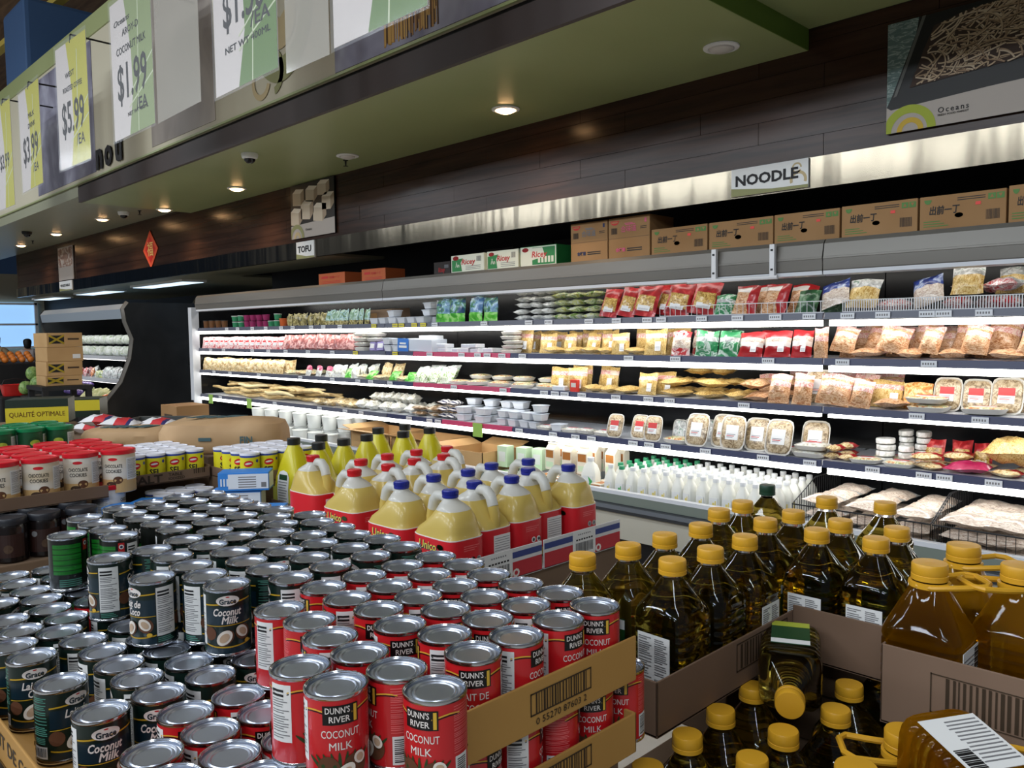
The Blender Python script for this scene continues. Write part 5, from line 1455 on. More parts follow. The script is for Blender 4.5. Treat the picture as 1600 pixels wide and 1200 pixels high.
bagkind('prod_clear', 'produce_bag', .18, .16, .09, bands((1, 'bag_clearwhite')), 2, cat='bag')
bagkind('prod_red', 'produce_bag', .16, .13, .08, bands((1, 'print_redwhite')), 1, cat='bag')
bagkind('prod_yellow', 'produce_bag', .18, .10, .08, bands((1, 'udon_green')), 1, cat='bag')
for l in range(2):
    for c in range(11):
        x = PX0 + .25 + c * .315
        put('cabbage', (x + rnd.uniform(-.02, .02), 4.0 + .14 * l, 1.362 + .155 * l), (0, 0, rnd.uniform(0, 6)), 'white cabbage, %s layer, %s from left, far produce case' % ('lower' if l == 0 else 'upper', ordw(c + 1)), 'white cabbages')
        if c < 10:
            put('cabbage', (x + .155, 4.02 + .14 * l, 1.362 + .155 * l), (0, 0, rnd.uniform(0, 6)), 'white cabbage set back, %s layer, %s from left, far produce case' % ('lower' if l == 0 else 'upper', ordw(c + 1)), 'white cabbages')
for c in range(16):
    kd = 'prod_red' if c < 3 else 'carrot' if c == 4 else 'prod_yellow' if c in (5, 6) else 'prod_clear'
    sc = .55 if kd == 'carrot' else 1
    put(kd, (-13.2 + c * .148, 3.92 + (c % 2) * .1, 1.054), (-.3, 0, rnd.uniform(-.3, .3)), 'bagged produce, %s from left, middle shelf of the far case' % ordw(c + 1), 'bagged produce in the far case', sc)
for c in range(7):
    for l in range(2):
        put('aubergine', (-13.05 + c * .1, 3.72 + .14 * l, .80 + .1 * l), (0, 0, c), 'purple eggplant, %s from the left, %s row in the far case' % (ordw(c + 1), 'front' if l == 0 else 'back'), 'eggplants in the far case')
for c in range(9):
    put('gourd', (-12.25 + c * .1, 3.58 + rnd.uniform(0, .08), .70), (-.75 + rnd.uniform(-.1, .1), rnd.uniform(-.06, .06), 0), 'pale green gourd, %s from the left in the far case' % ordw(c + 1), 'pale gourds in the far case', .86)
for c in range(6):
    put('carrot', (-11.36 + c * .088, 3.60 + .09 * (c % 2), .72 + .03 * (c % 2)), (-.6, 0, rnd.uniform(-.05, .05)), 'orange carrot bag, %s from the left beside the curved end panel' % ordw(c + 1), 'carrot bags in the far case', .72)
# ------------------------------------------------------------------ far left: cartons, fruit table, basket, shopper
mat('print_brown', (70, 50, 34), 0.7); mat('print_yellow', (226, 196, 60), 0.6)
def yam_box(px, pyb, X, w, h, label, flag=True, rot=0.0):
    p = at(px, pyb, 0, X)
    t = thing('yam_carton', label, 'carton', (X, p[1], p[2]), (0, 0, rot), 'stacked yam cartons')
    M = MB(); M.box(-.22, .22, -w / 2, w / 2, 0, h, 'cardboard_light', .004); M.build('box_body', t)
    M = MB()
    if flag:
        a, b = -w * .44, -w * .02; z0, z1 = h * .25, h * .82
        M.box(.2212, .2218, a, b, z0, z1, 'black_text')
        for (p0, p1) in (((a, z0), (b, z1)), ((a, z1), (b, z0))):
            d = .012
            M.add([(.2224, p0[0], p0[1] - d), (.2224, p0[0], p0[1] + d), (.2224, p1[0], p1[1] + d), (.2224, p1[0], p1[1] - d)], [(0, 1, 2, 3), (3, 2, 1, 0)], 'print_yellow')
        M.box(.2212, .2218, w * .08, w * .4, h * .5, h * .62, 'print_brown')
    else:
        M.box(.2212, .2218, w * .2, w * .42, h * .2, h * .5, 'paper_white')
    M.build('printed_face', t)
XB = -10.6
yb = [at(95, q, 0, XB) for q in (598, 589, 565, 543, 519)]
hs = .215
for k_, (lab, fl) in enumerate((('yam carton with black cross flag, bottom of the stack at the left', True), ('yam carton with black cross flag, second from the bottom of the stack', True), ('plain carton with white label, third in the stack at the left', False), ('topmost yam carton with black cross flag of the stack', True))):
    p = at(92 + 3 * (k_ % 2), 600, 0, XB)
    t0 = at(0, 0, 0, XB)
    yb_ = at(93 - 2 * (k_ == 3), 560, 0, XB)[1]
    yam_box(93 - 2 * (k_ == 3), [601, 586, 564, 542][k_], XB, .385, at(93, [586, 564, 542, 520][k_], 0, XB)[2] - at(93, [601, 586, 564, 542][k_], 0, XB)[2] - .002, lab, fl, rot=.03 * k_ - .04)
pb = at(93, 601, 0, XB)
t = thing('black_table', 'black table under the stack of yam cartons', 'table', (XB, pb[1], 0))
M = MB(); M.box(-.32, .32, -.27, .27, pb[2] - .05, pb[2] - .002, 'soft_black'); M.build('table_top', t)
for sx in (-.28, .28):
    for sy in (-.23, .23):
        M = MB(); M.box(sx - .03, sx + .03, sy - .03, sy + .03, 0, pb[2] - .05, 'soft_black'); M.build('leg', t)
for c, (px, py) in enumerate(((52, 583), (55, 597), (44, 606))):
    p = at(px, py, 0, -11.3 - .0 * c)
    put('melon', (p[0] + (.0, .10, -.10)[c], p[1], p[2] - .09), (0, 0, c), 'round green melon, %s of three left of the yam cartons' % ('topmost', 'middle', 'lowest')[c], 'green melons at the far left', .72)
M = MB(); pm = at(50, 606, 0, -11.3); M.box(-11.45, -11.1, pm[1] - .10, pm[1] + .14, 0, at(44, 606, 0, -11.3)[2] - .092, 'soft_black', .02); tag(M.build('produce_stand'), 'low black stand holding the green melons at the far left', 'stand')
mat('basket_red', (206, 44, 40), 0.35)
p = at(24, 618, 0, -11.6)
t = thing('shopping_basket', 'red plastic shopping basket at the far left edge', 'basket', (p[0], p[1], p[2]))
M = MB(); M.loft([(0, .13, .19, 6), (.02, .14, .2, 6), (.2, .17, .24, 6), (.215, .185, .255, 6), (.215, .165, .235, 6), (.03, .135, .195, 6)], 24, 'basket_red'); M.build('basket_body', t)
M = MB(); M.tube([(0, -.22, .21), (0, -.18, .3), (0, 0, .33), (0, .18, .3), (0, .22, .21)], .008, 6, 'soft_black'); M.build('handle', t); t.scale = (.65, .65, .65)
M = MB(); M.box(p[0] - .14, p[0] + .14, p[1] - .2, p[1] + .1, 0, p[2] - .002, 'soft_black', .02); tag(M.build('produce_stand'), 'black stand under the red shopping basket', 'stand')
# fruit heap and table in front of the window
mat('orange_skin', (226, 130, 50), 0.45)
pt = at(22, 566, 0, -16.5)
M = MB(); M.box(-17.2, -15.9, pt[1] - 1.2, pt[1] + .26, 0, pt[2], 'soft_black', .02); tag(M.build('fruit_table'), 'black fruit table before the far window', 'table')
mat('produce_red_wrap', (214, 120, 90), 0.5)
K['orange'] = [tag(head_mesh(.05, 1.0, 5, 'orange_skin').build('orange'), '', 'fruit')]
k_ = 0
for c in range(9):
    for r in range(3):
        k_ += 1
        put('orange', (-16.0 - r * .11, pt[1] - .9 + c * .13, pt[2] + .002 + .045 * r), (0, 0, k_), 'orange, %s from the left, %s row on the far fruit table' % (ordw(c + 1), ordw(r + 1)), 'oranges on the far fruit table', 1.1)
# ------------------------------------------------------------------ shoppers at the far left
mat('skin', (206, 160, 132), 0.5); mat('hair_black', (22, 18, 18), 0.5); mat('shirt_white', (222, 208, 204), 0.7); mat('shirt_sand', (176, 150, 116), 0.7); mat('trouser_black', (24, 24, 28), 0.7)
def skin_mesh(name, verts, edges, rad, m, parent, sub=2):
    me = bpy.data.meshes.new(name); me.from_pydata(verts, edges, []); o = bpy.data.objects.new(name, me); COL.objects.link(o)
    md = o.modifiers.new('skin', 'SKIN'); o.modifiers.new('sub', 'SUBSURF').levels = sub
    for i, v in enumerate(me.skin_vertices[0].data):
        v.radius = rad[i] if isinstance(rad[i], tuple) else (rad[i], rad[i])
    me.skin_vertices[0].data[0].use_root = True
    bpy.context.view_layer.update()
    m2 = bpy.data.meshes.new_from_object(o.evaluated_get(bpy.context.evaluated_depsgraph_get()))
    o.modifiers.clear(); o.data = m2; bpy.data.meshes.remove(me)
    m2.materials.clear(); m2.materials.append(MATS[m])
    for p in m2.polygons:
        p.use_smooth = True
    o.parent = parent
    return o
def person(loc, rz, label, shirt):
    t = thing('person', label, 'person', loc, (0, 0, rz))
    V = [(0, 0, .92), (0, 0, 1.08), (0, -.02, 1.28), (0, -.03, 1.40), (0, -.04, 1.47), (0, -.06, 1.56), (0, -.065, 1.63)]
    R = [(.15, .10), (.13, .09), (.16, .095), (.10, .07), (.05, .05), (.075, .085), (.06, .07)]
    Ed = [(i, i + 1) for i in range(6)]
    def chain(pts, rs, root):
        prev = root
        for p, r in zip(pts, rs):
            V.append(p); R.append(r); Ed.append((prev, len(V) - 1)); prev = len(V) - 1
        return prev
    for s in (-1, 1):
        chain([(s * .09, 0, .82), (s * .10, -.01, .48), (s * .10, .02, .09), (s * .10, -.10, .03)], [.085, .058, .040, .035], 0)
        hd = chain([(s * .17, -.03, 1.36), (s * .22, -.12, 1.14), (s * .20, -.38, 1.05), (s * .19, -.44, 1.04)], [.05, .042, .030, .028], 3)
        for f in range(4):
            chain([(s * .19 + (f - 1.5) * .019, -.50 - .006 * (f in (1, 2)), 1.035), (s * .19 + (f - 1.5) * .021, -.535 - .008 * (f in (1, 2)), 1.015)], [.009, .008], hd)
        chain([(s * .19 - s * .04, -.45, 1.02), (s * .19 - s * .055, -.485, 1.0)], [.010, .009], hd)
    skin_mesh('body', V, Ed, R, 'skin', t)
    M = MB(); M.lathe([(0, .0), (.006, .0), (.008, .02), (0, .03)], 8, 'skin', T=lambda v: (v[0], -.150 - v[1] * .3, 1.575 + v[2])); M.box(-.02, .02, -.146, -.14, 1.545, 1.549, 'print_brown'); M.box(-.035, -.018, -.146, -.14, 1.60, 1.607, 'hair_black'); M.box(.018, .035, -.146, -.14, 1.60, 1.607, 'hair_black'); M.build('face', t)
    skin_mesh('shirt', [(0, 0, .95), (0, 0, 1.1), (0, -.02, 1.28), (0, -.03, 1.42), (-.17, -.03, 1.36), (-.21, -.1, 1.19), (.17, -.03, 1.36), (.21, -.1, 1.19)], [(0, 1), (1, 2), (2, 3), (3, 4), (4, 5), (3, 6), (6, 7)], [(.17, .12), (.15, .11), (.178, .112), (.09, .075), .065, .056, .065, .056], shirt, t)
    skin_mesh('trousers', [(0, 0, .95), (-.09, 0, .80), (-.10, -.01, .48), (-.10, .02, .10), (.09, 0, .80), (.10, -.01, .48), (.10, .02, .10)], [(0, 1), (1, 2), (2, 3), (0, 4), (4, 5), (5, 6)], [(.165, .115), .098, .075, .06, .098, .075, .06], 'trouser_black', t)
    skin_mesh('hair', [(0, -.03, 1.66), (0, .0, 1.62), (0, .02, 1.52), (0, .02, 1.44)], [(0, 1), (1, 2), (2, 3)], [(.085, .09), (.098, .085), (.085, .055), (.06, .03)], 'hair_black', t)
    return t
p = at(44, 560, 0, -20.0)
t = person((-20.0, p[1], 0), math.radians(-100), 'person with black hair and white top reaching towards the fruit table', 'shirt_white')
t.scale = (.95, .95, .95)
p = at(-1, 560, 0, -18.6)
person((-18.6, p[1] - .05, 0), math.radians(-120), 'person in a sand coloured top cut off by the left edge', 'shirt_sand')

# ------------------------------------------------------------------ tins of coconut milk
mat('tin_metal', (190, 197, 210), 0.30, 0.92); mat('tin_rim', (196, 198, 202), 0.16, 1.0)
mat('grace_green', (8, 30, 24), 0.35, coat=.3); mat('grace_teal', (10, 38, 50), 0.35, coat=.3); mat('grace_gold', (196, 156, 40), 0.4); mat('grace_lines', (74, 134, 118), 0.45); mat('logo_white', (232, 224, 218), 0.4); mat('logo_red', (190, 40, 44), 0.4)
mat('coco_brown', (96, 58, 36), 0.6); mat('coco_white', (236, 228, 216), 0.5); mat('coco_shade', (196, 168, 140), 0.5); mat('palm_green', (40, 66, 30), 0.5)
mat('dunn_red', (196, 28, 34), 0.32, coat=.35); mat('dunn_line', (226, 110, 110), 0.4); mat('dunn_black', (16, 14, 14), 0.35); mat('dunn_gold', (222, 178, 60), 0.4)
mat('aroy_black', (14, 18, 14), 0.35, coat=.3); mat('aroy_green', (18, 112, 30), 0.35, coat=.3, bump=(30, .25, (.1, .1, 3))); mat('aroy_red', (186, 36, 40), 0.35)
CR, CH = 0.0365, 0.108
def cyl_T(phi0, z0, R):
    def f(p):
        a = phi0 + p[0] / R
        return (R * math.sin(a), -R * math.cos(a), z0 + p[1])
    return f
def cpatch(M, phi0, phi1, z0, z1, R, m):
    n = max(2, int(abs(phi1 - phi0) / 0.17)); vs = []
    for i in range(n + 1):
        a = phi0 + (phi1 - phi0) * i / n
        vs += [(R * math.sin(a), -R * math.cos(a), z0), (R * math.sin(a), -R * math.cos(a), z1)]
    M.add(vs, [(2 * i, 2 * i + 2, 2 * i + 3, 2 * i + 1) for i in range(n)], m)
def cell(M, phi, z, w, h, R, m, tilt=0.0, n=20):
    T = cyl_T(phi, z, R); c, s = math.cos(tilt), math.sin(tilt)
    pts = [(w / 2 * math.cos(2 * PI * i / n), h / 2 * math.sin(2 * PI * i / n)) for i in range(n)]
    vs = [T((0, 0))] + [T((x * c - y * s, x * s + y * c)) for x, y in pts]
    M.add(vs, [(0, 1 + i, 1 + (i + 1) % n) for i in range(n)], m)
def cline(M, phi0, phi1, zf, th, R, m):
    n = 14; vs = []
    for i in range(n + 1):
        a = phi0 + (phi1 - phi0) * i / n; z = zf(i / n)
        vs += [(R * math.sin(a), -R * math.cos(a), z - th / 2), (R * math.sin(a), -R * math.cos(a), z + th / 2)]
    M.add(vs, [(2 * i, 2 * i + 2, 2 * i + 3, 2 * i + 1) for i in range(n)], m)
def can_common(t):
    M = MB()
    M.lathe([(.0335, .1062), (.0352, .1082), (.0366, .1080), (.0369, .1062), (.0366, .1040), (.0356, .1030)], 40, 'tin_rim', caps=False)
    M.lathe([(.0342, .1078), (.0334, .1022), (.0322, .1016), (.0312, .1036), (.0302, .1046), (.0284, .1048), (.0270, .1034), (.0258, .1030), (.0246, .1044), (.0230, .1046), (.0216, .1034), (.0, .1034)], 40, 'tin_metal', caps=False)
    M.build('can_lid', t)
    M = MB()
    M.lathe([(.0340, .0), (.0366, .0004), (.0368, .003), (.0356, .005)], 40, 'tin_rim', caps=False); M.build('can_base', t)
r0 = .0357; q = .00035
rad = math.radians
def nutrition(M, phi, z0, z1, wdeg, head=True):
    R = r0 + q
    cpatch(M, phi - rad(wdeg / 2), phi + rad(wdeg / 2), z0, z1, R, 'paper_white')
    zz = z1 - .006
    if head:
        for k_ in range(2):
            cpatch(M, phi - rad(wdeg * .43), phi + rad(wdeg * .18), zz - .003, zz, R + q, 'print_black'); zz -= .0055
    rr = random.Random(4)
    while zz > z0 + .005:
        cpatch(M, phi - rad(wdeg * .43), phi + rad(wdeg * rr.uniform(.1, .43)), zz - .0012, zz, R + q, 'print_grey'); zz -= rr.choice([.0028, .0032, .0044])
def mk_grace(t):
    can_common(t)
    M = MB(); M.lathe([(.0356, .0045), (r0, .006), (r0, .1025), (.0356, .104)], 40, 'grace_green', caps=False)
    for f, (l1, l2) in ((0, ('Coconut', 'Milk')), (PI, ('Lait de', 'Coco'))):
        R = r0 + q
        cpatch(M, f - rad(62), f + rad(62), .052, .079, R, 'grace_teal'); cpatch(M, f - rad(62), f + rad(62), .006, .016, R, 'grace_teal')
        cline(M, f - rad(62), f + rad(62), lambda u: .083 + .006 * u, .0022, R + q, 'grace_gold'); cline(M, f - rad(62), f + rad(62), lambda u: .050 + .002 * u, .0012, R + q, 'grace_gold'); cline(M, f - rad(62), f + rad(62), lambda u: .016 + .004 * (2 * u - 1) ** 2, .0022, R + q, 'grace_gold')
        cell(M, f, .0905, .036, .0165, R + 2 * q, 'logo_white')
        M.ctext('Grace', .0115, 'grace_teal', f, .0895, R + 3 * q, .03, 0, .026)
        cell(M, f, .0965, .006, .002, R + 3 * q, 'logo_red')
        M.ctext(l1, .0165, 'logo_white', f - rad(2), .0725, R + 2 * q, .025, .25, .044 if l1 == 'Coconut' else .036); M.ctext(l2, .0165, 'logo_white', f + rad(4), .0595, R + 2 * q, .025, .25, .026)
        cell(M, f - rad(48), .038, .022, .022, R + q, 'coco_brown')
        cell(M, f + rad(36), .037, .026, .024, R + q, 'coco_brown', -.6)
        cell(M, f + rad(34), .0385, .023, .017, R + 2 * q, 'coco_white', -.75); cell(M, f + rad(35), .0382, .015, .010, R + 3 * q, 'coco_shade', -.75)
        cell(M, f - rad(8), .031, .030, .022, R + 3 * q, 'coco_brown', .7); cell(M, f - rad(10), .0315, .028, .020, R + 4 * q, 'coco_white', .75); cell(M, f - rad(10), .0313, .018, .012, R + 5 * q, 'coco_shade', .75)
        cell(M, f + rad(46), .0215, .009, .007, R + 4 * q, 'dunn_gold'); 
    nutrition(M, -PI / 2, .018, .098, 52)
    for k_ in range(3):
        cpatch(M, -PI / 2 - rad(24), -PI / 2 + rad(20 - 5 * k_), .008 + .003 * k_, .0095 + .003 * k_, r0 + q, 'grace_lines')
    rr = random.Random(2); z = .098
    while z > .03:
        w = rr.uniform(14, 22); cpatch(M, PI / 2 - rad(w), PI / 2 + rad(w), z - .0013, z, r0 + q, 'grace_lines'); z -= rr.choice([.0026, .003, .0048])
    cpatch(M, PI / 2 - rad(20), PI / 2 + rad(20), .008, .026, r0 + q, 'paper_white')
    for k_ in range(12):
        cpatch(M, PI / 2 - rad(17 - 2.9 * k_), PI / 2 - rad(17 - 2.9 * k_ - rr.uniform(.6, 1.9)), .011, .024, r0 + 2 * q, 'print_black')
    M.build('paper_label', t)
def mk_dunn(t):
    can_common(t)
    M = MB(); M.lathe([(.0356, .0045), (r0, .006), (r0, .1025), (.0356, .104)], 40, 'dunn_red', caps=False)
    R = r0 + q
    for f, (l1, l2) in ((0, ('COCONUT', 'MILK')), (PI, ('LAIT DE', 'COCO'))):
        cline(M, f - rad(75), f + rad(75), lambda u: .0895 + .003 * math.sin(u * 9), .0016, R, 'dunn_gold'); cline(M, f - rad(75), f + rad(75), lambda u: .0875 + .003 * math.sin(u * 9), .0014, R, 'dunn_black')
        T = cyl_T(f, 0, R + q)
        M.add([T((x, z)) for z in (.076, .098) for x in (-.020, -.010, 0, .010, .021)], [(i, i + 1, i + 6, i + 5) for i in range(4)], 'dunn_black')
        M.ctext("DUNN'S", .0098, 'logo_white', f - .08, .0925, R + 2 * q, .012, 0, .028); M.ctext('RIVER', .0098, 'logo_white', f - .02, .0825, R + 2 * q, .012, 0, .024)
        cline(M, f + rad(24), f + rad(30), lambda u: .087, .019, R + 2 * q, 'dunn_gold')
        M.ctext(l1, .0125, 'logo_white', f, .0655, R + q, .006, 0, .044 if l1 == 'COCONUT' else .036); M.ctext(l2, .0125, 'logo_white', f, .0515, R + q, .006, 0, .026)
        for k_ in range(9):
            a = rad(-42 + 10 * k_)
            cell(M, f + a, .030, .004, .03, R + q, 'palm_green', -a * 1.2)
        cell(M, f - rad(22), .026, .026, .03, R + 2 * q, 'coco_brown', .3); cell(M, f + rad(26), .026, .03, .03, R + 2 * q, 'coco_brown', -.4)
        cell(M, f + rad(6), .020, .028, .018, R + 3 * q, 'coco_white', .7); cell(M, f + rad(6), .020, .018, .010, R + 4 * q, 'coco_shade', .7)
        cell(M, f + rad(34), .034, .016, .014, R + 4 * q, 'coco_white', -.7); cell(M, f + rad(34), .034, .010, .009, R + 5 * q, 'coco_shade', -.7)
    nutrition(M, -PI / 2, .030, .099, 46)
    rr = random.Random(3); z = .099
    while z > .046:
        cpatch(M, PI / 2 - rad(28), PI / 2 + rad(rr.uniform(18, 28)), z - .0009, z, R, 'dunn_line'); z -= rr.choice([.0019, .0022, .0032])
    cpatch(M, PI / 2 - rad(26), PI / 2 + rad(6), .008, .042, R, 'paper_white')
    for k_ in range(12):
        z0 = .011 + k_ * .0024; cpatch(M, PI / 2 - rad(22), PI / 2 + rad(0), z0, z0 + rr.uniform(.0006, .0016), R + q, 'print_black')
    M.build('paper_label', t)
def mk_aroy(t):
    can_common(t)
    M = MB(); M.lathe([(.0356, .0045), (r0, .006), (r0, .1025), (.0356, .104)], 40, 'aroy_black', caps=False)
    R = r0 + q
    cpatch(M, -rad(50), rad(38), .034, .094, R, 'aroy_green'); cpatch(M, rad(130), rad(230), .006, .06, R, 'aroy_green')
    for z in (.041, .052, .063, .074, .085):
        cpatch(M, -rad(50), rad(38), z, z + .0012, R + q, 'aroy_black')
    M.ctext('AROY-D', .015, 'logo_white', PI, .088, R + q, .02, 0, .05); M.ctext('COCONUT MILK', .008, 'logo_white', PI, .074, R + q, .01, 0, .05)
    cpatch(M, rad(46), rad(64), .078, .1, R, 'aroy_red'); cell(M, rad(55), .092, .009, .009, R + q, 'logo_white'); cell(M, rad(55), .092, .005, .005, R + 2 * q, 'stripe_navy')
    nutrition(M, rad(92), .03, .097, 40)
    cell(M, PI, .035, .03, .024, R + q, 'coco_brown', .4); cell(M, PI - .1, .034, .026, .018, R + 2 * q, 'coco_white', .5)
    for k_ in range(4):
        cpatch(M, -rad(30), rad(36), .010 + .004 * k_, .012 + .004 * k_, R, 'grace_lines')
    M.build('paper_label', t)
CAN = {}
for kd, fn, nm in (('G', mk_grace, 'coconut_milk_can'), ('D', mk_dunn, 'coconut_milk_can'), ('A', mk_aroy, 'coconut_milk_can')):
    t = thing(nm, '', 'can'); fn(t); CAN[kd] = t
Z1, Z2 = 1.140, 1.249
# (photo column, photo row of the lid centre, kind, turn in degrees: 0 shows the English front to the photographer)
L1 = [(20.6, 900.5, 'G', 90), (30, 911.5, 'G', 40), (45, 926, 'G', 70), (62.6, 938, 'G', 150), (75.6, 889.5, 'G', 30), (92.5, 901.5, 'G', 0), (126, 925, 'A', 0), (145, 937.5, 'D', 30), (-22, 936, 'G', 0), (-8, 947, 'G', 60),
      (76, 951, 'G', 90), (-9, 950 + 8, 'G', 20), (4, 967, 'G', 200), (97, 966.5, 'G', 0), (102, 980, 'G', 100), (22, 984, 'G', 150), (26, 1000.5, 'G', 190), (124, 996.5, 'G', 75), (169, 954.5, 'G', 20), (204, 976.5, 'G', 60), (237, 1000, 'G', 0),
      (45, 1020.8, 'G', 185), (160, 1014.5, 'G', 25), (186, 1036, 'G', 30), (94.5, 1064.7, 'G', 215), (212, 1056, 'G', 85), (245, 1079.4, 'G', -5), (262, 1014, 'G', 40), (291, 1030, 'G', 25), (325, 1051, 'G', 40), (399, 1027, 'G', 0), (157.5, 1110, 'G', 8),
      (376, 1084, 'D', 95), (295, 1113.5, 'D', 15), (332, 1143, 'D', 40), (239, 1177, 'D', 60), (369, 1176, 'D', 30), (416, 1112, 'D', 10), (288, 1206, 'D', 0), (406, 1207, 'D', 90), (457, 1150, 'D', 20), (128, 873, 'G', 0),
      (330, 985, 'G', 0), (300, 962, 'G', 40), (365, 1004, 'G', 0), (440, 1060, 'D', 0), (490, 1120, 'D', 0), (530, 1150, 'D', 0), (590, 1110, 'D', 0), (640, 1150, 'D', 0), (560, 1195, 'D', 0), (690, 1180, 'D', 0)]
L2 = [(106.4, 834.4, 'A', 0), (133, 808, 'A', -70), (150.6, 816, 'A', -60), (168, 826, 'A', -10), (186, 836, 'A', -50), (172, 870, 'G', 85), (188, 793, 'A', 30), (204, 801, 'A', 90), (224, 810, 'A', 180), (250, 817, 'A', 60), (268.5, 824, 'A', 180),
      (327, 770.5, 'A', 0), (349.5, 776, 'A', 0), (372, 785, 'A', 0), (282, 776, 'A', 0), (303, 782, 'A', 0), (325.5, 791, 'A', 0), (396, 791, 'A', 0), (352.5, 798, 'A', 0), (376, 803.5, 'A', 0), (235, 785, 'A', 0), (253.5, 791, 'A', 0), (277, 800, 'A', 0), (302, 807, 'A', 0), (324, 812.5, 'A', 0),
      (405, 814, 'G', 0), (355, 824.5, 'G', 0), (385.5, 836, 'G', 30), (441, 826, 'G', 0), (302, 838, 'G', 90), (328.5, 850, 'G', 80), (360, 861, 'G', 20), (236, 858, 'G', -90), (268.5, 868, 'G', 70), (300, 884.5, 'G', 30), (387, 875.5, 'G', 60), (420, 849, 'G', 0),
      (240, 900, 'G', 122), (324, 898, 'G', 50), (347, 908, 'G', 0), (418, 888, 'G', -95), (423, 797.6, 'G', 0), (458, 806, 'G', 0), (494, 814.6, 'G', 0), (523.5, 825.6, 'G', 0), (555, 835, 'G', 0), (591, 841, 'G', 0), (625, 852, 'G', -70), (410.6, 813, 'G', 0), (440, 824, 'G', 0), (473, 835, 'G', 0),
      (504, 845.5, 'G', 0), (536.6, 853.6, 'G', 0), (572.5, 865, 'G', -60), (447.6, 860, 'G', 0), (478, 868.5, 'G', 0), (514.8, 882.5, 'G', 90), (453.5, 901, 'G', 88)]
R2 = [(630, 883, 'D', 90), (571, 899, 'D', 90), (509, 918, 'D', 110), (613, 916, 'D', 0), (550, 936, 'D', 85), (599, 955, 'D', 180), (439.5, 951, 'D', 50), (662, 935, 'D', 90), (674, 898, 'D', 80), (482.7, 968, 'D', 190), (682, 869.5, 'D', 0), (726, 882, 'D', 90), (770, 899, 'D', 0), (719, 916, 'D', 0), (821, 913, 'D', 0),
      (767.5, 932.5, 'D', 90), (876, 927.5, 'D', 20), (709.5, 953, 'D', 10), (821, 947.5, 'D', 85), (936, 946, 'D', 2), (762.5, 971, 'D', 0), (884, 969, 'D', 45), (646, 977, 'D', 10), (699, 997.5, 'D', 80), (826, 995.5, 'D', 62), (761, 1023, 'D', 182), (671.5, 1070.5, 'D', -28), (616.7, 1043, 'D', -75), (522, 1066, 'D', 6), (471.7, 1041, 'D', 48), (521.7, 996, 'D', 90), (563, 1018, 'D', 60)]
def lay_cans(L, ztop, first_only=None):
    P = np.array([at(a[0], a[1], 2, ztop)[:2] for a in L])
    for _ in range(40):
        P = relax(P, 0.0745, 30)
        for k_, a in enumerate(L):
            if a[2] == 'D' and ztop > 1.2 and a[1] < 1035:
                P[k_, 0] = min(P[k_, 0], -.7445)
    return P
P1 = lay_cans(L1, Z1)
PU = lay_cans(L2 + R2, Z2)
FRONT = {'G': {0: 'front turned out', 1: 'nutrition panel turned out', 2: 'French side turned out', 3: 'small print turned out'}, 'D': {0: 'front turned out', 1: 'nutrition panel turned out', 2: 'French side turned out', 3: 'barcode side turned out'}, 'A': {0: 'plain green side out', 1: 'green side half out', 2: 'brand side turned out', 3: 'nutrition panel turned out'}}
def place_cans(L, P, ztop, layer):
    byk = {}
    for a, p in zip(L, P):
        byk.setdefault(a[2], []).append((a, p))
    for kd, lst in byk.items():
        y0 = min(p[1] for _, p in lst)
        rows = {}
        for a, p in lst:
            rows.setdefault(int((p[1] - y0) / .0745 + .25), []).append((a, p))
        for r_i, (rk, rl) in enumerate(sorted(rows.items())):
            rl.sort(key=lambda e: -e[1][0])
            for c_i, (a, p) in enumerate(rl):
                d = (-p[0], -p[1]); rz = math.atan2(d[1], d[0]) + PI / 2 + math.radians(a[3])
                nm = {'G': 'dark green can', 'D': 'red can', 'A': 'black and green can'}[kd]
                lab = '%s, %s layer, %s row from left, %s from near end' % (nm, layer, ordw(r_i + 1), ordw(c_i + 1))
                g = {'G': 'dark green cans', 'D': 'red cans', 'A': 'black and green cans'}[kd] + ', %s layer' % layer
                dup(CAN[kd], (p[0], p[1], ztop - CH - .0002), (0, 0, rz), lab, g)
keep = [k_ for k_ in range(len(L1)) if k_ < len(L1) - 10 or (min(np.hypot(*(P1[k_] - P1[j_])) for j_ in range(len(L1)) if j_ != k_) > .0741 and min(math.hypot(P1[k_][0] + .7465, P1[k_][1] - .66 - .0755 * j_) for j_ in range(5)) > .0745)]
L1 = [L1[k_] for k_ in keep]; P1 = P1[keep]
place_cans(L1, P1, Z1, 'lower')
place_cans(L2 + R2, PU, Z2, 'upper')
# red cans in the tray below the upper red tray, seen at its right side
PB = [(-.7465, .66 + .0755 * k_) for k_ in range(5)]
for k_, (x, y) in enumerate(PB):
    d = (-x, -y); rz = math.atan2(d[1], d[0]) + PI / 2 + math.radians([60, 95, -80, 10, -15][k_])
    dup(CAN['D'], (x, y, Z1 - CH - .0002), (0, 0, rz), 'red can in the tray below the upper red tray, %s from near end' % ordw(k_ + 1), 'red cans in the tray below')
# two tins standing lower, beyond the left tray wall
for px, py in ((-14, 1187), (-38, 1157)):
    p = at(px, py, 2, 1.03)
    dup(CAN['G'], (p[0], p[1] - .035, 1.03 - CH), (0, 0, 1), 'dark green can on the lower level outside the left tray, %s one' % ('nearer' if py > 1170 else 'farther'), None)

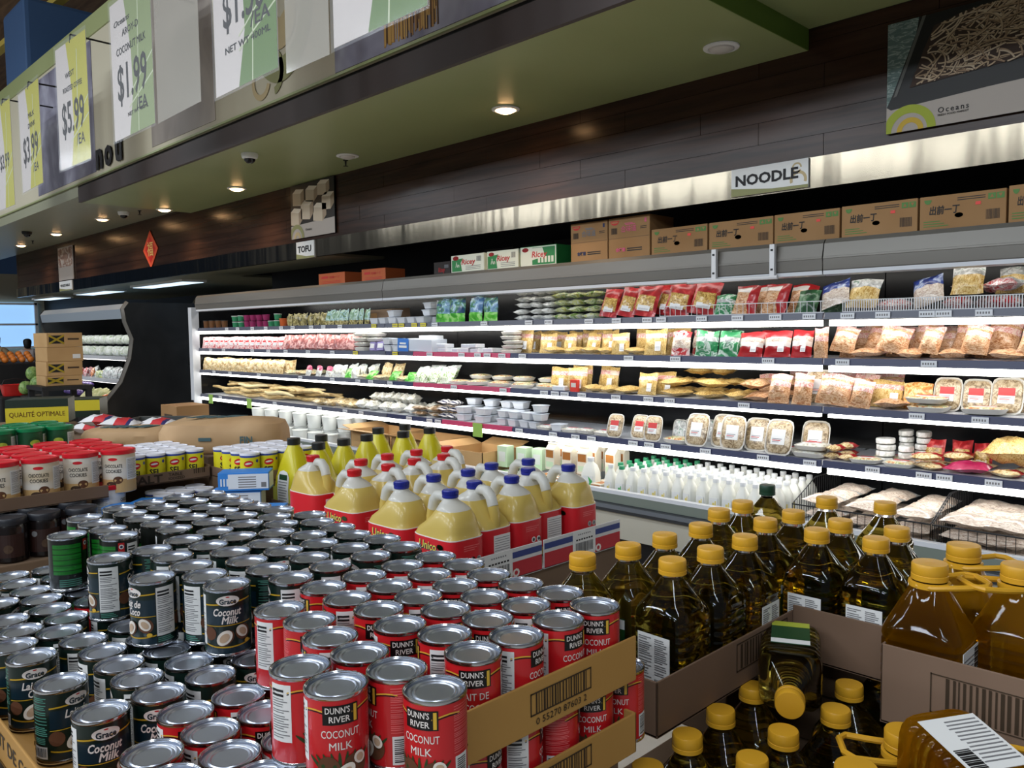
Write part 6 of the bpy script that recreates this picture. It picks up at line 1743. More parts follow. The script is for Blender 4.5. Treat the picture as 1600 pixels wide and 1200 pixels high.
# ------------------------------------------------------------------ cardboard trays and what carries them
mat('tray_gold', (176, 132, 66), 0.7, noise=(3, 0, 2, [(0.3, (166, 122, 58)), (0.7, (186, 142, 76))])); mat('tray_brown', (118, 94, 76), 0.7, noise=(3, 0, 2, [(0.3, (110, 86, 68)), (0.7, (126, 102, 84))])); mat('tray_print', (54, 40, 24), 0.7); mat('tray_inner', (150, 122, 88), 0.75)
def tray(x0, x1, y0, y1, z0, h, label, m='tray_gold', skip=(), hs=None, name='cardboard_tray', floor=True):
    t = thing(name, label, 'cardboard tray', ((x0 + x1) / 2, (y0 + y1) / 2, z0))
    a, b = (x1 - x0) / 2, (y1 - y0) / 2; w = .004; hs = hs or {}
    M = MB()
    if floor:
        M.box(-a, a, -b, b, -.004, 0, m)
    for k_, g in (('S', (-a, a, -b, -b + w)), ('N', (-a, a, b - w, b)), ('W', (-a, -a + w, -b, b)), ('E', (a - w, a, -b, b))):
        if k_ in skip:
            continue
        M.box(*g, -.004, hs.get(k_, h), m, 0.0015)
    M.build('tray_body', t)
    t['a'] = a; t['b'] = b
    return t, a, b
def plinth(x0, x1, y0, y1, z1, label, m='cardboard_dark', z0=0.0):
    t = thing('display_carton', label, 'carton', ((x0 + x1) / 2, (y0 + y1) / 2, z0))
    a, b = (x1 - x0) / 2, (y1 - y0) / 2
    M = MB(); M.box(-a, a, -b, b, 0, z1 - z0, m, .004); M.build('box_body', t)
    M = MB(); M.box(-a * .98, a * .98, -b - .0015, -b - .0003, (z1 - z0) * .45, (z1 - z0) * .47, 'tray_print'); M.box(a + .0003, a + .0015, -b * .98, b * .98, (z1 - z0) * .45, (z1 - z0) * .47, 'tray_print'); M.build('seam', t)
txe = -.7445 + .0435
xs1 = [p[0] for p in P1]; ys1 = [p[1] for p in P1]
yw = float(min(at(40, 1118, 2, 1.09)[1], min(ys1) - CR - .004))
tx0, tx1 = min(xs1) - .05, max(xs1) + .05
t, a, b = tray(tx0, txe - .005, yw - .004, max(ys1) + .06, Z1 - CH - .004, .060, 'long shallow cardboard tray holding the lower green cans, printed left wall', 'tray_gold', skip=('N', 'E'))
M = MB()
cx_ = at(20, 1100, 1, yw - .004)
L = t.location
def TS(p):   # south wall, lettering reads from the far end towards the viewer
    return (cx_[0] - L.x + p[0], -b - .0008, .034 + p[1])
M.text('LAIT DE COCO', .030, 'tray_print', TS, .01, 0, .26)
barcode(M, .17, -.012, .15, .042, TS, 'tray_print', 22, 7)
M.build('printed_marks', t)
plinth(tx0, txe - .002, yw, max(ys1) + .055, Z1 - CH - .0085, 'large brown carton carrying the lower can tray')
# raised pad under the upper layer, set back behind the tins that stand on the lower lids
xsu = [p[0] for p in PU]; ysu = [p[1] for p in PU]
M = MB(); zpad = Z2 - CH - .0006
far = [p for p in PU]
M.box(min(xsu) - .03, -1.46, .62, max(ysu) + .04, Z1 - CH, zpad, 'tray_brown', .003); tag(M.build('cardboard_pad'), 'brown cardboard block under the far upper green cans', 'carton')
M = MB(); M.box(-1.455, -.80, .70, max(ysu) + .04, Z1 - CH, zpad, 'tray_brown', .003); tag(M.build('cardboard_pad'), 'brown cardboard block under the upper red cans', 'carton')
plinth(min(xsu) - .03, tx0 - .012, .4, max(ysu) + .04, Z1 - CH - .001, 'brown carton below the far upper green cans')
# the red can tray and the one below it
ty0, ty1 = float(at(735, 1130, 0, txe)[1]) - .012, max(p[1] for p in PU if p[0] > -.80) + .042
print('TRAY', txe, ty0, ty1)
for zz, lab, hh in ((Z2 - CH - .0008, 'gold brown cardboard tray around the red cans, torn front corner', .062), (Z1 - CH - .0008, 'gold brown cardboard tray below the upper red can tray', .056)):
    t, a, b = tray(-.80, txe, ty0, ty1, zz, hh, lab, 'tray_gold', skip=('W', 'N') if zz > 1.1 else ('W',), hs={'S': .030}, floor=False)
    M = MB()
    TE = lambda p, a=a: (a + .0008, p[0], p[1])
    rect(M, -.055, .018, .12, .002, 'tray_print', TE); rect(M, -.055, .046, .12, .002, 'tray_print', TE); rect(M, -.055, .018, .002, .03, 'tray_print', TE); rect(M, .063, .018, .002, .03, 'tray_print', TE)
    barcode(M, -.045, .02, .10, .026, TE, 'tray_print', 18, 9)
    M.text('0 55270 87603 2', .013, 'tray_print', lambda p, a=a: (a + .001, .005 + p[0], .009 + p[1]), .006, 0, .10)
    M.build('printed_marks', t)
    M = MB(); M.add([(a, -b, .052), (a - .03, -b - .004, .046), (a - .045, -b - .002, .03), (a, -b, .02)], [(0, 1, 2, 3), (3, 2, 1, 0)], 'tray_inner'); M.build('torn_flap', t)
# ------------------------------------------------------------------ juice jugs with red labels
def translucent_plastic(name, rgb, rough, t, coat=.3):
    return mat(name, rgb, rough, coat=coat, translucent=t)
translucent_plastic('jug_milky', (226, 226, 220), .3, .35); translucent_plastic('juice_gold', (224, 198, 108), .3, .28)
mat('cap_red', (196, 26, 34), .35); mat('cap_blue', (34, 44, 138), .35); mat('label_red', (206, 32, 42), .4); mat('unico_yellow', (226, 216, 90), .4); mat('label_navy', (34, 38, 84), .4)
JW, JD, JH = .092, .066, .262
def mk_unico(t, cap):
    s = JH / .262
    M = MB()
    secs = [(0, .080, .056, 5, 0, 0), (.004, .088, .063, 5, 0, 0), (.016, .090, .065, 5, 0, 0), (.020, .0915, .066, 5, 0, 0), (.138, .0915, .066, 5, 0, 0), (.142, .090, .065, 4.5, 0, 0), (.156, .085, .063, 4, .003, 0), (.172, .072, .060, 3.5, .014, 0), (.195, .056, .053, 3, .024, 0), (.211, .045, .046, 2.6, .025, 0), (.216, .041, .043, 2.5, .024, 0), (.226, .033, .034, 2.2, .018, 0), (.234, .024, .024, 2, .013, 0), (.240, .021, .021, 2, .012, 0), (.246, .020, .020, 2, .012, 0)]
    ms = ['juice_gold' if secs[i + 1][0] <= .212 else 'jug_milky' for i in range(len(secs) - 1)]
    M.loft(secs, 36, ms); M.build('jug_body', t)
    M = MB()
    pts = [(.006, 0, .228), (-.018, 0, .243), (-.042, 0, .242), (-.060, 0, .226), (-.069, 0, .200), (-.075, 0, .176), (-.078, 0, .156), (-.076, 0, .13)]
    M.tube(pts[:5], [.013, .015, .0165, .017, .0165], 12, 'jug_milky'); M.tube(pts[4:], [.0165, .016, .015, .014], 12, 'juice_gold'); M.build('handle', t)
    M = MB(); M.lathe([(.0215, .242), (.0235, .244), (.0235, .251), (.0225, .2515), (.0235, .2525), (.0232, .262), (.021, .2645), (0, .265)], 24, cap, cx=.012); 
    for i in range(24):
        a = 2 * PI * i / 24; M.box(-.0006, .0006, -.0242, -.0232, .2535, .2615, cap, T=lambda v, a=a: (.012 + v[0] * math.cos(a) - v[1] * math.sin(a), v[0] * math.sin(a) + v[1] * math.cos(a), v[2]))
    M.build('cap', t)
    M = MB(); M.loft([(.030, .0921, .0666, 5), (.0315, .0923, .0668, 5), (.1355, .0923, .0668, 5), (.137, .0921, .0666, 5)], 36, 'label_red')
    M.loft([(.1356, .0925, .0670, 5), (.1362, .0926, .0671, 5), (.1382, .0926, .0671, 5), (.1386, .0925, .067, 5)], 36, 'logo_white')
    F = lambda d, dx=0, dz=0: (lambda p: (p[0] + dx, -.0668 - d, dz + p[1]))
    M.text('Unico', .034, 'label_navy', F(.0006, -.008, .113), .035, .08, .078); M.text('Unico', .034, 'unico_yellow', F(.0012, -.0095, .1145), .012, .08, .076)
    M.lathe([(0, 0), (.014, 0)], 14, 'palm_green', T=lambda v: (.045 + v[0], -.0676, .117 + v[1] * .55))
    arc(M, .0, .055, 0, .026, 0, 180, 'label_navy', lambda p: (p[0], -.0675, p[1])); arc(M, 0, .055, .026, .030, 0, 180, 'logo_white', lambda p: (p[0], -.0676, p[1]))
    for q_ in range(3):
        M.box(.0924, .0928, .0 - .02, .035 - .008 * q_, .116 - .006 * q_, .118 - .006 * q_, 'dunn_line')
    for y in (.012, .034):
        M.lathe([(0, 0), (.009, 0)], 14, 'paper_white', T=lambda v, y=y: (.0926, y + v[0], .076 + v[1])); M.lathe([(0, 0), (.005, 0)], 10, 'print_grey', T=lambda v, y=y: (.0930, y + v[0], .076 + v[1]))
    M.box(-.0928, -.0923, -.045, .02, .05, .118, 'paper_white')
    for q_ in range(8):
        M.box(-.0933, -.0928, -.042, .016, .058 + .0072 * q_, .0595 + .0072 * q_, 'print_grey')
    M.build('label', t)
JUG = {}
for c in ('cap_red', 'cap_blue'):
    t = thing('juice_jug', '', 'jug'); mk_unico(t, c); JUG[c] = t
JZ = 1.202
JL = [(494, 712, 'cap_red', 1), (565, 731, 'cap_red', 0), (568, 719, 'cap_red', 0), (593, 722, 'cap_red', 1), (611, 711, 'cap_red', 0), (637, 714, 'cap_red', 1), (659, 703, 'cap_red', 0), (683, 708, 'cap_red', 1), (697, 697, 'cap_red', 1),
      (645, 748, 'cap_blue', 0), (688, 745, 'cap_blue', 0), (710, 762, 'cap_blue', 0), (723, 747, 'cap_blue', 1), (738, 734, 'cap_blue', 0), (776, 726, 'cap_blue', 0), (801, 741, 'cap_blue', 0), (809, 729, 'cap_blue', 1), (818, 719, 'cap_blue', 0), (881, 725, 'cap_blue', 0)]
JP = np.array([at(a[0], a[1], 2, JZ)[:2] for a in JL])
JP[:, 0] += [-.012 if a[3] == 0 else .012 for a in JL]
JS = JP / np.array([.186, .136]); JS = relax(JS, 1.0, 200, square=True); JP2 = JS * np.array([.186, .136])
for (px, py, c, fl), p in sorted(zip(JL, JP2), key=lambda e: e[0][0]):
    col = 'red' if c == 'cap_red' else 'blue'
    same = sorted([e[0] for e in JL if e[2] == c]); k_ = same.index(px) + 1
    nr = 'handle towards the viewer' if fl else 'handle at the back'
    dup(JUG[c], (p[0], p[1], JZ - .265), (0, 0, (PI if fl else 0) + rnd.uniform(-.04, .04)), 'gold juice jug, %s cap, %s, %s %s cap from left' % (col, nr, ordw(k_), col), 'juice jugs with %s caps' % col)
jx, jy = [p[0] for p in JP2], [p[1] for p in JP2]
mat('carton_print_white', (214, 214, 214), .55); mat('carton_print_red', (186, 40, 52), .55); mat('carton_print_blue', (50, 66, 130), .55); mat('tray_dark_brown', (70, 48, 36), .7)
TZ = JZ - .265 - .005
def unico_tray(x0, x1, y0, y1, label, skip=('W', 'N')):
    t, a, b = tray(x0, x1, y0, y1, TZ, .085, label, 'carton_print_white', skip=skip, hs={'S': .06})
    E_ = lambda p: (a + .0010, p[0], p[1]); E2 = lambda p: (a + .0018, p[0], p[1]); E3 = lambda p: (a + .0024, p[0], p[1])
    M = MB(); rect(M, -b + .002, .0, 2 * b - .004, .045, 'carton_print_red', E_); rect(M, -b + .002, .056, 2 * b - .004, .018, 'carton_print_blue', E_)
    M.text('Unico', .05, 'logo_white', lambda p: (a + .0014, .02 + p[0], .018 + p[1]), .02, 0, .13)
    M.build('printed_side', t)
    M = MB(); M.box(a + .0016, a + .0024, -.055, .055, .006, .086, 'paper_white'); barcode(M, -.042, .014, .084, .032, lambda p: (a + .0030, p[0], p[1]), 'print_black', 22, 5)
    for q_ in range(7):
        rect(M, -.04 + .012 * q_, .053, .008, .005, 'print_black', lambda p: (a + .0030, p[0], p[1])); rect(M, -.03 + .009 * q_, .070, .005, .004, 'print_grey', lambda p: (a + .0030, p[0], p[1]))
    M.build('shipping_label', t)
ex = max(jx) + JW + .012
sp = [at(848, 824, 0, ex)[1]]
unico_tray(min(jx) - .14, ex, min(jy) - .075, sp[0] - .004, 'red white and blue printed tray of juice jugs, nearer one with barcode label')
unico_tray(min(jx) + .20, ex, sp[0] + .004, max(jy) + .10, 'red white and blue printed tray of juice jugs, farther one beside the oil bottles', ('W', 'N', 'S'))
plinth(min(jx) - .14, ex - .01, min(jy) - .07, max(jy) + .1, TZ - .006, 'brown carton below the juice jug trays')
# ------------------------------------------------------------------ yellow bottles with black caps
mat('bottle_yellow', (216, 204, 36), .32, coat=.2, translucent=.12); mat('cap_black', (26, 28, 28), .4); mat('label_leaf', (24, 66, 34), .5); mat('label_lemon', (206, 206, 90), .45)
def mk_yellow(t):
    M = MB(); M.loft([(0, .066, .048, 5), (.004, .074, .054, 5), (.085, .074, .054, 5), (.12, .069, .051, 4.5), (.17, .054, .043, 3.5), (.215, .036, .033, 2.6), (.235, .026, .026, 2), (.245, .022, .022, 2), (.25, .021, .021, 2)], 32, 'bottle_yellow'); M.build('bottle_body', t)
    M = MB(); M.lathe([(.0245, .246), (.0245, .268), (.0225, .2705), (0, .271)], 24, 'cap_black'); M.build('cap', t)
    M = MB()
    def front(x, z):
        s = .0545 if z < .085 else .0545 - (z - .085) * .11
        return (x, -s - .0012, z)
    P = [(-.034, .012), (.034, .012), (.034, .085), (.034, .13), (.022, .148), (0, .154), (-.022, .148), (-.034, .13), (-.034, .085)]
    M.add([front(*q_) for q_ in P] + [front(0, .085)], [(9, i, (i + 1) % 9) for i in range(9)], 'paper_white')
    f2 = lambda x, z: tuple(np.array(front(x, z)) + np.array((0, -.0008, 0)))
    M.add([f2(-.024, .118), f2(.024, .118), f2(.024, .138), f2(-.024, .138)], [(0, 1, 2, 3)], 'label_leaf')
    for q_ in range(9):
        z = .108 - .010 * q_; M.add([f2(-.026, z), f2(.026 - .004 * (q_ % 3), z), f2(.026 - .004 * (q_ % 3), z + .003), f2(-.026, z + .003)], [(0, 1, 2, 3)], 'print_grey')
    for s in (-1, 1):
        M.add([front(s * .038, .012), front(s * .062, .012), front(s * .062, .09), front(s * .038, .09)], [(0, 1, 2, 3), (3, 2, 1, 0)], 'label_lemon')
    M.build('label', t)
YB = thing('yellow_bottle', '', 'bottle'); mk_yellow(YB)
YLs = [(458.8, 684), (497.5, 691), (502, 679), (537, 685), (573, 678.5), (590.8, 668), (630, 673.5), (632.5, 662.5), (671, 667.5)]
YZ = 1.20; YK = 1.14
YP_ = np.array([at(a[0], a[1], 2, YZ)[:2] for a in YLs]); YP_ = relax(YP_ / np.array([.172, .126]), 1.0, 200, True) * np.array([.172, .126])
for k_, ((px, py), p) in enumerate(zip(YLs, YP_)):
    dup(YB, (p[0], p[1], YZ - .271 * YK), (0, 0, rnd.uniform(-.05, .05) + (.15 if k_ < 2 else 0)), 'bright yellow bottle with black cap, %s cap from left' % ordw(k_ + 1), 'yellow bottles with black caps', YK)
t, a, b = tray(min(YP_[:, 0]) - .095, max(YP_[:, 0]) + .095, min(YP_[:, 1]) - .074, max(YP_[:, 1]) + .074, YZ - .276 * YK - .002, .055, 'brown tray with dark stamp holding the yellow bottles', 'tray_brown', skip=('N',), hs={'W': .04})
M = MB(); rect(M, -b + .02, .006, .12, .034, 'tray_dark_brown', lambda p: (a + .001, p[0], p[1])); barcode(M, -b + .03, .01, .1, .026, lambda p: (a + .0016, p[0], p[1]), 'tray_print'); M.build('printed_marks', t)
plinth(min(YP_[:, 0]) - .09, max(YP_[:, 0]) + .083, min(YP_[:, 1]) - .07, max(YP_[:, 1]) + .07, YZ - .282 * YK - .004, 'brown carton under the tray of yellow bottles')

# ------------------------------------------------------------------ oil bottles
mat('olive_oil', (222, 198, 84), .03, trans=1.0, ior=1.40, translucent=.06); mat('amber_oil', (255, 206, 66), .03, trans=1.0, ior=1.36, translucent=.38); mat('clear_pet', (250, 250, 250), .03, trans=1.0, ior=1.35); mat('cap_gold', (212, 158, 40), .38); mat('cap_darkgreen', (30, 62, 44), .4); mat('olive_band', (170, 180, 60), .5)
def oil_body(s, sh, H, r):
    secs = [(0, s * .80, s * .80, 5), (.005, s * .93, s * .93, 5), (.012, s * .97, s * .97, 5)]
    z = .022
    while z < sh - .02:
        secs += [(z, s, s, 5), (z + .010, s, s, 5), (z + .0125, s * .975, s * .975, 5), (z + .0155, s * .975, s * .975, 5)]; z += .018
    secs += [(sh - .012, s, s, 5), (sh - .004, s * .985, s * .985, 4.8), (sh + .006, s * .93, s * .93, 4.4)]
    zz = sh + .006; ze = H - .034
    for u in (.25, .5, .75, 1.0):
        w = s * .93 + (r * 1.05 - s * .93) * u; secs.append((zz + (ze - zz) * u, w, w, 4.4 - 2.2 * u))
    return secs, ze
def mk_oil(t, oil, cap, s=.0565, sh=.158, H=.25, r=.0195, label=True):
    secs, ze = oil_body(s, sh, H, r)
    M = MB(); M.loft(secs, 40, oil, True); M.build('bottle_body', t)
    M = MB(); M.loft([(ze, r * 1.03, r * 1.03, 2), (H - .028, r, r, 2), (H - .026, r * 1.15, r * 1.15, 2), (H - .023, r * 1.15, r * 1.15, 2)], 24, 'clear_pet'); M.build('neck', t)
    M = MB(); rc = r * 1.32
    M.lathe([(rc, H - .026), (rc, H - .019), (rc * .97, H - .0185), (rc * .985, H - .0175), (rc * .985, H - .003), (rc * .93, H), (rc * .6, H + .0005), (0, H + .0008)], 32, cap); M.build('cap', t)
    if label:
        M = MB()
        w, z0, z1 = s * .62, .018, sh - .036
        M.box(-w, w, -s - .0014, -s - .0004, z0, z1, 'paper_white')
        for c in (0, 1):
            rr = random.Random(c); z = z1 - .006
            while z > z0 + (.03 if c else .01):
                x0 = -w * .92 + c * w; M.box(x0, x0 + w * rr.uniform(.5, .82), -s - .0020, -s - .0014, z - .0016, z, 'print_grey'); z -= rr.choice([.0036, .004, .0056])
        for k_ in range(9):
            M.box(w * .1 + k_ * w * .085, w * .1 + k_ * w * .085 + w * rr.uniform(.02, .06), -s - .0020, -s - .0014, z0 + .004, z0 + .024, 'print_black')
        M.build('back_label', t)
        M = MB(); M.box(-w, w, s + .0004, s + .0014, z0, z1, 'label_leaf'); M.box(-w, w, s + .0014, s + .002, z1 - .02, z1 - .002, 'paper_white'); M.box(-w, w, s + .0014, s + .002, z0, z0 + .022, 'olive_band'); M.build('front_label', t)
OIL = {}
t = thing('olive_oil_bottle', '', 'bottle'); mk_oil(t, 'olive_oil', 'cap_gold'); OIL['o'] = t
t = thing('olive_oil_bottle', '', 'bottle'); mk_oil(t, 'olive_oil', 'cap_darkgreen', r=.016); OIL['g'] = t
OZ = 1.228
OL = [(914, 864, 'o', 0), (980, 850, 'o', 1), (1037, 834, 'o', 0), (1095, 818, 'o', 1), (1052, 872, 'o', 0), (1109, 855, 'o', 1), (1126, 794, 'o', 1), (1158, 783, 'o', 0), (1164, 836, 'o', 1), (1199, 757, 'g', 0), (1201, 808, 'o', 0), (1236, 799, 'o', 1), (1292, 776, 'o', 0), (1280, 826, 'o', 0), (1315, 812, 'o', 1), (1383, 784, 'o', 0), (1365, 839, 'o', 0), (1399, 823, 'o', 1)]
OP = np.array([at(a[0], a[1], 2, OZ)[:2] for a in OL]); OP = relax(OP, .1155, 300, True)
for (px, py, c, fr), p in zip(OL, OP):
    k_ = sorted(a[0] for a in OL).index(px) + 1
    dup(OIL[c], (p[0], p[1], OZ - .2508), (0, 0, (0 if px in (1052, 1280, 1365, 914) else PI / 2 * (k_ % 4)) + rnd.uniform(-.03, .03)),
        ('olive oil bottle with dark green cap, only one among the gold caps' if c == 'g' else 'square olive oil bottle with gold cap, upright, %s cap from the left' % ordw(k_)), 'upright olive oil bottles' if c == 'o' else None)
OB = OZ - .2508 - .0045
nearp = [p for p, a in zip(OP, OL) if a[0] < 1120]
ex1 = max(p[0] for p in nearp) + .065; y1a = min(p[1] for p in nearp) - .065; y1b = max(p[1] for p in nearp) + .065
t, a, b = tray(min(p[0] for p in nearp) - .066, ex1, y1a, y1b, OB, .092, 'brown tray of olive oil bottles, left one with dark barcode print', 'tray_brown', skip=('N',))
M = MB(); E_ = lambda p: (a + .001, p[0], p[1])
rect(M, b - .23, .03, .2, .0025, 'tray_print', E_); rect(M, b - .23, .082, .2, .0025, 'tray_print', E_); rect(M, b - .23, .03, .0025, .052, 'tray_print', E_); rect(M, b - .032, .03, .0025, .052, 'tray_print', E_); barcode(M, b - .215, .034, .17, .046, E_, 'tray_print', 16, 2); M.build('printed_marks', t)
mid = [p for p, a_ in zip(OP, OL) if a_[0] >= 1120 and p[0] < -.81]
t, a, b = tray(min(p[0] for p in mid) - .06, max(p[0] for p in mid) + .06, y1b + .006, max(p[1] for p in mid) + .062, OB, .08, 'brown tray of olive oil bottles, far one in front of the milk', 'tray_brown', skip=('S', 'E'))
rt = [p for p, a_ in zip(OP, OL) if p[0] >= -.81 and a_[0] > 1200]
x2a = min(p[0] for p in rt) - .06
t, a, b = tray(max(x2a, max(p[0] for p in mid) + .063), max(p[0] for p in rt) + .062, min(p[1] for p in rt) - .064, max(p[1] for p in rt) + .062, OB, .105, 'brown tray of olive oil bottles, right one facing the viewer', 'tray_brown', skip=('W', 'N'))
# lower tier
LZ = .972
LL = [(1079, 1146, 'o'), (1129, 1109, 'o'), (1218, 1139, 'o'), (1173, 1178, 'o'), (1325, 1069, 'o'), (1308, 1104, 'o'), (1176, 1070, 'o'), (1012, 1195, 'o')]
LP = np.array([at(a[0], a[1], 2, LZ)[:2] for a in LL]); LP = relax(LP, .1155, 300, True)
for (px, py, c), p in zip(LL, LP):
    k_ = sorted(a[0] for a in LL).index(px) + 1
    dup(OIL[c], (p[0], p[1], LZ - .2508), (0, 0, rnd.uniform(-.05, .05) + PI / 2 * (k_ % 2)), 'olive oil bottle with gold cap on the lower level, %s cap from the left' % ordw(k_), 'lower level olive oil bottles')
k_ = 0
for x, y in [(-.86, 1.37), (-.86, 1.49), (-.74, 1.44), (-.62, 1.64), (-.74, 1.60)]:
    if all(max(abs(x - p[0]), abs(y - p[1])) > .116 for p in LP):
        k_ += 1
        dup(OIL['o'], (x, y, LZ - .2508), (0, 0, 0), 'olive oil bottle deep under the upper trays, %s from the front' % ordw(k_), 'olive oil bottles under the upper trays')
plinth(-1.03, -.20, 1.02, 2.15, LZ - .2508 - .002, 'dark brown carton carrying the lower oil bottles')
plinth(min(p[0] for p in mid) - .06, -.925, y1b + .006, max(p[1] for p in mid) + .06, OB - .0045, 'brown carton under the far olive oil tray', z0=LZ - .25)
plinth(-.92, max(p[0] for p in rt) + .06, 1.71, max(p[1] for p in rt) + .06, OB - .0045, 'brown carton under the right olive oil tray', z0=LZ - .25)
plinth(-.69, -.22, .80, 1.014, .70, 'added black block darkening the gap between the red can tray and the oil bottles', 'soft_black')  # added black block hides the brightly lit floor in this gap
# fallen olive oil bottle, cap towards the viewer
c0 = at(1234, 1103, 2, .995)
o = dup(OIL['o'], (0, 0, 0), (0, 0, 0), 'olive oil bottle lying on the lower caps, gold cap facing the viewer', None)
dv = Vector((-c0[0], -c0[1], .22)).normalized()
zax = Vector((dv.x, dv.y, -.04)).normalized(); xax = Vector((0, 0, 1)).cross(zax).normalized(); yax = zax.cross(xax)
R3 = Matrix((xax, yax, zax)).transposed()
o.rotation_euler = R3.to_euler(); o.location = Vector(c0) - zax * .25
# ------------------------------------------------------------------ large amber oil bottles with carrying handles
def mk_amber(t, handle_dir):
    s, H, r = .071, .285, .026
    secs, ze = oil_body(s, .165, H, r)
    M = MB(); M.loft([(z, a_ * 1.0, b_ * .86, e) for z, a_, b_, e in secs[:-1]] + [secs[-1]], 40, 'amber_oil'); M.build('bottle_body', t)
    M = MB(); M.loft([(ze, r * 1.02, r * 1.02, 2), (H - .034, r, r, 2)], 24, 'clear_pet'); M.build('neck', t)
    M = MB(); rc = r * 1.2
    M.lathe([(rc, H - .030), (rc, H - .021), (rc * .97, H - .020), (rc * .985, H - .019), (rc * .985, H - .003), (rc * .93, H), (0, H + .0008)], 32, 'cap_gold'); M.build('cap', t)
    M = MB(); M.lathe([(r * 1.15, H - .044), (r * 1.34, H - .043), (r * 1.34, H - .034), (r * 1.15, H - .033), (r * 1.15, H - .044)], 28, 'cap_gold')
    w = .045
    M.tube([(-r * 1.1, -.012, H - .039), (-.01, -r * 1.2, H - .039), (.045, -w * .8, H - .037), (.082, -w * .85, H - .034), (.095, -w * .5, H - .033), (.095, w * .5, H - .033), (.082, w * .85, H - .034), (.045, w * .8, H - .037), (-.01, r * 1.2, H - .039), (-r * 1.1, .012, H - .039)], .0055, 8, 'cap_gold', T=lambda v: (v[0] * math.cos(.75) - v[1] * math.sin(.75), v[0] * math.sin(.75) + v[1] * math.cos(.75), v[2]))
    M.build('carrying_handle', t)
    turn = lambda v: (-v[1] * .86 / .86 + s - s * .86, v[0], v[2])
    M = MB(); M.box(-.045, .045, -s * .86 - .0014, -s * .86 - .0004, .03, .145, 'paper_white', T=turn)
    for k_ in range(12):
        M.box(-.040, .01 + .002 * (k_ % 3), -s * .86 - .002, -s * .86 - .0014, .04 + .008 * k_, .0425 + .008 * k_, 'print_grey', T=turn)
    for k_ in range(12):
        M.box(.016, .040, -s * .86 - .002, -s * .86 - .0014, .10 + .0034 * k_, .1016 + .0034 * k_ + .0006 * (k_ % 3), 'print_black', T=turn)
    M.build('back_label', t)
AM = thing('amber_oil_bottle', '', 'bottle'); mk_amber(AM, 0)
AZ = 1.218
for (px, py, rz, lab) in ((1453, 878, 0, 'amber oil bottle with yellow carrying handle, left front one in the right tray'), (1506, 850, 0, 'amber oil bottle with yellow carrying handle, standing behind the left front one'), (1596, 908, PI, 'amber oil bottle with yellow carrying handle, cut by the right edge')):
    p = at(px, py, 2, AZ)
    if px > 1590:
        p = (x_at(1594, 1.66, AZ), 1.66)
    dup(AM, (p[0], p[1], AZ - .2858), (0, 0, rz), lab, 'amber oil bottles')
AP = [at(1453, 878, 2, AZ), at(1596, 908, 2, AZ)]
yf = AP[0][1] - .070
c1 = at(1377, 1005, 1, yf); c2 = at(1376, 1100, 1, yf)
AB = AZ - .2858 - .0045
t, a, b = tray(c1[0], c1[0] + .50, yf, yf + .32, AB, c1[2] - AB, 'brown tray of amber oil bottles at the right edge with barcode print', 'tray_brown')
M = MB(); S_ = lambda p: (p[0], -b - .001, p[1])
hh = c1[2] - AB
rect(M, -a + .085, hh * .30, .2, .002, 'tray_print', S_); rect(M, -a + .085, hh * .78, .2, .002, 'tray_print', S_); rect(M, -a + .085, hh * .30, .002, hh * .5, 'tray_print', S_); barcode(M, -a + .11, hh * .33, .17, hh * .44, S_, 'tray_print', 18, 6); M.build('printed_marks', t)
plinth(c1[0] + .02, c1[0] + .50, yf + .12, yf + .32, AB - .0045, 'brown carton under the amber oil tray', z0=LZ - .25)
# lower amber bottles and the fallen one in front
for (px, py, rz, lab) in ((1414, 1148, PI * .95, 'amber oil bottle with handle on the lower level, half hidden by the fallen one'), (1338, 1204, PI, 'amber oil bottle with handle, lowest at the bottom edge'), (1545, 1172, .3, 'amber oil bottle with handle behind the fallen one, right')):
    p = at(px, py, 2, .998)
    dup(AM, (p[0], p[1], 1.006 - .2858), (0, 0, rz), lab, 'lower level amber oil bottles')
o = dup(AM, (0, 0, 0), (0, 0, 0), 'fallen amber oil bottle with white label up, at the bottom right', None)
base = Vector(at(1545, 1200, 2, 1.03)); dirp = Vector(at(1440, 1105, 2, 1.05)) - base
zax = Vector((-dirp.x, -dirp.y, -.02)).normalized()
xax = Vector((.25, -.25, .9)); xax = (xax - zax * xax.dot(zax)).normalized(); yax_ = zax.cross(xax)
o.rotation_euler = Matrix((xax, yax_, zax)).transposed().to_euler(); o.location = Vector(at(1452, 1168, 2, 1.0))

# ------------------------------------------------------------------ dry goods further back on the left
mat('lid_red', (206, 26, 40), .35); mat('lid_green', (20, 120, 72), .3); mat('tin_cream', (226, 218, 204), .45, noise=(3, .3, 2, [(.35, (232, 226, 216)), (.7, (214, 196, 166))], (1, 1, 6))); mat('tin_tan', (206, 168, 112), .45); mat('tin_green', (20, 76, 44), .35, coat=.3); mat('salt_yellow', (228, 216, 40), .45); mat('salt_blue', (46, 66, 150), .45); mat('salt_white', (228, 228, 236), .45); mat('jar_lid_black', (40, 42, 48), .35); mat('jar_dark', (22, 16, 16), .2); mat('jar_label', (44, 22, 18), .45)
mat('kraft', (182, 148, 108), .7, noise=(4, .5, 3, [(.3, (170, 136, 96)), (.7, (194, 160, 120))])); mat('sack_ink', (70, 96, 100), .7); mat('rice_white', (232, 230, 232), .45, coat=.3); mat('rice_red', (200, 44, 52), .45, coat=.3); mat('rice_navy', (52, 50, 100), .45); mat('sugar_blue', (52, 132, 214), .45); mat('sugar_white', (222, 228, 236), .5); mat('oil_yellow', (206, 188, 40), .45); mat('oil_dark', (26, 42, 32), .4); mat('ink_brown', (130, 84, 30), .5)
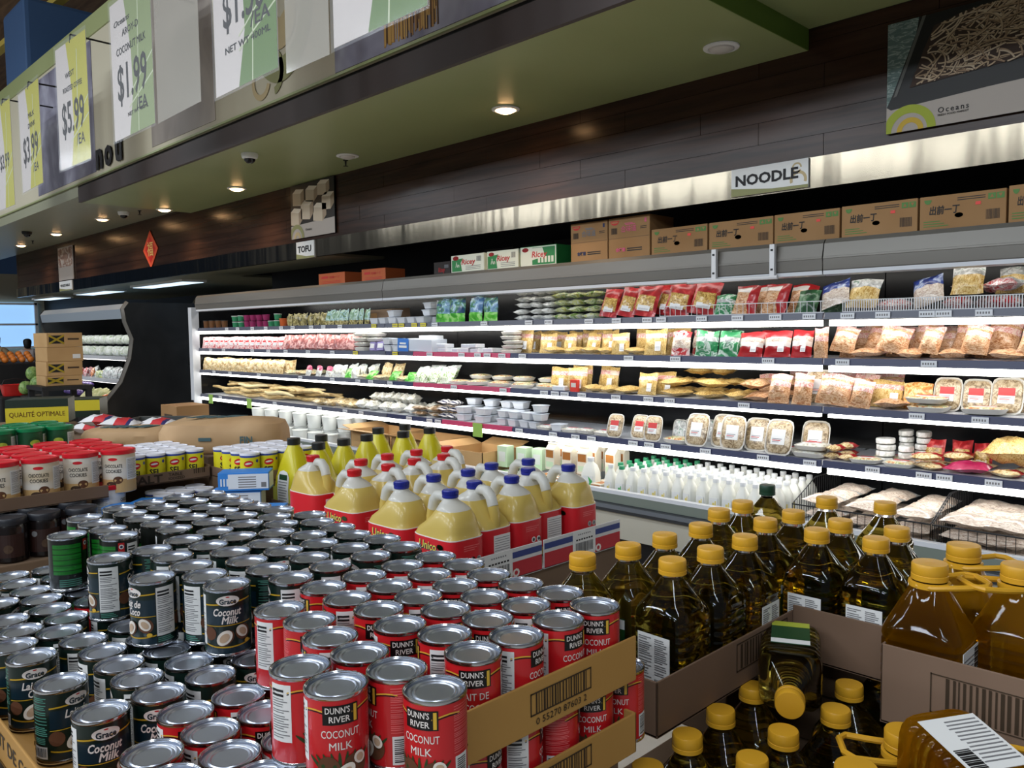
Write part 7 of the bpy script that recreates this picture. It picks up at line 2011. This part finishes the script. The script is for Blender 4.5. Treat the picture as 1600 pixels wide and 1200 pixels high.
def flat_lid(M, r, z0, z1, m):
    M.lathe([(r * .98, z0), (r * 1.04, z0 + .001), (r * 1.04, z1 - .002), (r * .99, z1), (r * .90, z1), (r * .88, z1 - .003), (0, z1 - .003)], 30, m)
def mk_tin(t, lid, body, kind):
    r, h = .0615, .160
    M = MB(); M.lathe([(r * .97, 0), (r, .002), (r, h)], 30, body); M.build('tin_body', t)
    M = MB(); flat_lid(M, r, h - .008, h + .010, lid); M.build('lid', t)
    M = MB(); R = r + .0006
    if kind == 'cookie':
        cpatch(M, -PI, PI, .002, .055, R - .0003, 'tin_tan')
        M.ctext('CHOCOLATE', .019, 'black_text', -.1, .108, R, .015, 0, .07); M.ctext('COOKIES', .019, 'black_text', -.1, .088, R, .015, 0, .062); cell(M, -.1, .135, .035, .012, R, 'lid_red')
        cell(M, .18, .052, .036, .03, R, 'coco_brown'); cell(M, -.25, .035, .04, .024, R + .0003, 'print_brown')
        nutr = (1.25, .05, .138, 62)
    else:
        cell(M, -.1, .1, .06, .06, R, 'label_leaf'); cell(M, -.1, .1, .045, .03, R + .0003, 'olive_band')
        nutr = (1.1, .04, .14, 60)
    global r0
    ro = r0; r0 = r + .0004; nutrition(M, nutr[0], nutr[1], nutr[2], nutr[3], False); nutrition(M, nutr[0] + PI, nutr[1], nutr[2], nutr[3], False); r0 = ro
    M.build('label', t)
RT_ = thing('biscuit_tin', '', 'tin'); mk_tin(RT_, 'lid_red', 'tin_cream', 'cookie')
GT_ = thing('green_tin', '', 'tin'); mk_tin(GT_, 'lid_green', 'tin_green', 'green')
def face(p):
    return math.atan2(-p[1], -p[0]) + PI / 2
RZ = 1.195; RH = .170
f0 = at(176, 701.5, 2, RZ)
RX, RY = -3.42, .87
reds = []
for i in range(4):
    for j in range(-2, 3):
        reds.append((RX - .131 * i - (.02 if j == 1 else 0), RY + .134 * j + .012 * (j > 0), i, j))
for x, y, i, j in reds:
    dup(RT_, (x, y, RZ - RH), (0, 0, face((x, y)) + rnd.uniform(-.5, .3)), 'cream biscuit tin with red lid, %s row from front, %s from left' % (ordw(i + 1), ordw(j + 3)), 'red lidded tins')
t, a, b = tray(RX - .60, RX + .07, RY - .36, RY + .215, RZ - RH - .004, .045, 'brown tray under the red lidded tins', 'tray_brown', skip=('W', 'N'))
plinth(RX - .60, RX - .36, RY - .36, RY + .21, RZ - RH - .0085 - .13, 'brown carton stack under the red lidded tins')
for k_ in range(1):
    y = RY + .24
    dup(RT_, (RX - .01, y, RZ - RH - .0085 - .129), (0, 0, face((RX, y)) + 1.4), 'red lidded tin on the lower level right of the black lidded jars', None)
M = MB(); M.box(RX - .6, RX - .36, RY - .36, RY + .21, RZ - RH - .1365, RZ - RH - .009, 'tray_brown', .004); tag(M.build('display_carton'), 'brown carton between the two levels of red lidded tins', 'carton')
GX, GY, GZ = -4.50, 1.24, 1.200
for i in range(3):
    for j in range(6):
        x, y = GX - .131 * i, GY - .131 * j
        dup(GT_, (x, y, GZ - RH), (0, 0, face((x, y)) + rnd.uniform(-.6, .6)), 'dark green tin with green lid, %s row from front, %s from right' % (ordw(i + 1), ordw(j + 1)), 'green lidded tins')
plinth(GX - .36, GX + .07, GY - .75, GY + .08, GZ - RH - .001, 'brown carton stack under the green lidded tins')
def mk_salt(t):
    r, h = .0405, .118
    M = MB(); M.lathe([(r, 0), (r, h)], 26, 'salt_yellow'); M.build('tin_body', t)
    M = MB(); M.lathe([(r * 1.03, h - .006), (r * 1.04, h + .001), (r * 1.02, h + .003), (r * .94, h + .003), (r * .92, h + .001), (0, h + .001)], 26, 'salt_white'); M.build('lid', t)
    M = MB(); R = r + .0005
    cpatch(M, -PI, PI, h - .014, h - .006, R, 'salt_blue'); cpatch(M, rad(100), rad(170), .004, h - .016, R, 'paper_white')
    for k_ in range(9):
        cpatch(M, rad(105), rad(160), .012 + .01 * k_, .0145 + .01 * k_, R + .0004, 'print_grey')
    cell(M, 0, .078, .040, .026, R + .0003, 'lid_red', .15); cell(M, 0, .079, .028, .008, R + .0006, 'logo_white', .15)
    M.ctext('SEL', .034, 'black_text', .05, .045, R + .0004, .03, 0, .045); cell(M, 0, .018, .05, .016, R + .0003, 'black_text', .2); cell(M, rad(55), .088, .014, .014, R + .0003, 'salt_blue')
    cell(M, PI * 1.2, .06, .045, .05, R, 'salt_blue')
    M.build('label', t)
SA = thing('salt_tin', '', 'tin'); mk_salt(SA)
SZ = 1.142
s0 = at(304, 700, 2, SZ)
k_ = 0
for i in range(5):
    for j in range(4):
        x, y = -3.55 - .084 * i, 1.512 - .0845 * j
        dup(SA, (x, y, SZ - .121), (0, 0, face((x, y)) + rnd.uniform(-.15, .15)), 'yellow salt tin, left tray, %s row from front, %s from right' % (ordw(i + 1), ordw(j + 1)), 'yellow salt tins in the left tray')
t, a, b = tray(-3.55 - .084 * 4 - .05, -3.50, 1.512 - .0845 * 3 - .046, 1.562, SZ - .122, .042, 'cardboard tray lettered for table salt around the left salt tins', 'tray_brown', skip=('W',), hs={'N': .05, 'S': .05})
M = MB(); E_ = lambda p: (a + .001, p[0], p[1])
M.text('SALT', .045, 'tray_print', lambda p: (a + .0012, -.10 + p[0], .018 + p[1]), .03, 0, .13); M.text('TABLE', .018, 'tray_print', lambda p: (a + .0012, .02 + p[0], .028 + p[1]), .02, 0, .06); M.text('IODIZED', .016, 'tray_print', lambda p: (a + .0012, .025 + p[0], .011 + p[1]), .02, 0, .07)
barcode(M, .1, .02, .05, .022, E_, 'tray_print', 5, 3); M.build('printed_marks', t)
for g in ('yellow salt tins in the right tray',):
    p = at(390, 707, 2, SZ)
    for i in range(4):
        for j in range(4):
            x, y = p[0] - .085 * i, p[1] + .0845 * j
            dup(SA, (x, y, SZ - .121), (0, 0, face((x, y)) + rnd.uniform(-.25, .25)), 'yellow salt tin, right tray, %s row from front, %s from left' % (ordw(i + 1), ordw(j + 1)), g)
    t, a, b = tray(p[0] - .30, p[0] + .05, p[1] - .05, p[1] + .305, SZ - .122, .040, 'cardboard tray around the right salt tins', 'tray_brown', skip=('W',))
    px_, py_ = p[0], p[1]
for k_, (px, py) in enumerate(((359, 681), (338, 684), (345, 678))):
    p = at(px, py, 2, SZ + .125)
    pass
plinth(-3.98, -3.66, 1.22, 1.555, SZ - .1265, 'brown carton stack under the left salt tins')
plinth(px_ - .30, px_ + .05, py_ - .05, py_ + .305, SZ - .1265, 'brown carton stack under the right salt tins')
# white lidded tins one level lower in front of the salt, and blue sugar boxes
k_ = 0
WZ = .985
for i in range(2):
    for j in range(3):
        p0_ = at(318, 762, 2, WZ); x, y = p0_[0] - .086 * i, p0_[1] - .0855 * j
        dup(SA, (x, y, WZ - .121), (0, 0, face((x, y))), 'white lidded salt tin, lower level, %s row from front, %s from right' % (ordw(i + 1), ordw(j + 1)), 'lower level salt tins')
plinth(p0_[0] - .15, p0_[0] + .06, p0_[1] - .22, p0_[1] + .06, WZ - .122, 'brown carton under the lower salt tins')
def sugar(px, py, z, rz, label, up=True):
    p = at(px, py, 2, z)
    t = thing('sugar_box', label, 'carton', (p[0], p[1], z - .075), (0, 0, rz), 'blue and white sugar boxes')
    M = MB(); M.box(-.10, .10, -.05, .05, 0, .075, 'sugar_blue', .002); M.build('box_body', t)
    M = MB(); M.box(-.06, .098, -.0512, -.0502, .008, .068, 'sugar_white'); M.box(.1002, .1012, -.045, .045, .008, .068, 'sugar_white')
    for q_ in range(5):
        M.box(-.02, .05, -.0518, -.0512, .014 + .010 * q_, .018 + .010 * q_, 'print_grey')
    for q_ in range(3):
        M.box(-.09 + .012 * q_, -.084 + .012 * q_, -.0518, -.0502, .02, .05, 'sugar_white')
    M.box(.07, .09, -.0518, -.0512, .014, .034, 'print_grey'); M.build('label', t)
sugar(384, 735, 1.09, .9, 'blue and white sugar box on top of the others beside the yellow bottles')
sugar(372, 764, 1.012, .9, 'blue and white sugar box directly below the topmost sugar box')
sugar(404, 790, .985, .8, 'blue sugar box nearest the far green cans')
sugar(250, 781, .985, .75, 'blue sugar box left of the far green cans, right one of two')
sugar(208, 789, .985, .75, 'blue sugar box left of the far green cans, left one of two')
for px, py, z, lab in ((372, 764, 1.012, 'brown carton under the stacked sugar boxes'), (404, 790, .985, 'brown carton under the nearest sugar box'), (250, 781, .985, 'brown carton under the right sugar box of two'), (208, 789, .985, 'brown carton under the left sugar box of two')):
    pq = at(px, py, 2, z)
    plinth(pq[0] - .045, pq[0] + .045, pq[1] - .045, pq[1] + .045, z - .076, lab)
# dark jars with black lids
def mk_jar(t):
    r, h = .053, .155
    M = MB(); M.lathe([(r * .9, 0), (r, .006), (r, h - .035), (r * .92, h - .022)], 28, 'jar_dark'); M.build('jar_body', t)
    M = MB(); M.lathe([(r * .98, h - .024), (r * 1.0, h - .022), (r * 1.0, h - .003), (r * .96, h), (r * .9, h - .001), (r * .88, h - .003), (0, h - .003)], 28, 'jar_lid_black'); M.build('lid', t)
    M = MB(); cpatch(M, -1.2, 1.2, .02, .10, r + .0006, 'jar_label'); cell(M, -.5, .085, .022, .02, r + .001, 'print_grey'); cell(M, .2, .05, .03, .03, r + .001, 'print_brown'); M.build('label', t)
JR = thing('dark_jar', '', 'jar'); mk_jar(JR)
BL = [(34, 785), (50, 791), (66, 799), (93, 773), (111, 782), (127, 791), (-12, 797), (5, 808), (18, 778), (75, 768), (-30, 812)]
BP = relax(np.array([at(a[0], a[1], 2, 1.022)[:2] for a in BL]), .109)
for k_, ((px, py), p) in enumerate(zip(BL, BP)):
    n_ = sorted(a[0] for a in BL).index(px) + 1
    dup(JR, (p[0], p[1], 1.022 - .155), (0, 0, face(p) + rnd.uniform(-.4, .4)), 'dark jar with black lid, %s lid from the left' % ordw(n_), 'dark jars with black lids')
plinth(min(BP[:, 0]) - .06, max(BP[:, 0]) + .06, min(BP[:, 1]) - .06, max(BP[:, 1]) + .06, 1.022 - .156, 'dark brown carton under the black lidded jars')
# kraft paper sacks and red white rice bags
def sack(px, py, z, rz, w, h, tck, label, txt=None, seed=1):
    p = at(px, py, 2, z)
    t = thing('paper_sack', label, 'sack', (p[0], p[1], z - tck), (0, 0, rz))
    B = MB(); k = tck
    B.loft([(0, w * .46, h * .45, 5), (k * .06, w * .49, h * .48, 4.5), (k * .3, w * .5, h * .5, 4), (k * .6, w * .5, h * .5, 3.6), (k * .85, w * .47, h * .46, 3.4), (k * .96, w * .40, h * .38, 3), (k, w * .22, h * .2, 2.4)], 56, 'kraft')
    q = random.Random(seed); ph = [q.uniform(0, 6) for _ in range(6)]
    B.v = [(x * (1 + .012 * math.sin(22 * zz / k + ph[0] + 9 * y)), y * (1 + .025 * math.sin(9 * x / w + ph[1]) * math.sin(14 * zz / k + ph[2])), zz * (1 + .05 * math.sin(7 * x / w + ph[3]) * math.cos(6 * y / h + ph[4]))) for x, y, zz in B.v]
    B.build('sack_body', t)
    M = MB()
    if txt:
        M.text(txt, k * .30, 'sack_ink', lambda q_: (w * .26 + q_[0], -h * .503 - .006, k * .42 + q_[1]), .03, 0, .06)
        M.box(-w * .12, -w * .02, -h * .503 - .005, -h * .503 - .002, k * .4, k * .5, 'sack_ink')
    for q_ in range(5):
        M.box(-w * .25 + .05 * q_, -w * .25 + .05 * q_ + .034, -.05, .05 - .014 * (q_ % 3), k * 1.02, k * 1.02 + .003, 'sack_ink', T=lambda v: (v[0] + v[1] * .5, v[1], v[2]))
    M.build('printed_marks', t)
    return p
ps_ = sack(352, 652, 1.235, .80, .60, .34, .16, 'large full kraft paper sack lettered fin, behind the salt tins', 'FIN', 3)
sack(205, 667, 1.165, .80, .46, .3, .085, 'flat kraft paper sack behind the red lidded tins', None, 8)
bagkind('ricebag', 'rice_bag', .26, .17, .08, lambda u, v, s: 'rice_white' if u < .45 or u > .86 else ('rice_red' if u < .78 else 'rice_navy'), 2, cat='bag', part='bag_body')
RB = [(116, 660, 1.10, 1.2), (140, 659, 1.10, .7), (165, 657, 1.10, .6), (190, 658, 1.10, .5), (215, 659, 1.10, .9), (240, 661, 1.10, .8), (152, 650, 1.172, .6), (178, 652, 1.172, .7), (230, 654, 1.15, .5)]
RBP = np.array([at(a[0], a[1], 2, a[2])[:2] for a in RB]); RBP[:6] = relax(RBP[:6], .20); RBP[6:] = relax(RBP[6:], .22)
for (px, py, z, rz), p in zip(RB, RBP):
    put('ricebag', (p[0], p[1], z - .04), (-PI / 2 + rnd.uniform(-.04, .04), 0, rz), 'red and white rice bag, %s layer, %s from left behind the tins' % ('upper' if z > 1.12 else 'lower', ordw(sorted(a[0] for a in RB if (a[2] > 1.12) == (z > 1.12)).index(px) + 1)), 'red and white rice bags', .85)
plinth(RBP[:, 0].min() - .12, RBP[:, 0].max() + .12, RBP[:, 1].min() - .1, RBP[:, 1].max() + .2, 1.018, 'pale carton stack under the red and white rice bags')
plinth(ps_[0] - .17, ps_[0] + .17, ps_[1] - .17, ps_[1] + .17, 1.235 - .162, 'brown carton under the large kraft sack')
ps2 = at(205, 667, 2, 1.165); plinth(ps2[0] - .14, ps2[0] + .14, ps2[1] - .14, ps2[1] + .14, 1.165 - .087, 'brown carton under the flat kraft sack')
# black and yellow cartons
p = at(62, 640, 2, 1.16)
t = thing('oil_carton', 'black and yellow carton with quality lettering, front one at the left', 'carton', (p[0], p[1], 1.07), (0, 0, face(p) - .2))
M = MB(); M.box(-.20, .17, 0, .24, 0, .16, 'oil_dark', .002); M.build('box_body', t)
M = MB(); M.box(-.20, .17, -.0012, -.0002, .0, .105, 'oil_yellow'); M.box(-.2012, -.2002, 0, .24, 0, .105, 'oil_yellow'); M.text('QUALITÉ OPTIMALE', .045, 'ink_brown', lambda q_: (-.015 + q_[0], -.002, .06 + q_[1]), .01, 0, .33); M.build('printed_panel', t)
p2_ = at(116, 640, 2, 1.10)
t = thing('oil_carton', 'black and yellow carton half hidden behind the front one', 'carton', (p2_[0] - .05, p2_[1] + .05, 1.03), (0, 0, face(p2_) - .25))
M = MB(); M.box(-.15, .13, .05, .3, 0, .14, 'oil_dark', .002); M.build('box_body', t)
M = MB(); M.box(-.15, .13, .0488, .0498, .05, .13, 'oil_yellow'); M.build('printed_panel', t)
plinth(p[0] - .30, p[0] + .1, p[1] - .25, p[1] + .2, 1.068, 'dark carton under the black and yellow carton')
plinth(p2_[0] - .35, p2_[0] - .05, p2_[1] + .2, p2_[1] + .3, 1.028, 'dark carton under the half hidden yellow carton')
# crate and cartons by the dark end panel
p = at(258, 652, 2, .95)
mat('crate_grey', (74, 76, 74), .5)
t = thing('plastic_crate', 'black plastic crate in front of the dark curved end panel', 'crate', (p[0], p[1], .80), (0, 0, .75))
M = MB(); w, d, h = .32, .2, .14
for g in ((-w, w, -d, -d + .012), (-w, w, d - .012, d), (-w, -w + .012, -d, d), (w - .012, w, -d, d)):
    M.box(*g, 0, h, 'crate_grey', .002)
M.box(-w, w, -d, d, 0, .01, 'crate_grey'); M.build('crate_body', t)
M = MB(); M.box(-w - .01, w + .01, -d - .012, -d, h - .02, h, 'crate_grey'); M.box(-w - .01, w + .01, d, d + .012, h - .02, h, 'crate_grey'); M.build('rim', t)
plinth(p[0] - .35, p[0] + .35, p[1] - .3, p[1] + .3, .799, 'dark carton under the black crate')
p = at(290, 632, 2, 1.0)
t = thing('shelf_carton', 'brown carton with dark print beside the black crate', 'carton', (p[0], p[1], .80)); M = MB(); M.box(-.2, .16, -.15, .15, 0, .2, 'cardboard', .003); M.build('box_body', t); M = MB(); M.box(-.12, .06, -.1512, -.1502, .04, .12, 'print_brown'); M.build('printed_panel', t)
plinth(p[0] - .2, p[0] + .16, p[1] - .15, p[1] + .15, .799, 'lower carton under the printed brown carton')
x9 = -9.32
for k_, (z0, z1, lab) in enumerate(((0, .74, 'tall brown carton at the foot of the wall case end'), (.742, 1.0, 'brown carton leaning at the wall case end, middle one'), (1.002, 1.22, 'narrow brown carton topmost at the wall case end'))):
    M = MB(); M.box(x9 - .13 + .03 * k_, x9 + .12, 4.0 + .02 * k_, 4.3, z0, z1, 'cardboard_light' if k_ != 1 else 'cardboard', .003); tag(M.build('brown_carton'), lab, 'carton')
M = MB(); M.add([(-9.36, 3.965, 1.30), (-9.166, 3.965, 1.22), (-9.166, 3.965, 1.72), (-9.2, 3.965, 1.72)], [(0, 1, 2, 3), (3, 2, 1, 0)], 'paper_white'); tag(M.build('paper_sheet'), 'white paper sheet hanging at the end of the wall case', 'paper')

# ------------------------------------------------------------------ settle: packets that still touch their neighbours are eased apart
from mathutils.bvhtree import BVHTree
def settle(objs, rounds=26):
    objs = list(objs)
    def world(o):
        R = np.array(o.matrix_basis.to_3x3())
        return VT(o) @ R.T + np.array(o.location)
    _pol = {}
    def polys(o):
        key = o.children[0].data.name if o.children else o.data.name
        if key not in _pol:
            out = []; n = 0
            for ch in (o.children or [o]):
                out += [tuple(i + n for i in p.vertices) for p in ch.data.polygons]; n += len(ch.data.vertices)
            _pol[key] = out
        return _pol[key]
    Wv = [world(o) for o in objs]
    lo = np.array([w.min(0) for w in Wv]); hi = np.array([w.max(0) for w in Wv])
    start_y = lo[:, 1].copy()
    tr = [None] * len(objs); start = [np.array(o.location) for o in objs]
    for it in range(rounds):
        order = np.argsort(lo[:, 0]); moved = {}
        for a_, i in enumerate(order):
            for j in order[a_ + 1:]:
                if lo[j, 0] > hi[i, 0]:
                    break
                d = np.minimum(hi[i], hi[j]) - np.maximum(lo[i], lo[j])
                if (d <= 0).any() or d.prod() < 6e-5:
                    continue
                for k in (i, j):
                    if tr[k] is None:
                        tr[k] = BVHTree.FromPolygons(Wv[k].tolist(), polys(objs[k]))
                if not tr[i].overlap(tr[j]):
                    continue
                cd = (lo[i] + hi[i] - lo[j] - hi[j]) / 2
                ax = 0 if d[0] < d[1] * 1.2 else 1
                if d[2] < .012 and abs(cd[2]) > .02:
                    ax = 2
                st = min(.006, d[ax] * .35) * (1 if cd[ax] >= 0 else -1)
                for k, sg in ((i, 1), (j, -1)):
                    m = moved.setdefault(k, np.zeros(3))
                    if ax == 2:
                        if sg * st > 0:
                            m[2] += abs(st) * 1.5
                    else:
                        m[ax] += sg * st
        if not moved:
            break
        for k, m in moved.items():
            o = objs[k]
            p = np.array(o.location) + np.clip(m, -.012, .012)
            p = start[k] + np.clip(p - start[k], -.05, .05)
            if start_y[k] >= 3.99 and p[1] - o.location[1] < 0:
                p[1] = max(p[1], o.location[1] - max(0.0, lo[k, 1] - 3.994))
            o.location = p
            o.scale = [v * (.992 if it > 3 else 1) for v in o.scale]
            o.matrix_basis = Matrix.LocRotScale(o.location, o.rotation_euler, o.scale)
            Wv[k] = world(o); lo[k] = Wv[k].min(0); hi[k] = Wv[k].max(0); tr[k] = None
    return it
settle([o for o in PUT if 'wire basket' not in o['label']])
